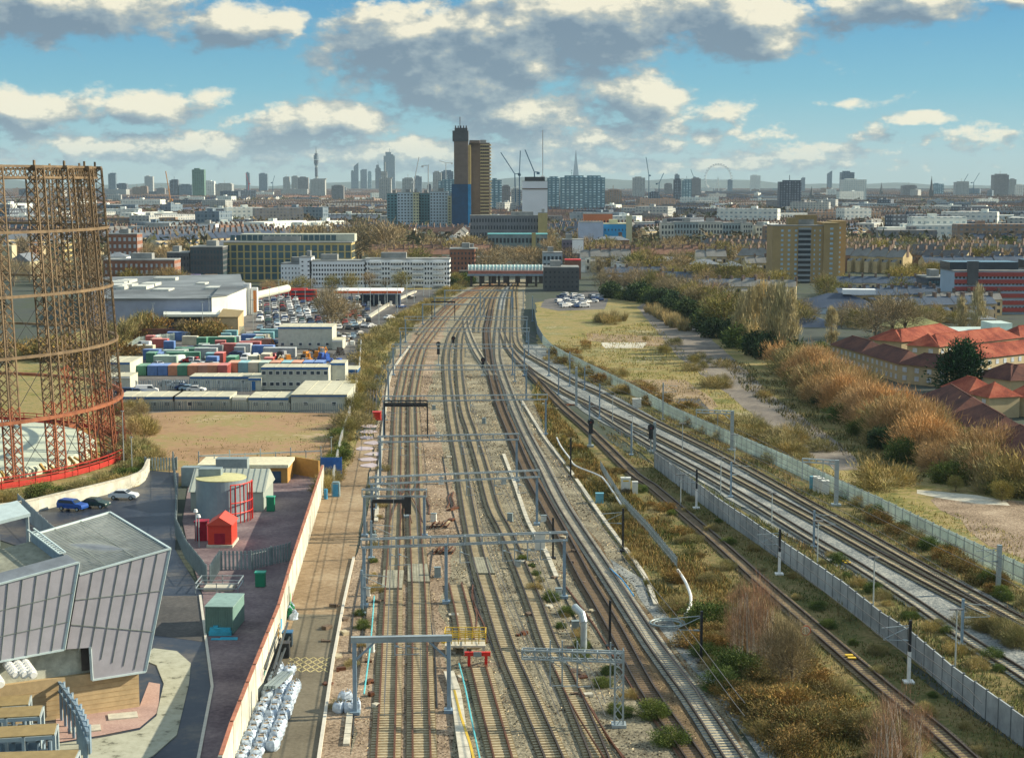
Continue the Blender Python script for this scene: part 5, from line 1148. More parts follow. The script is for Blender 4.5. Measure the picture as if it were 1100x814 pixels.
mb = MB(); mb.box(c.x+3,c.y-1.9,1,1.0,.2,8); obj('pylon_lettering_panel', mb, M('orange strip',(.55,.2,.05),.6), t)
mb = MB(); a, b = g(270,336), g(309,327); mb.tube([(a.x,a.y,6.0),(b.x,b.y,6.4)], 1.5, 12); obj('tubular_canopy', mb, M('pale canopy',(.58,.6,.5),.6,.08), t)
mb = MB()
for k in range(5): p = a.lerp(b,(k+.5)/5); mb.beam((p.x,p.y,0),(p.x,p.y,4.5),.3)
obj('canopy_columns', mb, m_galv, t)
t = tag(empty('brick_store', (0,0,0)), 'flat roofed brick store with dark wall beside the supermarket corner', 'store building'); pr('walls', [(234,360),(256,360),(262,352),(240,350)], 0, 5.5, m_brick, t, m_brn)
mb = MB(); a, b = g(133,364), g(196,364); mb.beam((a.x,a.y,1.6),(b.x,b.y,1.6),.6,3.2); tag(obj('brick_wall', mb, M('dark red brick',(.17,.08,.06),.9,.2)), 'long dark brick wall in front of the supermarket', 'wall')
t = tag(empty('filling_station', g(395,329)), 'filling station canopy with an orange red edge', 'filling station'); A, B = g(358,329), g(430,329); wx = (B-A).length
mb = MB(); mb.box(0,9,5.2,wx,18,.9); obj('canopy', mb, m_white, t); mb = MB(); mb.box(0,-.1,5.1,wx*1.01,.3,.95); obj('canopy_edge', mb, M('orange red sign edge',(.65,.12,.03),.5), t)
for k in range(6): mb = MB(); mb.beam((-wx/2+wx*(k+.5)/6,3,0),(-wx/2+wx*(k+.5)/6,3,5.2),.45); obj('column', mb, m_galv, t)
mb = MB(); mb.box(4,14,0,wx*.6,6,3.8); obj('kiosk', mb, M('navy glass',(.05,.08,.14),.3), t)
for k in range(5): mb = MB(); mb.box(-wx/2+wx*(k+1)/6,4,.15,.9,.6,1.6); mb.box(-wx/2+wx*(k+1)/6,4,0,1.6,3,.15); obj('fuel_pump', mb, m_white, t)
t = tag(empty('red_bus', g(296,320), .05), 'red double deck bus beyond the car park', 'bus')
mb = MB(); mb.box(0,0,.4,11,2.5,4.0); obj('body', mb, m_red, t); mb = MB()
for z in (1.4,3.1): mb.box(0,-1.27,z,10,.05,.8)
obj('windows', mb, m_win, t)
for x in (-3.6,3.4): mb = MB(); mb.tube([(x,-1.3,.5),(x,1.3,.5)], .5, 12); obj('wheel', mb, M('tyre rubber',(.02,.02,.02),.8), t)
d2 = dup(t, g(316,321), .0, 'second red double deck bus to the right of the first'); d3 = dup(t, g(326,322.5), .1, 'third red double deck bus partly behind trees')
# cars in rows
rows = 0; ncar = 0
A0 = g(268,354); 
for ry in np.linspace(A0.y, g(330,322).y, 15):
    py = 407-FOC*math.tan(-PITCH+math.atan2(CAMH, ry)) if 0 else None
    xl = -ry*.155; xr = -ry*.088 if ry < 650 else -ry*.070
    x = xl
    while x < xr and ncar < 290:
        if rnd.random() < .83:
            cn, _ = rnd.choice(CARC+CARC[:4]); kd = rnd.choice(['car','car','suv'])
            if rnd.random() < .06: cn, kd = rnd.choice(['white','grey']), 'van'
            put_car(0,0, pi/2+(pi if rnd.random()<.5 else 0)+rnd.uniform(-.05,.05), cn, kd, '%s %s parked among the rows of the supermarket car park' % (cn, {'car':'saloon car','suv':'tall car','van':'van'}[kd]), 'cars parked in the supermarket car park', (x, ry+rnd.uniform(-.3,.3), 0)); ncar += 1
        x += 2.9
    rows += 1
for x, y, cn in ((418,343,'white'),(431,331,'dark blue'),(386,360,'grey'),(398,352,'silver'),(442,321,'black')):
    put_car(x, y, .9, cn, 'car', cn+' car driving on the approach road beside the railway bank', 'cars on the approach road')
# lamp posts in the car park
one = MB(); one.tube([(0,0,0),(0,0,10.5)], .12, 6, .07); ME_P = one.mesh('pole', m_galv); one = MB(); one.box(0,0,10.5,1.2,.35,.15); ME_H = one.mesh('lamp_head', m_galv)
for x, y in ((272,357),(300,350),(318,345),(328,335),(345,352),(362,340),(374,343),(385,335),(398,338),(407,349),(416,330),(427,335),(437,325),(300,330),(290,340),(348,325),(335,322),(310,322),(218,360),(165,362),(225,352),(455,318),(445,325),(461,322),(420,318)):
    b0 = g(x,y); t = tag(empty('lamp_post', b0), 'tall slender lamp post standing in or beside the supermarket car park', 'lamp post', 'car park lamp posts'); link('pole', ME_P, t); link('lamp_head', ME_H, t)
# far parked vehicles beyond the waste ground
region('far_yard', [(585,322),(640,312),(655,318),(650,332),(600,334),(580,330)], m_car_park, .02, .3)
for k in range(46):
    x, y = rnd.uniform(600,648), rnd.uniform(318,331); cn = rnd.choice(['white','white','silver','dark blue','grey']); put_car(x, y, rnd.uniform(0,3), cn, rnd.choice(['car','suv']), cn+' vehicle in the small yard beyond the waste ground', 'vehicles in the far yard')
# hoardings with colour beside the office
for k, (x, c) in enumerate(((198,(.12,.15,.5)),(209,(.4,.3,.5)),(227,(.5,.3,.15)))):
    b0 = g(x, 307); mb = MB(); w_ = 6; mb.box(0,0,1.5,w_,.4,4); mb.beam((-2,0,0),(-2,0,1.5),.3); mb.beam((2,0,0),(2,0,1.5),.3); tag(obj('billboard', mb, M('poster %d' % k, c, .5, .6, .6), None, b0), ['blue','lilac','orange'][k]+' billboard in front of the dark office block', 'billboard')
# ------------------------------------------------------------------ buildings with real windows
m_glass = M('blue green glass', (.05,.10,.12), .15, .35, .1, spec=.6)
m_gdark = M('dark glass', (.03,.04,.055), .15, .3, .2, spec=.6)
def windows(parent, A, B, zb, zt, nc, nr, fw=.6, fh=.55, mat=None, off=.06, maxn=100, name='window'):
    """openings on the wall from A to B (seen side to the right of A->B)"""
    A, B = Vector((A[0],A[1],0)), Vector((B[0],B[1],0)); d = (B-A); ln = d.length; u = d/ln; n = Vector((u.y,-u.x,0)); cw, ch = ln/nc, (zt-zb)/nr
    mb = MB(); w_, h_ = cw*fw, ch*fh; fr = .12
    mb.box(0,0,0,w_,off*2,h_); me = mb.mesh(name, mat or m_gdark); rest = MB(); rz = math.atan2(u.y,u.x); k = 0
    for r_ in range(nr):
        for c_ in range(nc):
            p = A+u*(cw*(c_+.5)); z = zb+ch*(r_+.5)-h_/2
            if k < maxn: link(name, me, parent, (p.x,p.y,z), rz)
            else: rest.box(p.x,p.y,z,w_,off*2,h_,rz)
            k += 1
    if rest.v: kind(obj(name+'s', rest, mat or m_gdark, parent), 'stuff')
OCC = []
def block(name, label, cat, x0, x1, yb, yt, dep, wall, nc=0, nr=0, rz=0, fw=.6, fh=.55, glass=None, roof=None, par=.6, side=0, group=None, Y=None, bands=None, maxn=100, roofbox=True, hip=False):
    xm = (x0+x1)/2; b0 = g(xm,yb) if Y is None else Vector((atd(xm,yb,Y).x, Y, 0)); 
    A = atd(x0,yb,b0.y); B = atd(x1,yb,b0.y); wx = (B.x-A.x)/max(.3,cos(rz)) if not side else (B.x-A.x); h = atd(xm,yt,b0.y).z
    t = tag(empty(name, (b0.x, b0.y+dep/2, 0), rz), label, cat, group); OCC.append((b0.x, b0.y+dep/2, wx/2+5, dep/2+7))
    mb = MB(); mb.box(0,0,0,wx,dep,h)
    obj('walls', mb, wall, t)
    if hip: mb = MB(); mb.hip(0,0,h,wx,dep,min(dep,wx)*.2) ; obj('roof', mb, roof or m_roofg, t)
    else:
        mb = MB(); mb.box(0,0,h,wx*1.01,dep*1.01,.5); 
        if roofbox: mb.box(wx*rnd.uniform(-.2,.2),0,h+.5,wx*.3,dep*.4,2.6)
        obj('roof', mb, roof or M('flat roof felt', (.26,.27,.26), .8, .3, .2), t)
    if nc:
        windows(t, (-wx/2,-dep/2-.02), (wx/2,-dep/2-.02), 1.0, h-.8, nc, nr, fw, fh, glass, maxn=maxn)
        ns = max(2, int(nc*dep/wx)); windows(t, (wx/2+.02,-dep/2), (wx/2+.02,dep/2), 1.0, h-.8, min(ns,14), nr, fw, fh, glass, maxn=0)
    return t, wx, h
m_wh = M('white render', (.82,.84,.84), .6, .06, .2); m_yel2 = M('yellow stone', (.46,.37,.16), .7, .12, .3); m_dkb = M('dark grey brick', (.09,.095,.10), .7, .2, .4); m_rbr = M('red brick', (.27,.12,.075), .85, .2, .4)
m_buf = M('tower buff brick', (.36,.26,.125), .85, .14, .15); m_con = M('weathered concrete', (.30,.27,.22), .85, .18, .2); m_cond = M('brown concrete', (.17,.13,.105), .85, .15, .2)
# white flats
t, wx, h = block('apartment_block', 'long white five storey flats behind the filling station, right wing', 'flats', 392,483,309,279,13,m_wh,30,5,0,.55,.5,maxn=100)
for k in range(4):
    for s in range(5): mb = MB(); mb.box(-wx/2+wx*(k*2+1)/8,-7.3,h/5*s+.9,5.2,1.5,.9); obj('balcony', mb, m_white, t)
block('apartment_block', 'white five storey flats behind the filling station, lower middle wing', 'flats', 333,393,309,281,13,m_wh,20,5,0,.55,.5)
block('apartment_block', 'white flats end block with a raised tower at the left', 'flats', 302,334,308,284,14,m_wh,9,4,0,.3,.4); block('apartment_block', 'narrow raised white stair tower of the flats', 'flats', 322,335,309,277,12,m_wh,2,6,0,.3,.3)
# office blocks
t, wx, h = block('office_building', 'long yellow stone office with deep green glass bays', 'office', 241,378,303,261,18,m_yel2,19,5,0,.74,.84,m_glass)
mb = MB(); mb.box(4,4,h+.5,wx*.9,12,3.6); obj('top_storey', mb, M('pale plant storey',(.5,.52,.42),.6,.1), t); windows(t, (-wx/2+2,-2.2), (wx/2-8,-2.2), h+.7, h+3.9, 19, 1, .8, .8, m_glass)
block('office_building', 'dark grey office block left of the yellow stone one', 'office', 205,240,305,266,20,m_dkb,10,6,0,.5,.6,m_glass); block('office_building', 'dark brick block with a sloping roof behind the billboards', 'office', 180,204,305,272,16,m_dkb,7,4,0,.45,.5)
block('brick_building', 'long red brick mill building with white windows left of the offices', 'brick building', 112,188,312,280,14,m_rbr,14,4,0,.4,.55,M('pale panes',(.45,.48,.5),.3,.2))
block('brick_building', 'red and white flats behind the long brick building', 'flats', 116,148,285,252,14,m_rbr,6,4,0,.5,.5,M('pale panes',(.45,.48,.5),.3,.2)); block('house', 'white gabled building beside the red and white flats', 'building', 112,136,292,276,12,m_wh,3,2,hip=True)
block('apartment_block', 'pale blue long flats beyond the brick mill', 'flats', 138,226,262,244,16,M('pale blue cladding',(.36,.46,.52),.6,.15,.2),24,4,0,.5,.5); block('brick_building', 'low red brick ranges in front of the pale blue flats', 'brick building', 152,216,271,261,14,m_rbr,14,2,0,.5,.5)
block('apartment_block', 'bright white end slab beside the pale blue flats', 'flats', 213,232,262,241,14,m_wh,0); block('office_building', 'yellow and glass office seen between the gasholder columns', 'office', 52,70,290,262,16,m_yel2,5,4,0,.7,.6,m_glass)
t = tag(empty('church', g(8,300)), 'pale stone church tower seen through the gasholder frame', 'church'); mb = MB(); mb.box(0,0,0,8,8,17); mb.box(8,6,0,10,22,9); obj('walls', mb, M('pale stone',(.5,.46,.3),.8,.2), t); mb = MB(); mb.gable(8,6,9,22,10,4,pi/2); mb.tube([(0,0,17),(0,0,24)], 1.6, 8, .1); obj('roof', mb, m_roofg, t)
# brick houses right of the flats
t, wx, h = block('brick_building', 'red brick corner building with a white end by the station', 'brick building', 483,510,298,268,16,m_rbr,7,5,0,.4,.5); 
block('apartment_block', 'brick and cream building above the station bridge', 'flats', 497,513,285,268,14,M('brown brick',(.3,.2,.12),.85,.2),4,3); block('brick_building', 'low brown building left of the station trees', 'building', 512,528,290,277,12,M('pale brown render',(.35,.3,.22),.8,.1),0)
# station bridge with arched glass roof
Y0 = g(543,308).y; A, B = atd(503,300,Y0), atd(583,300,Y0)
t = tag(empty('station_bridge', (A.x,Y0,0)), 'station bridge over the tracks with an arched pale green glass roof', 'station'); W_ = B.x-A.x
mb = MB(); mb.box(W_/2,4,5.0,W_,10,.9); mb.box(W_/2,4,5.9,W_,9,1.5); obj('bridge_deck', mb, M('brick red bridge side',(.36,.14,.10),.7,.25,.5), t)
mb = MB(); mb.tube([(0,4,7.4),(W_,4,7.4)], 2.6, 16); obj('arched_roof', mb, M('pale green arched glass',(.34,.50,.47),.3,.2,.4), t)
mb = MB()
for k in range(22): mb.tube([(W_*k/21,4+2.7*cos(a),7.4+2.7*sin(a)) for a in np.linspace(0,pi,9)], .16, 5)
obj('roof_ribs', mb, m_white, t); mb = MB()
for k in range(8): mb.box(W_*(k+.3)/8,4,0,1.0,8,5)
obj('piers', mb, M('dark brick pier',(.07,.06,.055),.9,.2), t); mb = MB(); mb.box(W_/2,30,3.8,W_*1.3,10,2.2); [mb.box(W_*j_/6,30,0,2.4,9,3.8) for j_ in range(7)]; tag(obj('road_bridge', mb, M('dark brick pier',(.07,.06,.055),.9,.2), None, (A.x,Y0,0)), 'dark brick road bridge behind the station bridge', 'bridge'); mb = MB(); mb.box(W_/2,-1.2,5.1,W_*1.02,.3,.9); obj('parapet', mb, m_blue, t)
block('brick_building', 'dark brick building at the right end of the station bridge', 'brick building', 584,622,313,288,16,m_dkb,8,4,0,.35,.4); t,wx,h = block('apartment_block', 'white topped tall narrow building right of the station', 'flats', 604,627,290,258,12,M('dark lilac brick',(.16,.14,.18),.8,.15),6,6,0,.4,.45)
mb = MB(); mb.box(wx*.22,-6.2,h*.55,wx*.52,.5,h*.45); obj('white_bay', mb, m_wh, t); mb = MB(); mb.box(wx*.5,-4,-7,2,3,h+3); obj('side_wall', mb, m_yel2, t)
block('building', 'small block with an orange roof box behind the station', 'building', 607,624,300,280,10,m_rbr,0,roof=m_red,roofbox=False); block('building', 'grey shop building left of the white topped block', 'building', 583,604,298,272,12,M('grey blue render',(.35,.42,.45),.6,.2),5,3)
mb = MB(); c = g(463,303); mb.box(0,0,3,9,7,.6); mb.box(0,0,0,7,5,3); tag(obj('kiosk', mb, M('bright blue canopy',(.02,.35,.65),.5,.1), None, c), 'bright blue canopied kiosk above the railway bank', 'kiosk')
# Y distances for the middle distance
t, wx, h = block('tower_block', 'service tower of the tall twin concrete tower, lift shaft side', 'tower', 488,503,250,152,14,m_cond,0,Y=1480)
mb = MB(); mb.box(-.5,0,h,wx*1.12,15,9.5); mb.box(0,0,h+9.5,wx*.9,12,2.5); 
for k in range(5): mb.box(-5+k*2.4,0,h+12,1,1.5,2.2)
mb.tube([(-1,0,h+12),(-1,0,h+22)], .35, 6); obj('boiler_house', mb, M('dark roof plant',(.08,.08,.085),.8), t); mb = MB(); mb.box(wx/2+1.2,0,0,2.4,6,h-3); obj('bridge_shaft', mb, m_yel2, t)
mb = MB(); mb.box(-.6,-7.6,0,wx*1.25,1.6,47); obj('scaffold_wrap', mb, M('dark blue sheeting',(.012,.06,.14),.5,.25,.2), t); mb = MB(); mb.box(wx*.6,-8.2,0,wx*.22,.9,47); obj('scaffold_edge', mb, M('bright blue sheeting',(.03,.25,.5),.5,.2,.2), t)
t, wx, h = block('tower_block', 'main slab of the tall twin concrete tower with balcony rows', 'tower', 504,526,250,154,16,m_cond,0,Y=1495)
mb = MB(); mb.box(-wx*.22,-8,h,wx*.5,14,2.5); obj('roof_parapet', mb, m_cond, t)
bal = MB(); bal.box(0,0,0,wx*.42,1.5,1.1); mbal = bal.mesh('balcony', M('sunlit concrete tone',(.50,.42,.24),.8,.15))  # sunlight on balconies and side panels put into this lighter concrete colour
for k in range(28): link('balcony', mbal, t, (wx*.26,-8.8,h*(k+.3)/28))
sb_ = MB(); sb_.box(0,0,0,1.4,14,1.5); msb = sb_.mesh('side_panel', M('sunlit concrete tone',(.50,.42,.24),.8,.15))
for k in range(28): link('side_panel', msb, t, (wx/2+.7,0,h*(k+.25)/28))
windows(t, (wx*.06,-8.1), (wx*.47,-8.1), 1, h-1, 4, 28, .8, .5, maxn=100)
m_pb = M('pale blue tower render',(.42,.52,.58),.6,.08,.1); m_tg = M('teal tower panel',(.10,.22,.25),.5,.15,.1); m_cy = M('cream balcony stack',(.52,.52,.34),.7,.12,.2)
for lab, x0, x1, yt, m_, Y, nc in (('teal faced slab at the left of the pale towers',416,427,208,m_tg,1500,3),('first pale blue tower slab',427,444,207,m_pb,1495,5),('cream balcony stack beside the first pale slab',444,450,207,m_cy,1490,2),('second teal faced slab between the pale towers',450,462,208,m_tg,1500,4),('second pale blue tower slab',462,481,206,m_pb,1495,6),('cream balcony stack at the right of the pale towers',481,489,211,m_cy,1490,2)):
    block('tower_block', lab, 'tower', x0,x1,250,yt,18,m_,nc,14,Y=Y,maxn=42 if nc < 4 else 70,fw=.5,fh=.45)
block('brick_building', 'long dark four storey estate block below the tall tower', 'flats', 505,585,258,232,14,M('blue brown estate wall',(.16,.17,.19),.8,.2),26,4,0,.5,.5,Y=1250); t,wx,h=block('apartment_block', 'cream stair towers at the right end of the estate block', 'flats', 578,588,258,229,10,m_yel2,0,Y=1245)
t,wx,h=block('office_building', 'low teal roofed school building with a cream tower', 'school', 524,588,268,252,16,M('school wall',(.2,.26,.27),.7,.25,.4),16,2,0,.6,.5,Y=1080,roof=M('teal roof',(.16,.5,.5),.5,.1),roofbox=False); mb=MB(); mb.box(wx*.27,-9,0,2.6,2.6,h+1); obj('stair_tower', mb, m_yel2, t)
t,wx,h=block('tower_block', 'tower wrapped in white sheeting with a dark band near the top', 'tower', 561,588,245,195,26,M('white sheeting',(.70,.73,.76),.6,.06,.05),0,Y=1650); mb=MB(); mb.box(0,-13.3,h-8,wx*1.01,.6,1.2); obj('dark_band', mb, m_cond, t); mb = MB(); mb.box(0,0,h+.5,wx*.8,20,4); obj('roof_plant', mb, m_blk, t)
t,wx,h=block('office_building', 'building wrapped in pale blue and bright blue sheeting', 'building', 622,648,262,239,18,M('pale lilac sheeting',(.48,.55,.68),.6,.1,.2),0,Y=1120,roofbox=False); t,wx,h=block('office_building', 'bright blue wrapped building beside the pale wrapped one', 'building', 648,678,261,241,20,M('sky blue sheeting',(.04,.32,.62),.6,.1,.2),8,3,Y=1125,fw=.3,fh=.2,roof=m_cy); mb=MB(); mb.box(wx*.42,-9,h*.3,4,4,h*1.0); obj('stair_core', mb, m_cy, t)
t,wx,h=block('office_building', 'bright orange clad building behind the wrapped ones', 'building', 627,658,245,230,16,M('orange cladding',(.62,.2,.08),.6,.1),9,2,0,.4,.2,Y=1320,roofbox=False)
m_gb = M('grey green apartment wall',(.32,.38,.38),.7,.12,.2); m_pst = M('pale stone bay',(.55,.54,.46),.7,.1)
for k, (x0,x1,yb,yt) in enumerate(((710,724,262,240),(724,750,262,239),(750,776,262,239),(776,805,263,240),(812,832,264,243))):
    t,wx,h=block('apartment_block', ['first','second','third','fourth','fifth'][k]+' section of the new grey green apartment row from the left', 'flats', x0,x1,yb,yt,18,m_gb if k%2 else m_pst,max(3,int((x1-x0)/3)),4,0,.5,.6,Y=1230,maxn=40)
t,wx,h=block('apartment_block', 'pale stone corner building ending the grey green apartment row', 'flats', 798,808,266,240,16,m_pst,4,5,0,.5,.5,Y=1215)
# buff tower block at right
D_ = 790; t, wx, h = block('tower_block', 'buff brick tower block with balconies up its shaded middle, on the right', 'tower', 829,884,302,243,18,m_buf,0,Y=D_)
A_ = -wx/2; windows(t, (A_+3,-9.02),(A_+13,-9.02),1,h-1,3,11,.35,.45,M('pale blue panes',(.35,.48,.58),.2,.2)); windows(t, (A_+19,-9.02),(wx/2-.5,-9.02),1,h-1,2,11,.25,.4,M('pale blue panes',(.35,.48,.58),.2,.2))
mb = MB(); mb.box(A_+15.5,-9.05,0,6,.2,h-1); obj('balcony_recess', mb, m_gdark, t)
for k in range(11): mb = MB(); mb.box(A_+15.5,-9.5,h*(k+.3)/11,6.2,1.2,1.0); obj('balcony', mb, M('grey balcony',(.25,.28,.3),.7,.1), t)
mb = MB(); mb.box(wx/2+3.5,1,0,7.5,22,h+1.2); mb.box(wx/2+10,12,0,7,14,h+2.2); obj('side_wing', mb, m_buf, t); mb = MB(); mb.box(wx/2+3.5,1,h+1.2,7.7,22.4,.4); mb.box(0,0,h+.4,8,7,3.4); mb.box(5,0,h+.4,10,5,4.8); obj('roof_house', mb, m_brn, t)
windows(t, (wx/2+2.0,-10.05),(wx/2+5,-10.05),1,h,1,11,.5,.4,M('pale blue panes',(.35,.48,.58),.2,.2)); windows(t, (wx/2+8.5,4.9),(wx/2+12,4.9),1,h,1,11,.4,.4,M('pale blue panes',(.35,.48,.58),.2,.2))
windows(t, (wx/2+7.3,-9),(wx/2+7.3,10),1,h,3,11,.3,.4,M('pale blue panes',(.35,.48,.58),.2,.2),maxn=0)
# red banded block
t, wx, h = block('apartment_block', 'pale blue block with broad red bands across each storey at the right edge', 'flats', 1024,1130,338,292,20,M('pale blue wall',(.34,.45,.55),.6,.1,.2),26,6,0,.55,.5,Y=600)
for k in range(6): mb = MB(); mb.box(-2,-10.2,h*(k+.72)/6-1,wx-4,.7,1.5); obj('red_band', mb, M('red band',(.33,.065,.055),.6,.12), t)
mb = MB(); mb.box(-6,2,h+.5,wx*.7,14,2.8); mb.box(14,0,h+.5,8,12,3.5); obj('penthouse', mb, m_gdark, t); mb = MB(); mb.box(-wx*.32,-10.3,h*.7,4,1.2,h*.55); obj('stair_tower', mb, m_dkb, t)
t, wx, h = block('office_building', 'dark glass building left of the red banded block', 'office', 995,1024,342,299,18,m_gdark,9,6,0,.8,.7,m_glass,Y=640)
# terraces and sheds
t,wx,h = block('warehouse','low warehouse with white front wall and a dark blue pitched roof','warehouse',861,950,342,331,24,M('pale blue white wall',(.5,.58,.66),.6,.08),12,1,-.12,.3,.4,Y=600,hip=True,roof=M('dark navy roof',(.04,.06,.10),.6,.2,.1))
mb = MB(); mb.box(8,0,h+4.5,12,6,1.8); obj('white_rooflight', mb, m_wh, t)
block('warehouse','dark roofed shed behind the poplars','warehouse',845,905,360,352,18,M('dull brick shed',(.18,.13,.10),.8,.2),0,0,-.1,Y=545,hip=True,roof=M('dark navy roof',(.04,.06,.10),.6,.2,.1)); block('building','dark navy roofed building left of the poplars by the red block','building',920,1000,352,340,16,m_dkb,6,2,0,.4,.4,Y=590,hip=True,roof=M('dark navy roof',(.04,.06,.10),.6,.2,.1))
block('building','olive roofed low building behind the red roofed estate','building',955,1020,361,352,14,m_brick,7,1,.05,.4,.4,Y=520,hip=True,roof=M('olive roof',(.25,.25,.1),.8,.2)); block('warehouse','pale flat roofed school hall right of the red roofs','building',1036,1110,368,361,26,M('pale hall wall',(.45,.52,.5),.6,.08),0,0,.04,Y=480,roof=M('pale aqua roof',(.48,.58,.54),.6,.1))
block('building','brick gabled building below the red banded block','building',1020,1070,350,343,14,m_brick,4,1,0,.4,.4,Y=560,hip=True); 
for k,(x0,x1,yb,yt) in enumerate(((663,682,298,283),(684,702,300,282),(703,735,300,281),(706,738,291,272),(640,662,290,272),(742,774,304,284),(775,800,306,286),(640,676,268,258))):
    block('brick_building', ['white rendered','pale yellow brick','yellow brick gabled','orange brick','brown brick','dark brick','dark red brick','red brick'][k]+' building in the trees right of the station, mid distance', 'building', x0,x1,yb,yt,12,[m_wh,m_yel2,m_yel2,m_rbr,m_brick,m_dkb,m_rbr,m_rbr][k],max(3,int((x1-x0)/5)),3,0,.35,.45,Y=[860,870,880,1010,960,840,850,1080][k],hip=k>1)
# red roofed estate
m_rr = MG('red roof tiles', [(.36,(.14,.035,.025)),(.5,(.25,.065,.04)),(.66,(.33,.11,.065))], .25, s2=2.5, mixf=.4); m_rd = MG('dark brown roof tiles', [(.3,(.05,.028,.026)),(.5,(.095,.045,.038)),(.7,(.15,.07,.05))], .2, s2=1.5, mixf=.4); m_ye = M('yellow brick estate',(.40,.33,.20),.85,.12,.4)
def terr(label, pts, hw, hr, dep, roofm, wall=m_ye, nw=3):
    t = tag(empty('terrace', (0,0,0)), label, 'terrace', None); W1, R1 = MB(), MB(); P = [g(x,y) for x,y in pts]; wn = MB(); wn.box(0,0,0,1.2,.12,1.15); wm = wn.mesh('window', M('white blue pane',(.45,.5,.55),.3,.2)); cnt = 0
    for a, b in zip(P, P[1:]):
        d = (b-a); ln = d.length; u = d/ln; c = (a+b)/2; n = Vector((-u.y,u.x,0)); n = n if n.y > 0 else -n; c = c+n*dep*.46; rz = math.atan2(u.y,u.x)
        W1.box(c.x,c.y,0,ln,dep*.92,hw,rz); R1.hip(c.x,c.y,hw,ln,dep*.92,hr*.85,rz,.5); kx_ = max(ln/2-dep*.46,.2); R1.beam((c.x-u.x*kx_,c.y-u.y*kx_,hw+hr*.85),(c.x+u.x*kx_,c.y+u.y*kx_,hw+hr*.85),.3,.18)
        k = int(ln/3.2)
        for i in range(k):
            p = a+u*(ln*(i+.5)/k)-n*.03
            for fl in range(2):
                if cnt < 100: link('window', wm, t, (p.x,p.y,.8+fl*2.0), rz); cnt += 1
    obj('walls', W1, wall, t); obj('roof', R1, roofm, t); return t
terr('northern red roofed terrace of yellow brick with an angled end', [(934,381),(968,385),(1030,374)], 4.6, 3.2, 9, m_rr); terr('red roofed terrace with a brick gable in the middle of the estate', [(974,389),(1008,391),(1095,380),(1130,377)], 4.6, 3.4, 9, m_rr)
terr('red roofed terrace with lilac dormers nearer the middle right', [(1016,402),(1050,405),(1130,395)], 4.6, 3.4, 9, m_rr); terr('dark brown roofed curved terrace behind the orange shrubs', [(893,388),(925,398),(965,411),(1018,417)], 4.6, 3.2, 9, m_rd); 
terr('dark brown roofed terrace right of the conifer', [(1052,424),(1085,432),(1130,428)], 4.8, 3.4, 9, m_rd); terr('red and brown roofed terrace in front of the conifer', [(1012,437),(1040,445),(1062,450)], 4.4, 3.2, 8, m_rr); terr('dark brown roofed terrace running to the right edge', [(1040,452),(1075,476),(1115,502),(1160,528)], 5.2, 3.4, 10, m_rd)
terr('low red roofed terrace at the far right edge', [(1078,446),(1130,450)], 4, 3, 8, m_rr)
for k,(x,y) in enumerate(((944,372),(949,370),(1050,408),(1070,406),(1054,432),(1038,424))):
    b0 = g(x,y,9.0); mb = MB(); mb.gable(0,0,0,2.6,2.2,1.6,pi/2,.1); mb.box(0,.4,-2,2.2,2.4,2.0); tag(obj('dormer', mb, M('lilac lead dormer',(.38,.38,.5),.5,.1), None, b0), ['lilac dormer on the north terrace roof, left','lilac dormer on the north terrace roof, right','lilac dormer on the right terrace, left','lilac dormer on the right terrace, right','lilac dormer above the brown roofs','lilac dormer behind the conifer'][k], 'dormer') if 0 else None

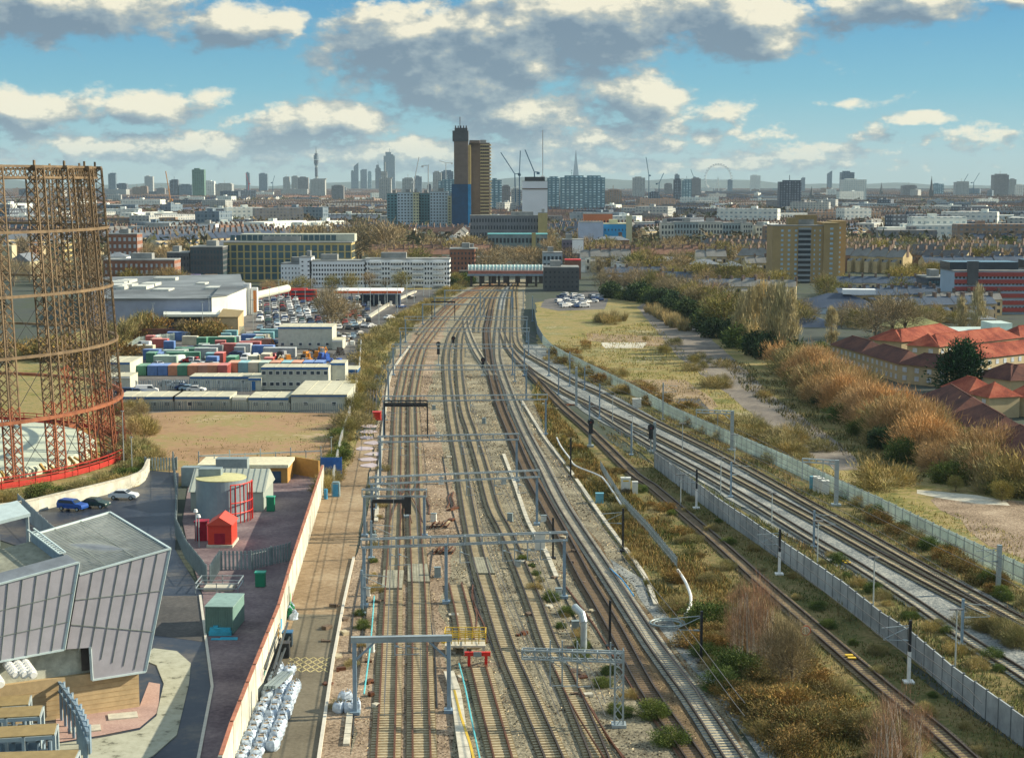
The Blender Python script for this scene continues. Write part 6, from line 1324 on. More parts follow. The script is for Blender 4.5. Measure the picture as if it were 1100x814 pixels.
# ------------------------------------------------------------------ skyline
F1 = MFAC('far blue glass', (.16,.21,.25), (.06,.09,.12), 4, 4, .6, .6, rough=.5); F2 = MFAC('far pale concrete', (.40,.41,.38), (.10,.12,.14), 4, 3.2, .5, .5); F3 = MFAC('far dark slab', (.06,.075,.10), (.16,.19,.22), 4, 3.4, .5, .45)
F4 = MFAC('far white slab', (.66,.68,.62), (.2,.25,.26), 5, 4, .5, .4); F5 = MFAC('far brick slab', (.28,.19,.13), (.10,.11,.12), 4, 3.2, .5, .5); F6 = MFAC('far teal slab', (.12,.22,.26), (.28,.36,.38), 6, 3.4, .5, .5); F7 = MFAC('far green glass', (.10,.20,.15), (.05,.08,.08), 5, 4, .5, .5); F8 = MFAC('far grey brown slab',(.22,.21,.20),(.1,.11,.13),3.5,3.2,.5,.5)
SK = [(116,124,186,6000,F1,'slender blue grey tower just right of the gasholder'),(125,136,197,5500,F3,'low dark block right of the slender tower at far left'),(142,150,201,5000,F5,'small brown block on the left skyline'),(155,164,189,6500,F2,'pale grey tower on the left skyline'),(150,158,200,4800,F5,'stepped brown block below the pale left tower'),(168,177,202,4800,F8,'short brown grey block left of the orange crane'),
 (182,191,193,4300,F3,'dark slab by the orange crane'),(192,206,198,4300,F1,'low wide glass block left of the green tower'),(206,219,181,4200,F7,'dark green glass tower, broadest on the left skyline'),(219,230,194,4400,F4,'bright white block beside the green tower'),(231,249,197,4300,F2,'ribbed grey block right of the white one'),(236,256,205,4000,F3,'long low dark block under the ribbed grey one'),
 (264,268,185,7600,F1,'needle like tower by a red crane'),(278,287,186,7200,F1,'blue grey tower with a notched top'),(304,311,190,5600,F2,'first of four grey towers left of the telecom tower'),(313,320,189,5700,F2,'second of four grey towers left of the telecom tower'),(320,331,190,5600,F8,'third of four grey towers left of the telecom tower'),(333,349,192,4600,F2,'broad pale tower in front of the telecom tower'),(356,369,199,4200,F8,'dark brown grey slab right of the telecom tower'),
 (377,380,183,9500,F1,'thin far tower left in the city cluster'),(380,385,178,9500,F1,'slanting far tower in the city cluster'),(387,394,182,9400,F1,'square far tower in the city cluster'),(395,399,184,9600,F6,'pale green far tower in the city cluster'),(403,409,180,9000,F3,'narrow dark tower left of the tallest city tower'),(412,424,166,9300,F1,'tallest glass tower of the city cluster'),(407,420,191,3600,F2,'grey tower in front of the tallest city tower'),
 (432,444,191,3800,F2,'grey flats tower right of the city cluster'),(445,453,189,5200,F1,'small blue glass block beside the grey flats tower'),(459,463,198,3500,F3,'thin dark slab left of the tall twin tower'),(465,474,184,3900,F2,'pale tower behind the pale blue slabs'),(474,487,183,4200,F1,'round glazed tower behind the pale blue slabs'),(471,489,193,2600,F6,'wide teal block behind the pale blue slabs'),
 (527,539,192,2300,F6,'teal banded slab right of the tall twin tower'),(539,548,199,2600,F8,'grey frame building under construction below the cranes'),(549,560,203,2500,F2,'pale building site block under the cranes'),(588,601,190,2400,F6,'dark teal block behind the white wrapped tower'),(602,627,189,2200,F6,'broad teal block with white roof line, left of the pair'),(627,650,189,2300,F6,'broad teal block with stepped roof, right of the pair'),
 (650,668,204,2900,F5,'brown block right of the broad teal pair'),(680,693,190,4200,F2,'pale square tower left of the lattice crane'),(698,708,206,3000,F3,'dark low block below the lattice crane'),(714,722,197,5000,F8,'small grey tower before the wheel'),(724,732,192,3600,F3,'dark slab left of the rounded grey one'),(725,730,187,5500,F1,'blue tower peeping behind the dark slab'),(733,743,193,3500,F6,'blue green slab beside the dark one'),(743,753,191,4500,F8,'round shouldered grey tower left of the wheel'),
 (782,787,193,6500,F1,'small blue tower beside the wheel'),(807,817,188,7000,F4,'white and blue tower right of the wheel'),(838,861,194,2400,F3,'black and white striped slab standing alone'),(861,865,191,6500,F1,'thin tower behind the black and white slab'),(889,894,186,7800,F1,'slant topped far tower'),(904,918,184,4200,F1,'dark blue tower behind the pale broad block'),(906,931,192,3600,F4,'pale broad block with a green tint'),
 (970,985,199,4600,F8,'grey block left of the church spire'),(1003,1014,197,5000,F6,'teal block right of the church spire'),(1027,1041,195,4600,F2,'pale block by two slim cranes'),(1068,1084,187,4600,F8,'grey tower cluster at the right edge'),(1085,1092,192,4700,F2,'lower grey block beside the right edge cluster'),(1092,1100,198,4300,F4,'white arched block at the right edge'),(20,40,203,4600,F3,'dark block seen through the gasholder'),(55,64,203,4200,F1,'blue block between gasholder columns'),(84,88,200,4200,F5,'orange brown sliver tower between gasholder columns')]
for x0, x1, yt, Y, m_, lab in SK:
    a, b = atd(x0,yt,Y), atd(x1,yt,Y); wx = b.x-a.x; h = a.z; mb = MB(); dp_ = max(14, wx*.7); mb.box(0,0,0,wx,dp_,h*.965); s_ = rnd.random()
    if 'slant' in lab: mb.hexa([(-wx/2,-dp_/2,h*.965),(wx/2,-dp_/2,h*.965),(wx/2,dp_/2,h*.965),(-wx/2,dp_/2,h*.965),(-wx/2,-dp_/2,h*.97),(wx/2,-dp_/2,h*1.12),(wx/2,dp_/2,h*1.12),(-wx/2,dp_/2,h*.97)])
    else: mb.box(wx*(s_-.5)*.3,0,h*.965,wx*(.4+s_*.5),dp_*.6,h*.035+.5)
    if 'tallest' in lab: mb.box(-wx*.1,0,h,wx*.5,dp_*.4,14); mb.tube([(0,0,h),(0,0,h+34)],1.2,5)
    if s_ > .6: mb.tube([(0,0,h),(0,0,h+8)],.5,5)
    tag(obj('tower_block' if h > 45 else 'office_block', mb, m_, None, ((a.x+b.x)/2, Y+dp_/2, 0)), lab, 'building', 'buildings on the far skyline')
# telecom tower
Y = 6100; c = atd(340,195,Y); s = Y/FOC; t = tag(empty('telecom_tower', (c.x,Y,0)), 'slim telecommunications tower with stacked drums and a mast', 'tower'); zz = lambda y: atd(340,y,Y).z
mb = MB(); mb.tube([(0,0,0),(0,0,zz(172))], 2.2*s/1.0*.55, 14); obj('shaft', mb, F2, t)
for i,(ya,yb_,r_) in enumerate(((190,180,5.5),(178,176,7),(176,172,9),(171.5,167,9.5),(167,165,6))): mb = MB(); mb.tube([(0,0,zz(ya)),(0,0,zz(yb_))], r_*.95, 18); obj('drum', mb, F1 if i % 2 else F3, t)
mb = MB(); mb.tube([(0,0,zz(165)),(0,0,zz(158))], 1.6, 6, .4); obj('mast', mb, m_blk, t)
# glass shard
Y = 9700; c = atd(618.5,196,Y); zt = atd(618.5,161.5,Y).z; t = tag(empty('pyramid_skyscraper', (c.x,Y,0)), 'tall tapering glass spire skyscraper', 'skyscraper'); mb = MB()
w0 = 26
for k,(sx,sy) in enumerate(((-1,-1),(1,-1),(1,1),(-1,1))):
    a, b = ((-1,-1),(1,-1),(1,1),(-1,1))[k], ((-1,-1),(1,-1),(1,1),(-1,1))[(k+1)%4]
    mb.quad((a[0]*w0,a[1]*w0,0),(b[0]*w0,b[1]*w0,0),(b[0]*1.2,b[1]*1.2,zt-(k%2)*14),(a[0]*1.2,a[1]*1.2,zt-(k%2)*14))
obj('glass_facets', mb, M('shard glass',(.32,.38,.42),.2,.1,.02), t)
# big wheel
Y = 7300; c = atd(771.5,199,Y); R_ = 62; t = tag(empty('observation_wheel', (c.x,Y,0), .25), 'large observation wheel on the skyline', 'ferris wheel'); zc = 68
mb = MB()
for rr in (R_, R_-3.5): mb.tube([(cos(a)*rr,0,zc+sin(a)*rr) for a in np.linspace(0,2*pi,65)], .9, 5)
obj('rim', mb, m_white, t); mb = MB()
for k in range(32): a = 2*pi*k/32; mb.tube([(0,0,zc),(cos(a)*R_,0,zc+sin(a)*R_)], .12, 3)
obj('spokes', mb, m_galv, t)
for k in range(32): a = 2*pi*k/32; mb = MB(); mb.tube([(cos(a)*(R_+3)-3,0,zc+sin(a)*(R_+3)),(cos(a)*(R_+3)+3,0,zc+sin(a)*(R_+3))], 2.0, 7); obj('capsule', mb, m_galv, t)
mb = MB(); mb.beam((0,0,zc),(-14,25,0),2.5); mb.beam((0,0,zc),(14,25,0),2.5); obj('support_legs', mb, m_white, t)
# church spire, arch, cranes
for x, yt, Y, lab in ((1001,189,4200,'dark church spire on the right skyline'),(872,200,4000,'small church spire beside the striped slab'),(947,196,5200,'tiny pale dome on the right skyline')):
    c = atd(x,yt,Y); mb = MB(); mb.box(0,0,0,9,9,c.z*.45); mb.tube([(0,0,c.z*.45),(0,0,c.z)], 4.5, 8, .2); tag(obj('church_spire', mb, m_dkb, None, (c.x,Y,0)), lab, 'spire')
def crane(label, xb, yb, xt, yt, xj, yj, Y, col, grp='tower cranes over the city', th=1.6):
    B0, Tp, J = atd(xb,yb,Y), atd(xt,yt,Y), atd(xj,yj,Y); t = tag(empty('tower_crane', (B0.x,Y,0)), label, 'crane', grp); mm = M('crane '+col[0], col[1], .5, .1); mb = MB()
    T_ = Vector((Tp.x-B0.x,0,Tp.z)); lattice_mast(mb, Vector((0,0,0)), T_.z, th, th*.16, th*.1, th*1.6) if Y < 1500 else mb.beam((0,0,0), tuple(T_), th); obj('mast', mb, mm, t)
    Jv = Vector((J.x-B0.x,0,J.z)); mb = MB(); mb.beam(T_, Jv, th*.8); d = (T_-Jv).normalized(); mb.beam(T_, T_+Vector((d.x*14,0,0)), th*.7); mb.box(T_.x+d.x*13,0,T_.z-3,4,3,3); obj('jib', mb, mm, t)
WHT, ORG, BLU, RED_ = ('white',(.7,.7,.66)), ('orange',(.65,.28,.06)), ('blue',(.06,.14,.22)), ('red',(.6,.05,.04))
crane('orange luffing crane on the left skyline', 184,232,183,214,178,184,2700,ORG); crane('red crane beside the needle tower',266,200,267,197,264,186,5200,RED_); crane('white luffing crane left of the tall tower, slanting right',445,225,445,195,450,169,2600,WHT); crane('white hammerhead crane just left of the tall tower',479,215,479,175,472,173,3400,WHT)
crane('slim white crane mast between the pale slabs',460,215,460,178,461,177,2700,WHT); crane('dark luffing crane slanting left above the building site',554,205,553,187,538,164,2500,BLU); crane('dark upright luffing crane above the building site',558,205,558,186,559,162,2500,BLU); crane('dark luffing crane slanting left beside the white mast',576,200,574,185,564,161,2200,BLU)
crane('tall white crane mast above the white wrapped tower',583,250,583,189,583,140,1700,WHT,th=1.3); crane('lattice crane on the right skyline before the wheel',697,215,697,188,694,169,3600,BLU); crane('thin luffing crane right of the lattice one',708,205,708,197,713,186,3600,BLU); crane('red and blue crane among the right hand terraces',950,268,949,262,951,245,1300,RED_); crane('slim crane left of the right edge cluster',1046,200,1046,196,1052,186,5000,BLU); crane('second slim crane left of the right edge cluster',1035,200,1035,196,1040,187,5000,BLU); crane('faint crane above the wheel left side',745,200,745,190,742,182,5200,BLU)
crane('thin far crane left of the city cluster', 293,205,293,196,295,189,5000,BLU)
# hills
mb = MB(); n = 140; Hh = []
for i in range(n+1): x = -7000+14000*i/n; Hh.append((x, 62+30*sin(i*.09+1)+12*sin(i*.37)+6*sin(i*.9)))
for i in range(n):
    (x0,h0),(x1,h1) = Hh[i], Hh[i+1]
    mb.quad((x0,14200,0),(x1,14200,0),(x1,15400,h1),(x0,15400,h0)); mb.quad((x0,15400,h0),(x1,15400,h1),(x1,16600,0),(x0,16600,0))
kind(obj('hills', mb, M('hill woodland',(.06,.075,.06),.9,.3,.003)), 'structure')
# ------------------------------------------------------------------ city houses
m_city = MC('house brick and slate', .8, .22, 0, .25)
ROOFC = [(.055,.08,.12),(.09,.11,.14),(.10,.10,.105),(.15,.095,.075),(.04,.06,.10),(.18,.18,.17),(.22,.12,.08)]
WALLC = [(.66,.62,.48),(.74,.72,.64),(.46,.36,.19),(.52,.43,.26),(.30,.17,.10),(.36,.29,.19),(.76,.75,.70),(.55,.48,.34)]
def house_tpl(win):
    W, Dp, H, R = 2.75, 4.6, 7.2, 10.3; Q = []; cl = []
    def q(*p, c): Q.append(p); cl.append(c)
    q((-W,-Dp,0),(W,-Dp,0),(W,-Dp,H),(-W,-Dp,H),c=1); q((W,Dp,0),(-W,Dp,0),(-W,Dp,H),(W,Dp,H),c=1)
    q((W,-Dp,0),(W,Dp,0),(W,Dp,H),(W,-Dp,H),c=1); q((-W,Dp,0),(-W,-Dp,0),(-W,-Dp,H),(-W,Dp,H),c=1)
    q((-W,-Dp-.3,H-.1),(W,-Dp-.3,H-.1),(W,0,R),(-W,0,R),c=0); q((W,Dp+.3,H-.1),(-W,Dp+.3,H-.1),(-W,0,R),(W,0,R),c=0)
    q((W,-Dp,H),(W,0,H),(W,Dp,H),(W,0,R),c=1); q((-W,Dp,H),(-W,0,H),(-W,-Dp,H),(-W,0,R),c=1)
    a, b, d, e = W-.5, W+.3, -.9, .9; T = R+1.5
    q((a,d,H),(b,d,H),(b,d,T),(a,d,T),c=2); q((b,d,H),(b,e,H),(b,e,T),(b,d,T),c=2); q((b,e,H),(a,e,H),(a,e,T),(b,e,T),c=2); q((a,e,H),(a,d,H),(a,d,T),(a,e,T),c=2); q((a,d,T),(b,d,T),(b,e,T),(a,e,T),c=2)
    q((-W,Dp,0),(0,Dp,0),(0,Dp+4,0),(-W,Dp+4,0),c=0); Q.pop(); cl.pop()
    if win:
        for s in (-1, 1):
            for z in (1.2, 4.3):
                for x in (-1.4, 1.4): y = s*(Dp+.05); q((x-.55,y,z),(x+.55,y,z),(x+.55,y,z+1.6),(x-.55,y,z+1.6),c=3)
        q((-W,-Dp-3,0),(-.2,-Dp-3,0),(-.2,-Dp-3,5),(-W,-Dp-3,5),c=1); q((-.2,-Dp-3,0),(-.2,-Dp,0),(-.2,-Dp,6.2),(-.2,-Dp-3,5),c=1); q((-W,-Dp-3,5),(-.2,-Dp-3,5),(-.2,-Dp,6.2),(-W,-Dp,6.2),c=0); q((-W,-Dp-3,0),(-W,-Dp,0),(-W,-Dp,6.2),(-W,-Dp-3,5),c=1)
    return np.array(Q, np.float32), np.array(cl)
TN, TNc = house_tpl(True); TF, TFc = house_tpl(False)
def ylim(px): return 1080 if px < 400 else (900 if px < 525 else (1160 if px < 600 else (860 if px < 800 else (820 if px < 885 else 840))))
houses = []     # x, y, rz, scale, roof, wall
Y = 640.0
cell = 0
while Y < 9800:
    S = 230 if Y < 3500 else 420; half = Y*.335
    nx = int(half/S)+1
    for ix in range(-nx, nx+1):
        cx, cy = ix*S+rnd.uniform(-30,30), Y+S/2; ang = rnd.choice([.05,.35,-.3,.9,1.4,-.8,0.,1.57,.15,-.1]); sc = 1.0 if Y < 3500 else 1.25
        gap = rnd.choice([34,38,44]) * (1 if Y < 3500 else 1.25); wr, ww = rnd.choice(ROOFC), rnd.choice(WALLC); park = rnd.random()
        if park < .07: continue
        r_ = -S*.6
        while r_ < S*.6:
            wr2, ww2 = (wr, ww) if rnd.random() < .6 else (rnd.choice(ROOFC), rnd.choice(WALLC)); s_ = -S*.6; skip = rnd.random() < .06; hs = rnd.uniform(.9,1.35)
            while s_ < S*.6 and not skip:
                x, y = cx+cos(ang)*s_-sin(ang)*r_, cy+sin(ang)*s_+cos(ang)*r_
                if abs(x-cx) < S*.49 and abs(y-cy) < S*.49 and abs(x) < y*.335:
                    px = 550+FOC*x/y
                    ok = y > ylim(px) and not any(abs(x-o[0]) < o[2] and abs(y-o[1]) < o[3] for o in OCC if abs(y-o[1]) < 60) and not (528 < px < 600 and y < 1300) and not (abs(px-600-(y-1000)*.0) < 25 and y < 1100)
                    if ok and rnd.random() > .05:
                        w2 = ww2 if rnd.random() < .7 else rnd.choice(WALLC); houses.append((x,y,ang,sc,hs*rnd.uniform(.97,1.03),wr2,w2))
                s_ += 5.5*sc
                if rnd.random() < .03: s_ += 8
            r_ += gap
    Y += S
houses.sort(key=lambda h: h[1])
near, far = houses[:300], houses[300:]
def wname(c): return {0:'cream rendered',1:'white rendered',2:'yellow brick',3:'pale yellow brick',4:'red brick',5:'brown brick',6:'bright white rendered',7:'sandy brick'}[WALLC.index(c)]
HM = {}
for (x,y,rz,sc,hs,wr,ww) in near:
    key = (wr, ww)
    if key not in HM:
        c = [wr, ww, (.17,.12,.095), (.04,.05,.06)]; mb = MB()
        for qd, ci in zip(TN, TNc): mb.quad(*[tuple(float(v) for v in p) for p in qd], col=c[ci])
        HM[key] = mb.mesh('terraced_house', m_city)
    o = link('terraced_house', HM[key], None, (x,y,0), rz); o.scale = (sc,sc,hs)
    tag(o, '%s terraced house with a %s roof among the nearer streets' % (wname(ww), ['slate','slate','brown tiled','reddish tiled','dark slate','grey brown','orange tiled'][ROOFC.index(wr)]), 'house', 'terraced houses in the nearer streets')
def bulk(name, hs_, T, Tc, label):
    n = len(hs_); A = np.array([(h[0],h[1],h[2],h[3],h[4]) for h in hs_], np.float32); cs, sn = np.cos(A[:,2]), np.sin(A[:,2])
    V = np.broadcast_to(T[None], (n,)+T.shape).copy(); V[...,0] *= A[:,3][:,None,None]; V[...,1] *= A[:,3][:,None,None]; V[...,2] *= (A[:,4]*(A[:,3]**.5))[:,None,None]
    X = V[...,0]*cs[:,None,None]-V[...,1]*sn[:,None,None]+A[:,0][:,None,None]; Yy = V[...,0]*sn[:,None,None]+V[...,1]*cs[:,None,None]+A[:,1][:,None,None]; V[...,0], V[...,1] = X, Yy
    pal = np.zeros((n,4,3), np.float32); pal[:,0] = [h[5] for h in hs_]; pal[:,1] = [h[6] for h in hs_]; pal[:,2] = (.17,.12,.095); pal[:,3] = (.04,.05,.06)
    cols = pal[:, Tc]
    o = link(name, fastmesh(name, V.reshape(-1,3), 4, cols.reshape(-1,3), m_city)); kind(o, 'stuff', label); return o
bulk('distant_houses', [h for h in far if h[1] < 2600], TN, TNc, 'carpet of terraced streets behind the nearer houses'); bulk('distant_housing', [h for h in far if h[1] >= 2600], TF, TFc, 'far carpet of roofs reaching to the skyline')
hk = list(HM.keys())
for (px_, py_, n_, rz_, kk) in ((905,333,9,.1,0),(960,330,8,-.1,1),(965,345,7,.25,2),(1000,338,5,.0,3),(740,322,6,.3,4),(655,306,6,.1,2),(690,312,6,.0,1),(790,322,5,-.2,3),(985,318,8,.1,4),(905,318,9,-.15,5)):
    b0 = g(px_, py_); key = hk[kk % len(hk)]
    for j in range(n_):
        o = link('terraced_house', HM[key], None, (b0.x+cos(rz_)*5.5*j, b0.y+sin(rz_)*5.5*j, 0), rz_); o.scale = (1,1,.82+.01*(j%3)); tag(o, '%s terraced house in a short row among trees nearer than the tower block' % wname(key[1]), 'house', 'short terraces among the trees')
# larger blocks among the houses
for k in range(300):
    y = 1150*(7.0 ** rnd.random()); x = rnd.uniform(-.33,.33)*y; px = 550+FOC*x/y
    if y < max(1150, ylim(px)+250) or any(abs(x-o[0]) < o[2]+30 and abs(y-o[1]) < o[3]+30 for o in OCC) or (395 < px < 640 and y < 1560): continue
    L_, dp_, h = rnd.uniform(25,80), rnd.uniform(12,22), rnd.choice([11,13,15,18,22,30 if y > 3500 else 16]); m_ = rnd.choice([F2,F4,F5,F8,F4,F3,F1,F2]); mb = MB(); mb.box(0,0,0,L_,dp_,h); mb.box(0,0,h,L_*.99,dp_*.98,.4); mb.box(rnd.uniform(-.3,.3)*L_,0,h+.4,6,5,2.5)
    tag(obj('apartment_block', mb, m_, None, (x,y,0), rnd.choice([0,.3,-.4,1.2,.1])), {id(F2):'pale concrete',id(F5):'brick',id(F8):'brown grey',id(F4):'white',id(F3):'dark',id(F1):'blue grey'}[id(m_)]+' %s block rising among the far terraces' % ('low long' if h < 16 else 'taller'), 'block', 'blocks among the far terraces')

# ------------------------------------------------------------------ vegetation
def MF(name, var=.3, hue=True):
    m, nt, b = newmat(name); a = N(nt, 'ShaderNodeAttribute'); a.attribute_name = 'col'; oi = N(nt, 'ShaderNodeObjectInfo')
    f = noise(nt, .7, 3, .6, wpos(nt)); c = mixc(nt, 1.0, a.outputs['Color'], ramp(nt, f, [(.3,(1-var,)*3),(.7,(1+var,)*3)]), 'MULTIPLY')
    c = mixc(nt, 1.0, c, ramp(nt, oi.outputs['Random'], [(0,(.78,.84,.8)),(.5,(1,1,1)),(1,(1.22,1.1,.9))]), 'MULTIPLY')
    L(nt, c, b.inputs['Base Color']); b.inputs['Roughness'].default_value = .9; b.inputs['Specular IOR Level'].default_value = .1; MATS[name] = m; return m
m_twig = MF('twigs and leaves'); m_bark = M('bark', (.16,.13,.09), .9, .3, 2)
def slivers(P, Dr, Ln, Wd, cols):
    """thin triangles from P along Dr"""
    n = len(P); Dr = Dr/np.linalg.norm(Dr, axis=1)[:,None]; R_ = RG.normal(size=(n,3)); S = np.cross(Dr, R_); S /= np.linalg.norm(S, axis=1)[:,None]+1e-9
    a, b, c = P-S*Wd[:,None]/2, P+S*Wd[:,None]/2, P+Dr*Ln[:,None]; return np.stack([a,b,c],1).reshape(-1,3), cols
def crown(kd, seed, dens=1.0):
    rg = np.random.default_rng(seed); st = {
     'bare':   dict(c=(0,0,6.2), r=(3.8,3.8,3.9), k=70, m=50, l=1.2, w=.06, up=.5, cols=[(.30,.23,.13),(.24,.19,.11),(.36,.28,.16),(.20,.16,.10)]),
     'red':    dict(c=(0,0,5.8), r=(2.2,2.2,4.6), k=34, m=34, l=1.3, w=.04, up=2.2, cols=[(.36,.20,.13),(.30,.19,.12),(.40,.26,.17),(.22,.15,.1)]),
     'olive':  dict(c=(0,0,6), r=(3.8,3.8,4.2), k=80, m=62, l=1.1, w=.09, up=.4, cols=[(.22,.20,.06),(.30,.26,.08),(.16,.16,.05),(.25,.20,.08)]),
     'poplar': dict(c=(0,0,7.5), r=(1.5,1.5,7.4), k=90, m=52, l=1.5, w=.07, up=4, cols=[(.46,.39,.22),(.38,.32,.17),(.52,.44,.25),(.28,.24,.13)]),
     'orange': dict(c=(0,0,2.2), r=(3.2,3.2,3.0), k=60, m=80, l=.95, w=.06, up=.8, cols=[(.54,.33,.16),(.64,.42,.22),(.44,.27,.12),(.36,.24,.11)]),
     'shrub':  dict(c=(0,0,.9), r=(2.7,2.7,1.7), k=46, m=62, l=.7, w=.055, up=1.0, cols=[(.27,.24,.10),(.37,.31,.15),(.20,.19,.07),(.32,.25,.13)]),
     'green':  dict(c=(0,0,1.3), r=(2.7,2.7,2.0), k=56, m=80, l=.3, w=.16, up=.3, cols=[(.09,.14,.035),(.13,.18,.05),(.06,.09,.03),(.17,.20,.06)]),
     'rust':   dict(c=(0,0,.8), r=(2.7,2.7,1.5), k=50, m=76, l=.32, w=.12, up=.5, cols=[(.27,.16,.06),(.20,.15,.055),(.33,.22,.09),(.14,.14,.05)]),
     'ivy':    dict(c=(0,0,2.8), r=(3.6,3.6,3.2), k=80, m=70, l=.5, w=.4, up=.3, cols=[(.04,.07,.035),(.06,.10,.04),(.03,.05,.03),(.09,.13,.05)]),
     'conifer':dict(c=(0,0,4.4), r=(3.2,3.2,4.6), k=110, m=70, l=.6, w=.25, up=.2, cols=[(.02,.06,.03),(.03,.09,.04),(.015,.04,.02)]),
     'reed':   dict(c=(0,0,.2), r=(1.6,1.6,.6), k=20, m=50, l=2.6, w=.08, up=5, cols=[(.45,.35,.18),(.38,.30,.15),(.30,.25,.12)]),
    }[kd]
    k, m = int(st['k']*dens**.5), int(st['m']*dens**.5); U = rg.normal(size=(k,3)); U /= np.linalg.norm(U,axis=1)[:,None]; rr = rg.uniform(.25,1,size=k)**.5*(1+rg.normal(size=k)*.07)
    if kd == 'conifer': pass
    Cn = np.array(st['c'])+U*rr[:,None]*np.array(st['r']); Cn[:,2] = np.maximum(Cn[:,2], .15)
    if kd == 'conifer': sh = np.clip(1.15-Cn[:,2]/9.5, .12, 1)[:,None]; Cn[:,:2] *= sh*1.3
    if kd == 'poplar': sh = np.clip(1.25-np.abs(Cn[:,2]-5)/11, .3, 1)[:,None]; Cn[:,:2] *= sh
    size = min(st['r'])*.27; P = np.repeat(Cn, m, 0)+rg.normal(size=(k*m,3))*size*np.array([1,1,.8]); P[:,2] = np.maximum(P[:,2], .05)
    ax = P-np.array([st['c'][0],st['c'][1],st['c'][2]-st['r'][2]*.5]); ax /= np.linalg.norm(ax,axis=1)[:,None]+1e-6
    Dr = ax+np.array([0,0,st['up']*.6])+rg.normal(size=P.shape)*.45; n = len(P); f = 1/dens**.5
    cc = np.array(st['cols'])[np.repeat(rg.integers(0,len(st['cols']),k), m)]*.6+np.array(st['cols'])[rg.integers(0,len(st['cols']),n)]*.4
    V, cc = slivers(P, Dr, st['l']*rg.uniform(.5,1.3,n)*(f**.5), st['w']*rg.uniform(.6,1.5,n)*f, cc*rg.uniform(.8,1.2,n)[:,None])
    me = fastmesh('crown', V, 3, cc, m_twig); tr = None
    if kd in ('bare','red','olive','poplar','conifer','orange'):
        mb = MB(); H = st['c'][2]; r0 = {'poplar':.22,'conifer':.25,'orange':.1,'red':.12}.get(kd,.28)
        if kd in ('bare','olive'):
            mb.tube([(0,0,0),(.1,0,H*.5),(0,.1,H*.8),(0,0,H*1.25)], r0, 7, .05)
            for j in rg.choice(k, 16, replace=False): c = Cn[j]; z0 = H*rg.uniform(.3,.7); mb.tube([(0,0,z0),(c[0]*.5,c[1]*.5,z0+(c[2]-z0)*.6),tuple(c)], .11, 5, .03)
        elif kd in ('red','orange'):
            for j in rg.choice(k, 9, replace=False): c = Cn[j]; x, y = rg.uniform(-.9,.9,2); mb.tube([(x,y,0),(x+c[0]*.25,y+c[1]*.25,c[2]*.5),(c[0]*.6,c[1]*.6,max(c[2],H*1.4))], .08, 5, .03)
        else: mb.tube([(0,0,0),(0,0,H*1.3)], r0, 7, .05)
        tr = mb.mesh('trunk', M('pale birch bark',(.45,.40,.33),.8,.2,3) if kd == 'red' else m_bark)
    return me, tr
PROTO = {}
def proto(kd, v, dens):
    if (kd,v,dens) not in PROTO: PROTO[kd,v,dens] = crown(kd, hash((kd,v)) % 99991 if 0 else (sum(map(ord,kd))*7+v*13+int(dens*10)), dens)
    return PROTO[kd,v,dens]
NAMES = {'bare':('bare_tree','tree'),'red':('birch_tree','tree'),'olive':('budding_tree','tree'),'poplar':('poplar_tree','tree'),'orange':('willow_shrub','shrub'),'shrub':('scrub_bush','bush'),'green':('green_bush','bush'),'rust':('autumn_bush','bush'),'ivy':('ivy_thicket','bush'),'conifer':('conifer_tree','tree'),'reed':('reed_clump','reeds')}
BASEH = {'bare':10,'red':10,'olive':10,'poplar':15,'orange':5.6,'shrub':3.2,'green':3.6,'rust':2.6,'ivy':6,'conifer':9.2,'reed':3}
def plant(kd, x, y, h, label, group, wd=1.0):
    dens = 1.6 if y < 210 else (1.0 if y < 420 else (.45 if y < 800 else .2)); me, tr = proto(kd, rnd.randrange(3), dens); s = h/BASEH[kd]; nm, cat = NAMES[kd]
    sc = (s*wd*rnd.uniform(.9,1.1), s*wd*rnd.uniform(.9,1.1), s)
    if tr is None: o = link(nm, me, None, (x,y,0), rnd.uniform(0,6)); o.scale = sc; return tag(o, label, cat, group)
    t = tag(empty(nm, (x,y,0), rnd.uniform(0,6)), label, cat, group); t.scale = sc; link('crown', me, t); link('trunk', tr, t); return t
def pp(kd, px, py, h, label, group=None, wd=1.0): b0 = g(px, py); return plant(kd, b0.x, b0.y, h, label, group, wd)
def along(kds, px, n, h, jit, label, group, wd=1.0):
    P = [g(x,y) for x,y in px]; L_ = [0]
    for a, b in zip(P, P[1:]): L_.append(L_[-1]+(b-a).length)
    for k in range(n):
        s = L_[-1]*(k+rnd.uniform(.1,.9))/n; i = max(j for j in range(len(P)-1) if L_[j] <= s); p = P[i].lerp(P[i+1], (s-L_[i])/(L_[i+1]-L_[i])); kd = rnd.choice(kds)
        plant(kd, p.x+rnd.uniform(-jit,jit), p.y+rnd.uniform(-jit,jit)*2, rnd.uniform(*h), label % {'bare':'bare brown','shrub':'straggly tan','green':'bright green','rust':'rusty','olive':'olive','orange':'orange twigged','ivy':'dark ivy covered','red':'reddish','poplar':'tall narrow','reed':'straw coloured','conifer':'dark'}[kd] if '%s' in label else label, group, wd)
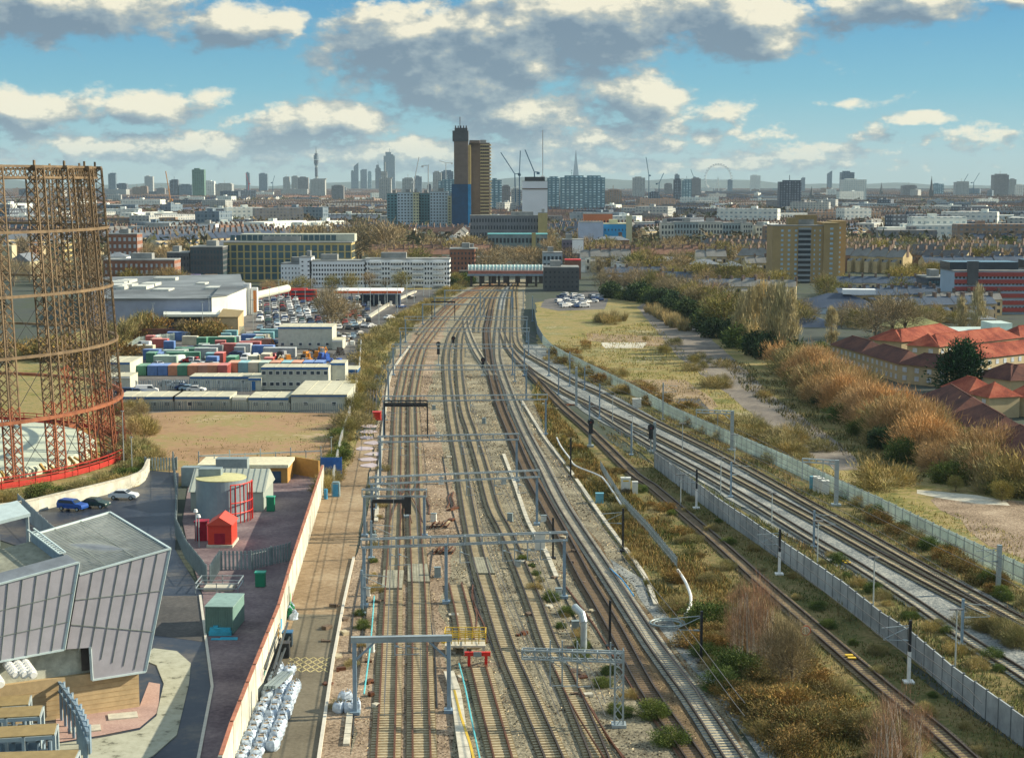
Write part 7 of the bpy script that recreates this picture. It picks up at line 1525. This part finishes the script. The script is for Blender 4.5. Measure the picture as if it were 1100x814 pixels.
# orange belt
along(['orange','orange','orange','orange','shrub'], [(838,392),(868,405),(900,428),(940,452),(985,482),(1020,500),(1060,515)], 34, (5.5,8.5), 3, '%s willow or thorn bush in the long belt below the red roofed estate', 'orange willow belt', 1.05)
along(['orange'], [(845,400),(890,432),(940,465),(990,492),(1030,512)], 16, (4,6.5), 2.5, '%s willow or thorn bush in the long belt below the red roofed estate', 'orange willow belt', 1.05)
along(['orange','shrub'], [(1050,505),(1080,520),(1120,540)], 9, (4.5,7), 3, '%s bush at the right hand end of the willow belt', 'bushes at the right end of the willow belt')
along(['ivy','shrub','green'], [(858,412),(900,445),(950,478),(985,502)], 16, (2.5,4.2), 2, '%s bush in the shade at the foot of the willow belt', 'bushes under the willow belt')
pp('green', 1048,494,5.5,'glossy bright green bush at the right end of the willow belt',None,1.2); pp('conifer',1033,422,11.5,'broad dark green conifer standing between the red roofs',None,1.35); pp('green',882,380,3.5,'small dark green bush left of the curved brown roof')
pp('conifer',926,268,11,'dark conifer right of the buff tower block'); pp('conifer',1082,276,13,'wide dark conifer behind the red banded block',None,1.3); pp('conifer',480,306,6,'dark evergreen by the blue kiosk')
for k,(x,yb,yt) in enumerate(((795,372,322),(808,374,305),(817,378,300),(828,382,302),(838,384,308),(848,388,315),(801,362,312),(822,370,310))): pp('poplar',x,yb,top(x,yb,yt),'tall narrow poplar in the clump of eight at the head of the willow belt','poplars in the clump',1.35)
pp('poplar',893,372,top(893,372,328),'lone thin poplar in front of the dark roofed shed',None,1.3); pp('poplar',1032,360,top(1032,360,317),'left one of the two twin poplars before the red banded block',None,1.25); pp('poplar',1049,361,top(1049,361,309),'right one of the two twin poplars before the red banded block',None,1.35)
for k,(x,y,h) in enumerate(((940,365,11),(958,363,13),(972,362,10))): pp('bare',x,y,h,'%s large bare tree left of the olive roof' % ['left','middle','right'][k],None,1.3)
pp('olive',778,358,13,'yellow green budding tree left of the poplar clump',None,1.2); pp('olive',768,350,9,'smaller budding tree left of the yellow green one')
along(['ivy','ivy','ivy','green'], [(650,318),(700,326),(740,342),(790,368),(835,388),(852,396)], 40, (4.5,7), 3, '%s bush in the dark hedge beside the old path', 'bushes in the dark hedge')
along(['bare','bare','olive','red'], [(640,312),(690,315),(740,328),(790,350)], 36, (7,11), 7, '%s tree behind the dark hedge', 'trees behind the dark hedge', 1.2)
along(['reed'], [(697,335),(715,345),(735,356)], 14, (2.5,3.6), 1, 'straw coloured reed clump beside the old path', 'reed clumps by the path', 1.2)
along(['reed','shrub'], [(640,345),(655,348),(668,345)], 6, (2.5,3.6), 2, '%s clump near the end of the waste ground', 'clumps at the waste ground end', 1.2)
along(['bare','bare','olive'], [(590,262),(620,274),(650,290),(700,302),(760,310),(820,318),(870,312)], 60, (8,13), 22, '%s tree among the buildings right of the station', 'trees right of the station', 1.2)
along(['bare','olive'], [(870,330),(930,325),(1000,300),(1010,320)], 22, (7,11), 16, '%s tree among the roofs at the right', 'trees among the right hand roofs', 1.2)
along(['bare','olive','shrub'], [(850,345),(900,350),(950,347),(1000,352),(1020,345)], 26, (4,8), 9, '%s tree between the dark roofed sheds and the red roofs', 'trees between the sheds', 1.2)
along(['bare'], [(520,292),(545,290),(568,289),(580,286)], 14, (9,13), 10, 'bare tree above the station bridge', 'trees above the station bridge', 1.3)
along(['bare'], [(338,282),(360,279),(385,276),(405,280)], 14, (17,23), 16, 'large bare brown tree rising behind the yellow stone office', 'big trees behind the office', 1.3)
along(['bare'], [(415,262),(440,266),(470,268)], 9, (9,14), 18, 'bare tree below the pale towers', 'trees below the pale towers', 1.3)
along(['bare','bare','olive'], [(115,308),(150,312),(185,313),(210,312)], 14, (7,10), 4, '%s tree in front of the long brick mill', 'trees before the brick mill', 1.2)
along(['bare'], [(140,280),(170,285),(188,284)], 8, (9,12), 8, 'bare tree behind the brick mill', 'trees behind the brick mill', 1.3)
along(['bare'], [(10,300),(50,310),(80,300),(100,310)], 14, (8,12), 12, 'bare tree seen through the gasholder frame', 'trees behind the gasholder', 1.3)
along(['bare','olive'], [(280,322),(300,318),(345,314),(380,313),(420,311),(460,309)], 11, (5,8), 4, '%s tree between the car park and the white flats', 'trees before the white flats', 1.1)
for x,y,h in ((352,356,13),(357,357,14),(361,352,11),(383,350,8),(370,346,8)): pp('bare',x,y,h,'slim bare tree in the supermarket car park','trees in the car park',.8)
along(['olive','rust','shrub'], [(125,364),(150,362),(165,361),(172,362)], 9, (5,8), 3, '%s bush in front of the lilac supermarket wall', 'bushes before the supermarket'); along(['rust','bare'], [(196,364),(215,364),(232,362)], 9, (4.5,6.5), 2, '%s bush by the loading bay', 'bushes by the loading bay')
along(['shrub','shrub','olive','rust'], [(0,385),(40,380),(80,385),(108,390)], 22, (3,6), 6, '%s bush seen behind the gasholder tank', 'bushes behind the gasholder tank', 1.2)
# left railway bank
along(['shrub','shrub','olive'], [(382,470),(388,430),(392,400),(400,375),(420,358),(440,345),(462,330),(480,318),(498,308)], 50, (2.2,4.0), 1.8, '%s bush on the left railway bank', 'bushes on the left railway bank', 1.25)
along(['shrub','shrub','olive'], [(398,372),(412,362),(432,348),(455,333)], 18, (2.5,4.5), 3, '%s bush on the left railway bank', 'bushes on the left railway bank', 1.25)
along(['shrub','green'], [(352,530),(360,500),(372,460)], 14, (1.6,2.8), 1, '%s bush between the boundary wall and the dirt track', 'bushes beside the dirt track'); along(['green','green','olive'], [(483,308),(495,306),(500,303)], 6, (4,6), 2, '%s bush beside the bright blue kiosk', 'bushes by the kiosk')
# gasholder bank
along(['shrub','shrub','green'], [(-10,545),(30,538),(70,532),(110,524),(140,512),(152,500),(150,485)], 40, (1.2,2.4), 1.6, '%s bush on the bank below the gasholder ring', 'bushes on the gasholder bank', 1.2); along(['shrub','bare'], [(135,455),(145,470),(152,490),(158,500)], 14, (2,4), 2, '%s bush right of the gasholder ring', 'bushes right of the gasholder')
along(['shrub'], [(128,444),(140,444),(150,444)], 4, (2,3), .5, 'straggly tan bush against the long low cabin', 'bushes at the cabins')
# waste ground and verges
along(['shrub','shrub','rust'], [(590,378),(640,398),(700,428),(770,462),(860,505)], 34, (1.4,2.6), 3.5, '%s bush on the waste ground side of the tall fence', 'bushes along the tall fence', 1.3)
along(['shrub','olive'], [(700,368),(760,395),(800,425)], 16, (1.6,3), 5, '%s bush on the waste ground near the path', 'bushes on the waste ground', 1.3); along(['shrub'], [(800,462),(830,474),(870,492)], 18, (2.2,3.6), 4, 'straggly tan bush in the thicket behind the tall fence', 'thicket behind the tall fence', 1.3)
pp('shrub',950,523,4.6,'large round tan bush beside the end of the path',None,1.3); along(['shrub','green','olive'], [(1010,515),(1050,522),(1100,535),(1150,550)], 22, (2,3.6), 4, '%s bush at the far right edge of the waste land', 'bushes at the right edge', 1.3)
along(['shrub','rust'], [(630,372),(600,385),(618,402)], 10, (1.5,2.5), 4, '%s bush by the bend of the blue fence', 'bushes by the fence bend'); along(['shrub','rust','green'], [(905,530),(950,562),(1000,590),(1050,620),(1100,655),(1160,690)], 34, (.9,1.9), 1.1, '%s weed bush between the branch line and the tall fence', 'weed bushes along the branch', 1.0)
along(['shrub','shrub','green'], [(880,600),(930,632),(985,662),(1040,700),(1100,745),(1160,780)], 26, (.6,1.3), 1.5, '%s weed bush beyond the concrete wall', 'weed bushes beyond the wall', 1.2); along(['shrub'], [(1040,668),(1070,680),(1110,700)], 9, (1.4,2.2), 1, 'straggly tan weed clump beside the branch track at the right edge', 'weed clumps on the branch')
along(['green','shrub','shrub'], [(720,530),(800,590),(880,655),(950,715),(1010,770),(1080,830)], 22, (.5,1.1), 1.8, '%s low bush between the single line and the wall', 'low bushes at the wall foot', 1.3)
# embankment
for kd, pts, n, h, j in ((['shrub','rust','olive'], [(600,465),(640,520),(680,580),(720,640)], 24, (.6,1.3), 2.2), (['shrub','rust','green'], [(655,500),(700,545),(760,600),(800,650)], 20, (.6,1.3), 2.0), (['rust','green','shrub'], [(745,660),(770,700),(800,750),(840,800)], 20, (1.0,2.0), 1.8), (['shrub','rust','shrub'], [(820,690),(850,730),(900,780),(950,830)], 26, (1.2,2.2), 2.6), (['rust','shrub'], [(800,690),(830,740),(870,800)], 14, (1.2,2.0), 2.0)):
    along(kd, pts, n, h, j, '%s bush on the railway embankment', 'bushes on the embankment', 1.25)
for x,y,h,kd in ((793,725,2.6,'green'),(762,672,2.8,'green'),(845,768,2.6,'rust'),(868,786,2.6,'rust'),(720,800,1.6,'green'),(700,770,1.6,'green')): pp(kd,x,y,h,'%s bush on the embankment slope by the %s' % ({'green':'round green','rust':'round orange brown'}[kd], {793:'foot of the reddish birches',762:'coiled drain',845:'lowest birch stems',868:'other orange brown one',720:'lattice mast base',700:'lattice mast'}[x]),None,1.2)
for x,y,yt in ((797,712,628),(806,716,618),(815,712,630),(788,704,640),(824,722,640),(810,700,632)): pp('red',x,y,top(x,y,yt),'slender reddish birch in the clump on the embankment crest','birches on the embankment crest',.75)
for x,y,yt,w_ in ((962,835,738,1.0),(985,825,762,1.1),(948,845,765,1.1)): pp('red',x,y,top(x,y,yt),'reddish bare birch at the bottom right edge','birches at the bottom edge',w_)
for x,y,yt in ((838,742,668),(850,745,672)): pp('bare',x,y,top(x,y,yt),'pale thin bare sapling right of the birch clump','bare saplings',.7)
along(['shrub','green'], [(566,600),(585,640),(625,700),(672,760),(700,800)], 18, (.5,1.2), 1.2, '%s weed in the ballast by the lattice mast', 'weeds in the ballast', 1.2)
along(['shrub','green','shrub'], [(372,760),(385,700),(396,640),(404,560),(408,500)], 16, (.5,1.2), .8, '%s weed left of the two left tracks', 'weeds in the left cess', 1.2)
# city trees: the nearest as things, the rest as one mass
cand = []
for k in range(4600):
    y = 900*(9.5 ** rnd.random()); x = rnd.uniform(-.335,.335)*y; px = 550+FOC*x/y
    if y < ylim(px)-30 or (525 < px < 600 and y < 1250): continue
    cand.append((y, x, rnd.uniform(8,14)))
for k in range(60):      # parks and wooded clumps
    y = 1500*(5 ** rnd.random()); x = rnd.uniform(-.33,.33)*y; 
    for j in range(26): cand.append((y+rnd.gauss(0,30), x+rnd.gauss(0,70), rnd.uniform(10,16)))
cand.sort()
for y, x, h in cand[:200]: plant(rnd.choice(['bare','bare','olive']), x, y, h, 'bare winter tree among the nearer city streets', 'trees in the nearer streets', 1.3)
rest = cand[200:]; n = len(rest); m = 26; A = np.array(rest, np.float32)
U = RG.normal(size=(n,m,3)); U /= np.linalg.norm(U,axis=2)[:,:,None]; H = A[:,2][:,None]; Cc = np.stack([np.repeat(A[:,1:2],m,1)+U[:,:,0]*H*.5, np.repeat(A[:,0:1],m,1)+U[:,:,1]*H*.5, H*.55+U[:,:,2]*H*.42],2)
big = RG.normal(size=(n,m,3,3))*(H[:,:,None,None]*.14); V = (Cc[:,:,None,:]+big).reshape(-1,3); V[:,2] = np.maximum(V[:,2], .1)
pal = np.array([(.14,.11,.065),(.12,.10,.06),(.18,.135,.075),(.10,.10,.05),(.075,.08,.04)]); cc = np.repeat(pal[RG.integers(0,5,n)], m, 0)*RG.uniform(.8,1.2,(n*m,1))
kind(link('distant_trees', fastmesh('distant_trees', V, 3, cc, m_twig)), 'stuff', 'bare winter trees scattered over the far city')
# ground cover
def cover(name, label, polys, dens, hgt, wd, cols, up=1.2, avoid=()):
    Vs, Cs = [], []
    for px in polys:
        P = [g(x,y) for x,y in px]; P = [(p.x,p.y) for p in P]; xs = [p[0] for p in P]; ys = [p[1] for p in P]; area = (max(xs)-min(xs))*(max(ys)-min(ys)); n = int(area*dens)
        n = min(n, 900000); x = RG.uniform(min(xs),max(xs),n); y = RG.uniform(min(ys),max(ys),n); k = inpoly(x,y,P) & (RG.random(n) < np.clip(200/np.maximum(y,1),.15,1)**1.3)
        k &= (np.sin(x*.9+np.sin(y*.23)*2)+np.sin(y*.31+x*.4)+RG.normal(size=n)*.8) > -.6
        for a in avoid: k &= ~inpoly(x,y,a)
        x, y = x[k], y[k]; n = len(x); sc = (np.clip(y/200,1,4))**.5; D = RG.normal(size=(n,3))*.6; D[:,2] = up+np.abs(D[:,2]); pch = (np.sin(x*.35)+np.sin(y*.12+1)+RG.normal(size=n)*.7); ci = np.clip(((pch+2)/4*len(cols)).astype(int),0,len(cols)-1)
        c = np.array(cols)[ci]*RG.uniform(.7,1.25,(n,1)); V, c = slivers(np.stack([x,y,np.zeros(n)],1), D, hgt*RG.uniform(.4,1.3,n)*sc, wd*RG.uniform(.6,1.5,n)*sc, c); Vs.append(V); Cs.append(c)
    kind(link(name, fastmesh(name, np.concatenate(Vs), 3, np.concatenate(Cs), m_twig)), 'stuff', label)
GC = [(.07,.10,.025),(.15,.15,.045),(.26,.20,.08),(.34,.26,.12),(.20,.13,.06),(.10,.12,.03)]
cover('embankment_scrub', 'brambles and dead grass over the embankment', [[(588,470),(640,540),(690,622),(722,672),(760,715),(812,800),(850,850),(1010,850),(960,790),(900,735),(860,692),(800,640),(735,580),(680,530),(640,492),(600,445),(578,410),(572,428)]], 40, .6, .10, [(.12,.10,.03),(.05,.07,.02),(.22,.16,.05),(.34,.24,.08),(.18,.10,.035),(.38,.28,.11),(.08,.10,.025)])
cover('wall_foot_grass', 'rough grass beside the single line', [[(700,530),(762,585),(825,643),(868,682),(948,752),(1000,795),(1035,835),(1000,835),(940,785),(880,725),(820,665),(745,590),(690,535)],[(705,503),(777,560),(864,621),(945,684),(1022,747),(1180,864),(1180,850),(1060,830),(1010,765),(955,728),(880,665),(770,572),(700,517),(660,480),(640,452)]], 14, .4, .1, GC)
cover('verge_weeds', 'tangled weeds between the wall and the branch', [[(660,462),(720,499),(780,538),(880,593),(980,654),(1060,705),(1180,780),(1180,855),(1100,800),(1020,741),(940,679),(860,615),(777,556),(706,500)],[(1040,668),(1080,690),(1110,705),(1110,690),(1060,662)]], 16, .6, .11, [(.16,.17,.05),(.26,.23,.09),(.34,.28,.13),(.12,.15,.04),(.28,.19,.09)])
cover('fence_weeds', 'weeds along the foot of the tall fence', [[(612,400),(690,434),(790,482),(900,533),(1000,584),(1150,660),(1150,690),(1040,630),(960,590),(880,546),(780,492),(690,441)]], 14, .55, .1, [(.14,.15,.05),(.24,.20,.08),(.30,.20,.09),(.10,.12,.04)])
cover('waste_grass', 'patchy grass over the waste land', [[(580,372),(640,355),(700,345),(760,400),(830,470),(950,530),(1010,545),(1160,600),(1160,655),(1000,582),(900,530),(790,477),(690,431),(610,398)],[(860,400),(960,480),(1010,515),(1160,545),(1160,520),(1060,505),(960,455),(880,395)]], 5, .42, .11, [(.16,.18,.05),(.25,.23,.08),(.34,.28,.13),(.20,.17,.07)])
P1 = [(402,470),(396,600),(386,700),(372,850),(850,850),(812,814),(745,700),(690,628),(655,575),(612,510),(588,470),(572,425),(560,395),(545,390),(500,400),(430,400),(410,420)]
cover('ballast_debris', 'loose stones and scraps over the railway ballast', [P1], 9, .16, .22, [(.06,.05,.04),(.12,.10,.075),(.50,.45,.34),(.40,.34,.25),(.16,.09,.055),(.09,.085,.07),(.58,.54,.44)], up=.15)
cover('shade_scrub', 'brambles in the shade beside the willow belt', [[(770,385),(800,390),(870,428),(960,478),(1005,505),(985,522),(935,508),(860,462),(800,420)]], 7, .7, .14, [(.12,.11,.04),(.18,.15,.06),(.07,.08,.03),(.22,.18,.09)])
cover('left_bank_grass', 'dead grass on the left railway bank', [[(352,530),(372,470),(384,405),(396,372),(440,340),(498,306),(505,308),(455,338),(420,378),(410,430),(400,470),(388,470),(378,500),(360,530)]], 9, .5, .12, [(.15,.16,.05),(.25,.22,.08),(.33,.26,.12)])
cover('gasholder_bank_grass', 'coarse grass on the gasholder bank', [[(-40,555),(30,548),(80,538),(150,516),(165,500),(155,470),(140,455),(132,470),(142,485),(120,505),(60,522),(-40,530)]], 14, .4, .1, [(.12,.13,.04),(.2,.18,.07),(.27,.22,.1)])
cover('plot_weeds', 'sparse weeds on the cleared plot', [[(128,447),(360,446),(372,460),(350,505),(300,450),(130,460)],[(170,470),(345,470),(345,500),(200,512)]], 1.4, .3, .12, [(.2,.19,.06),(.28,.24,.1)])
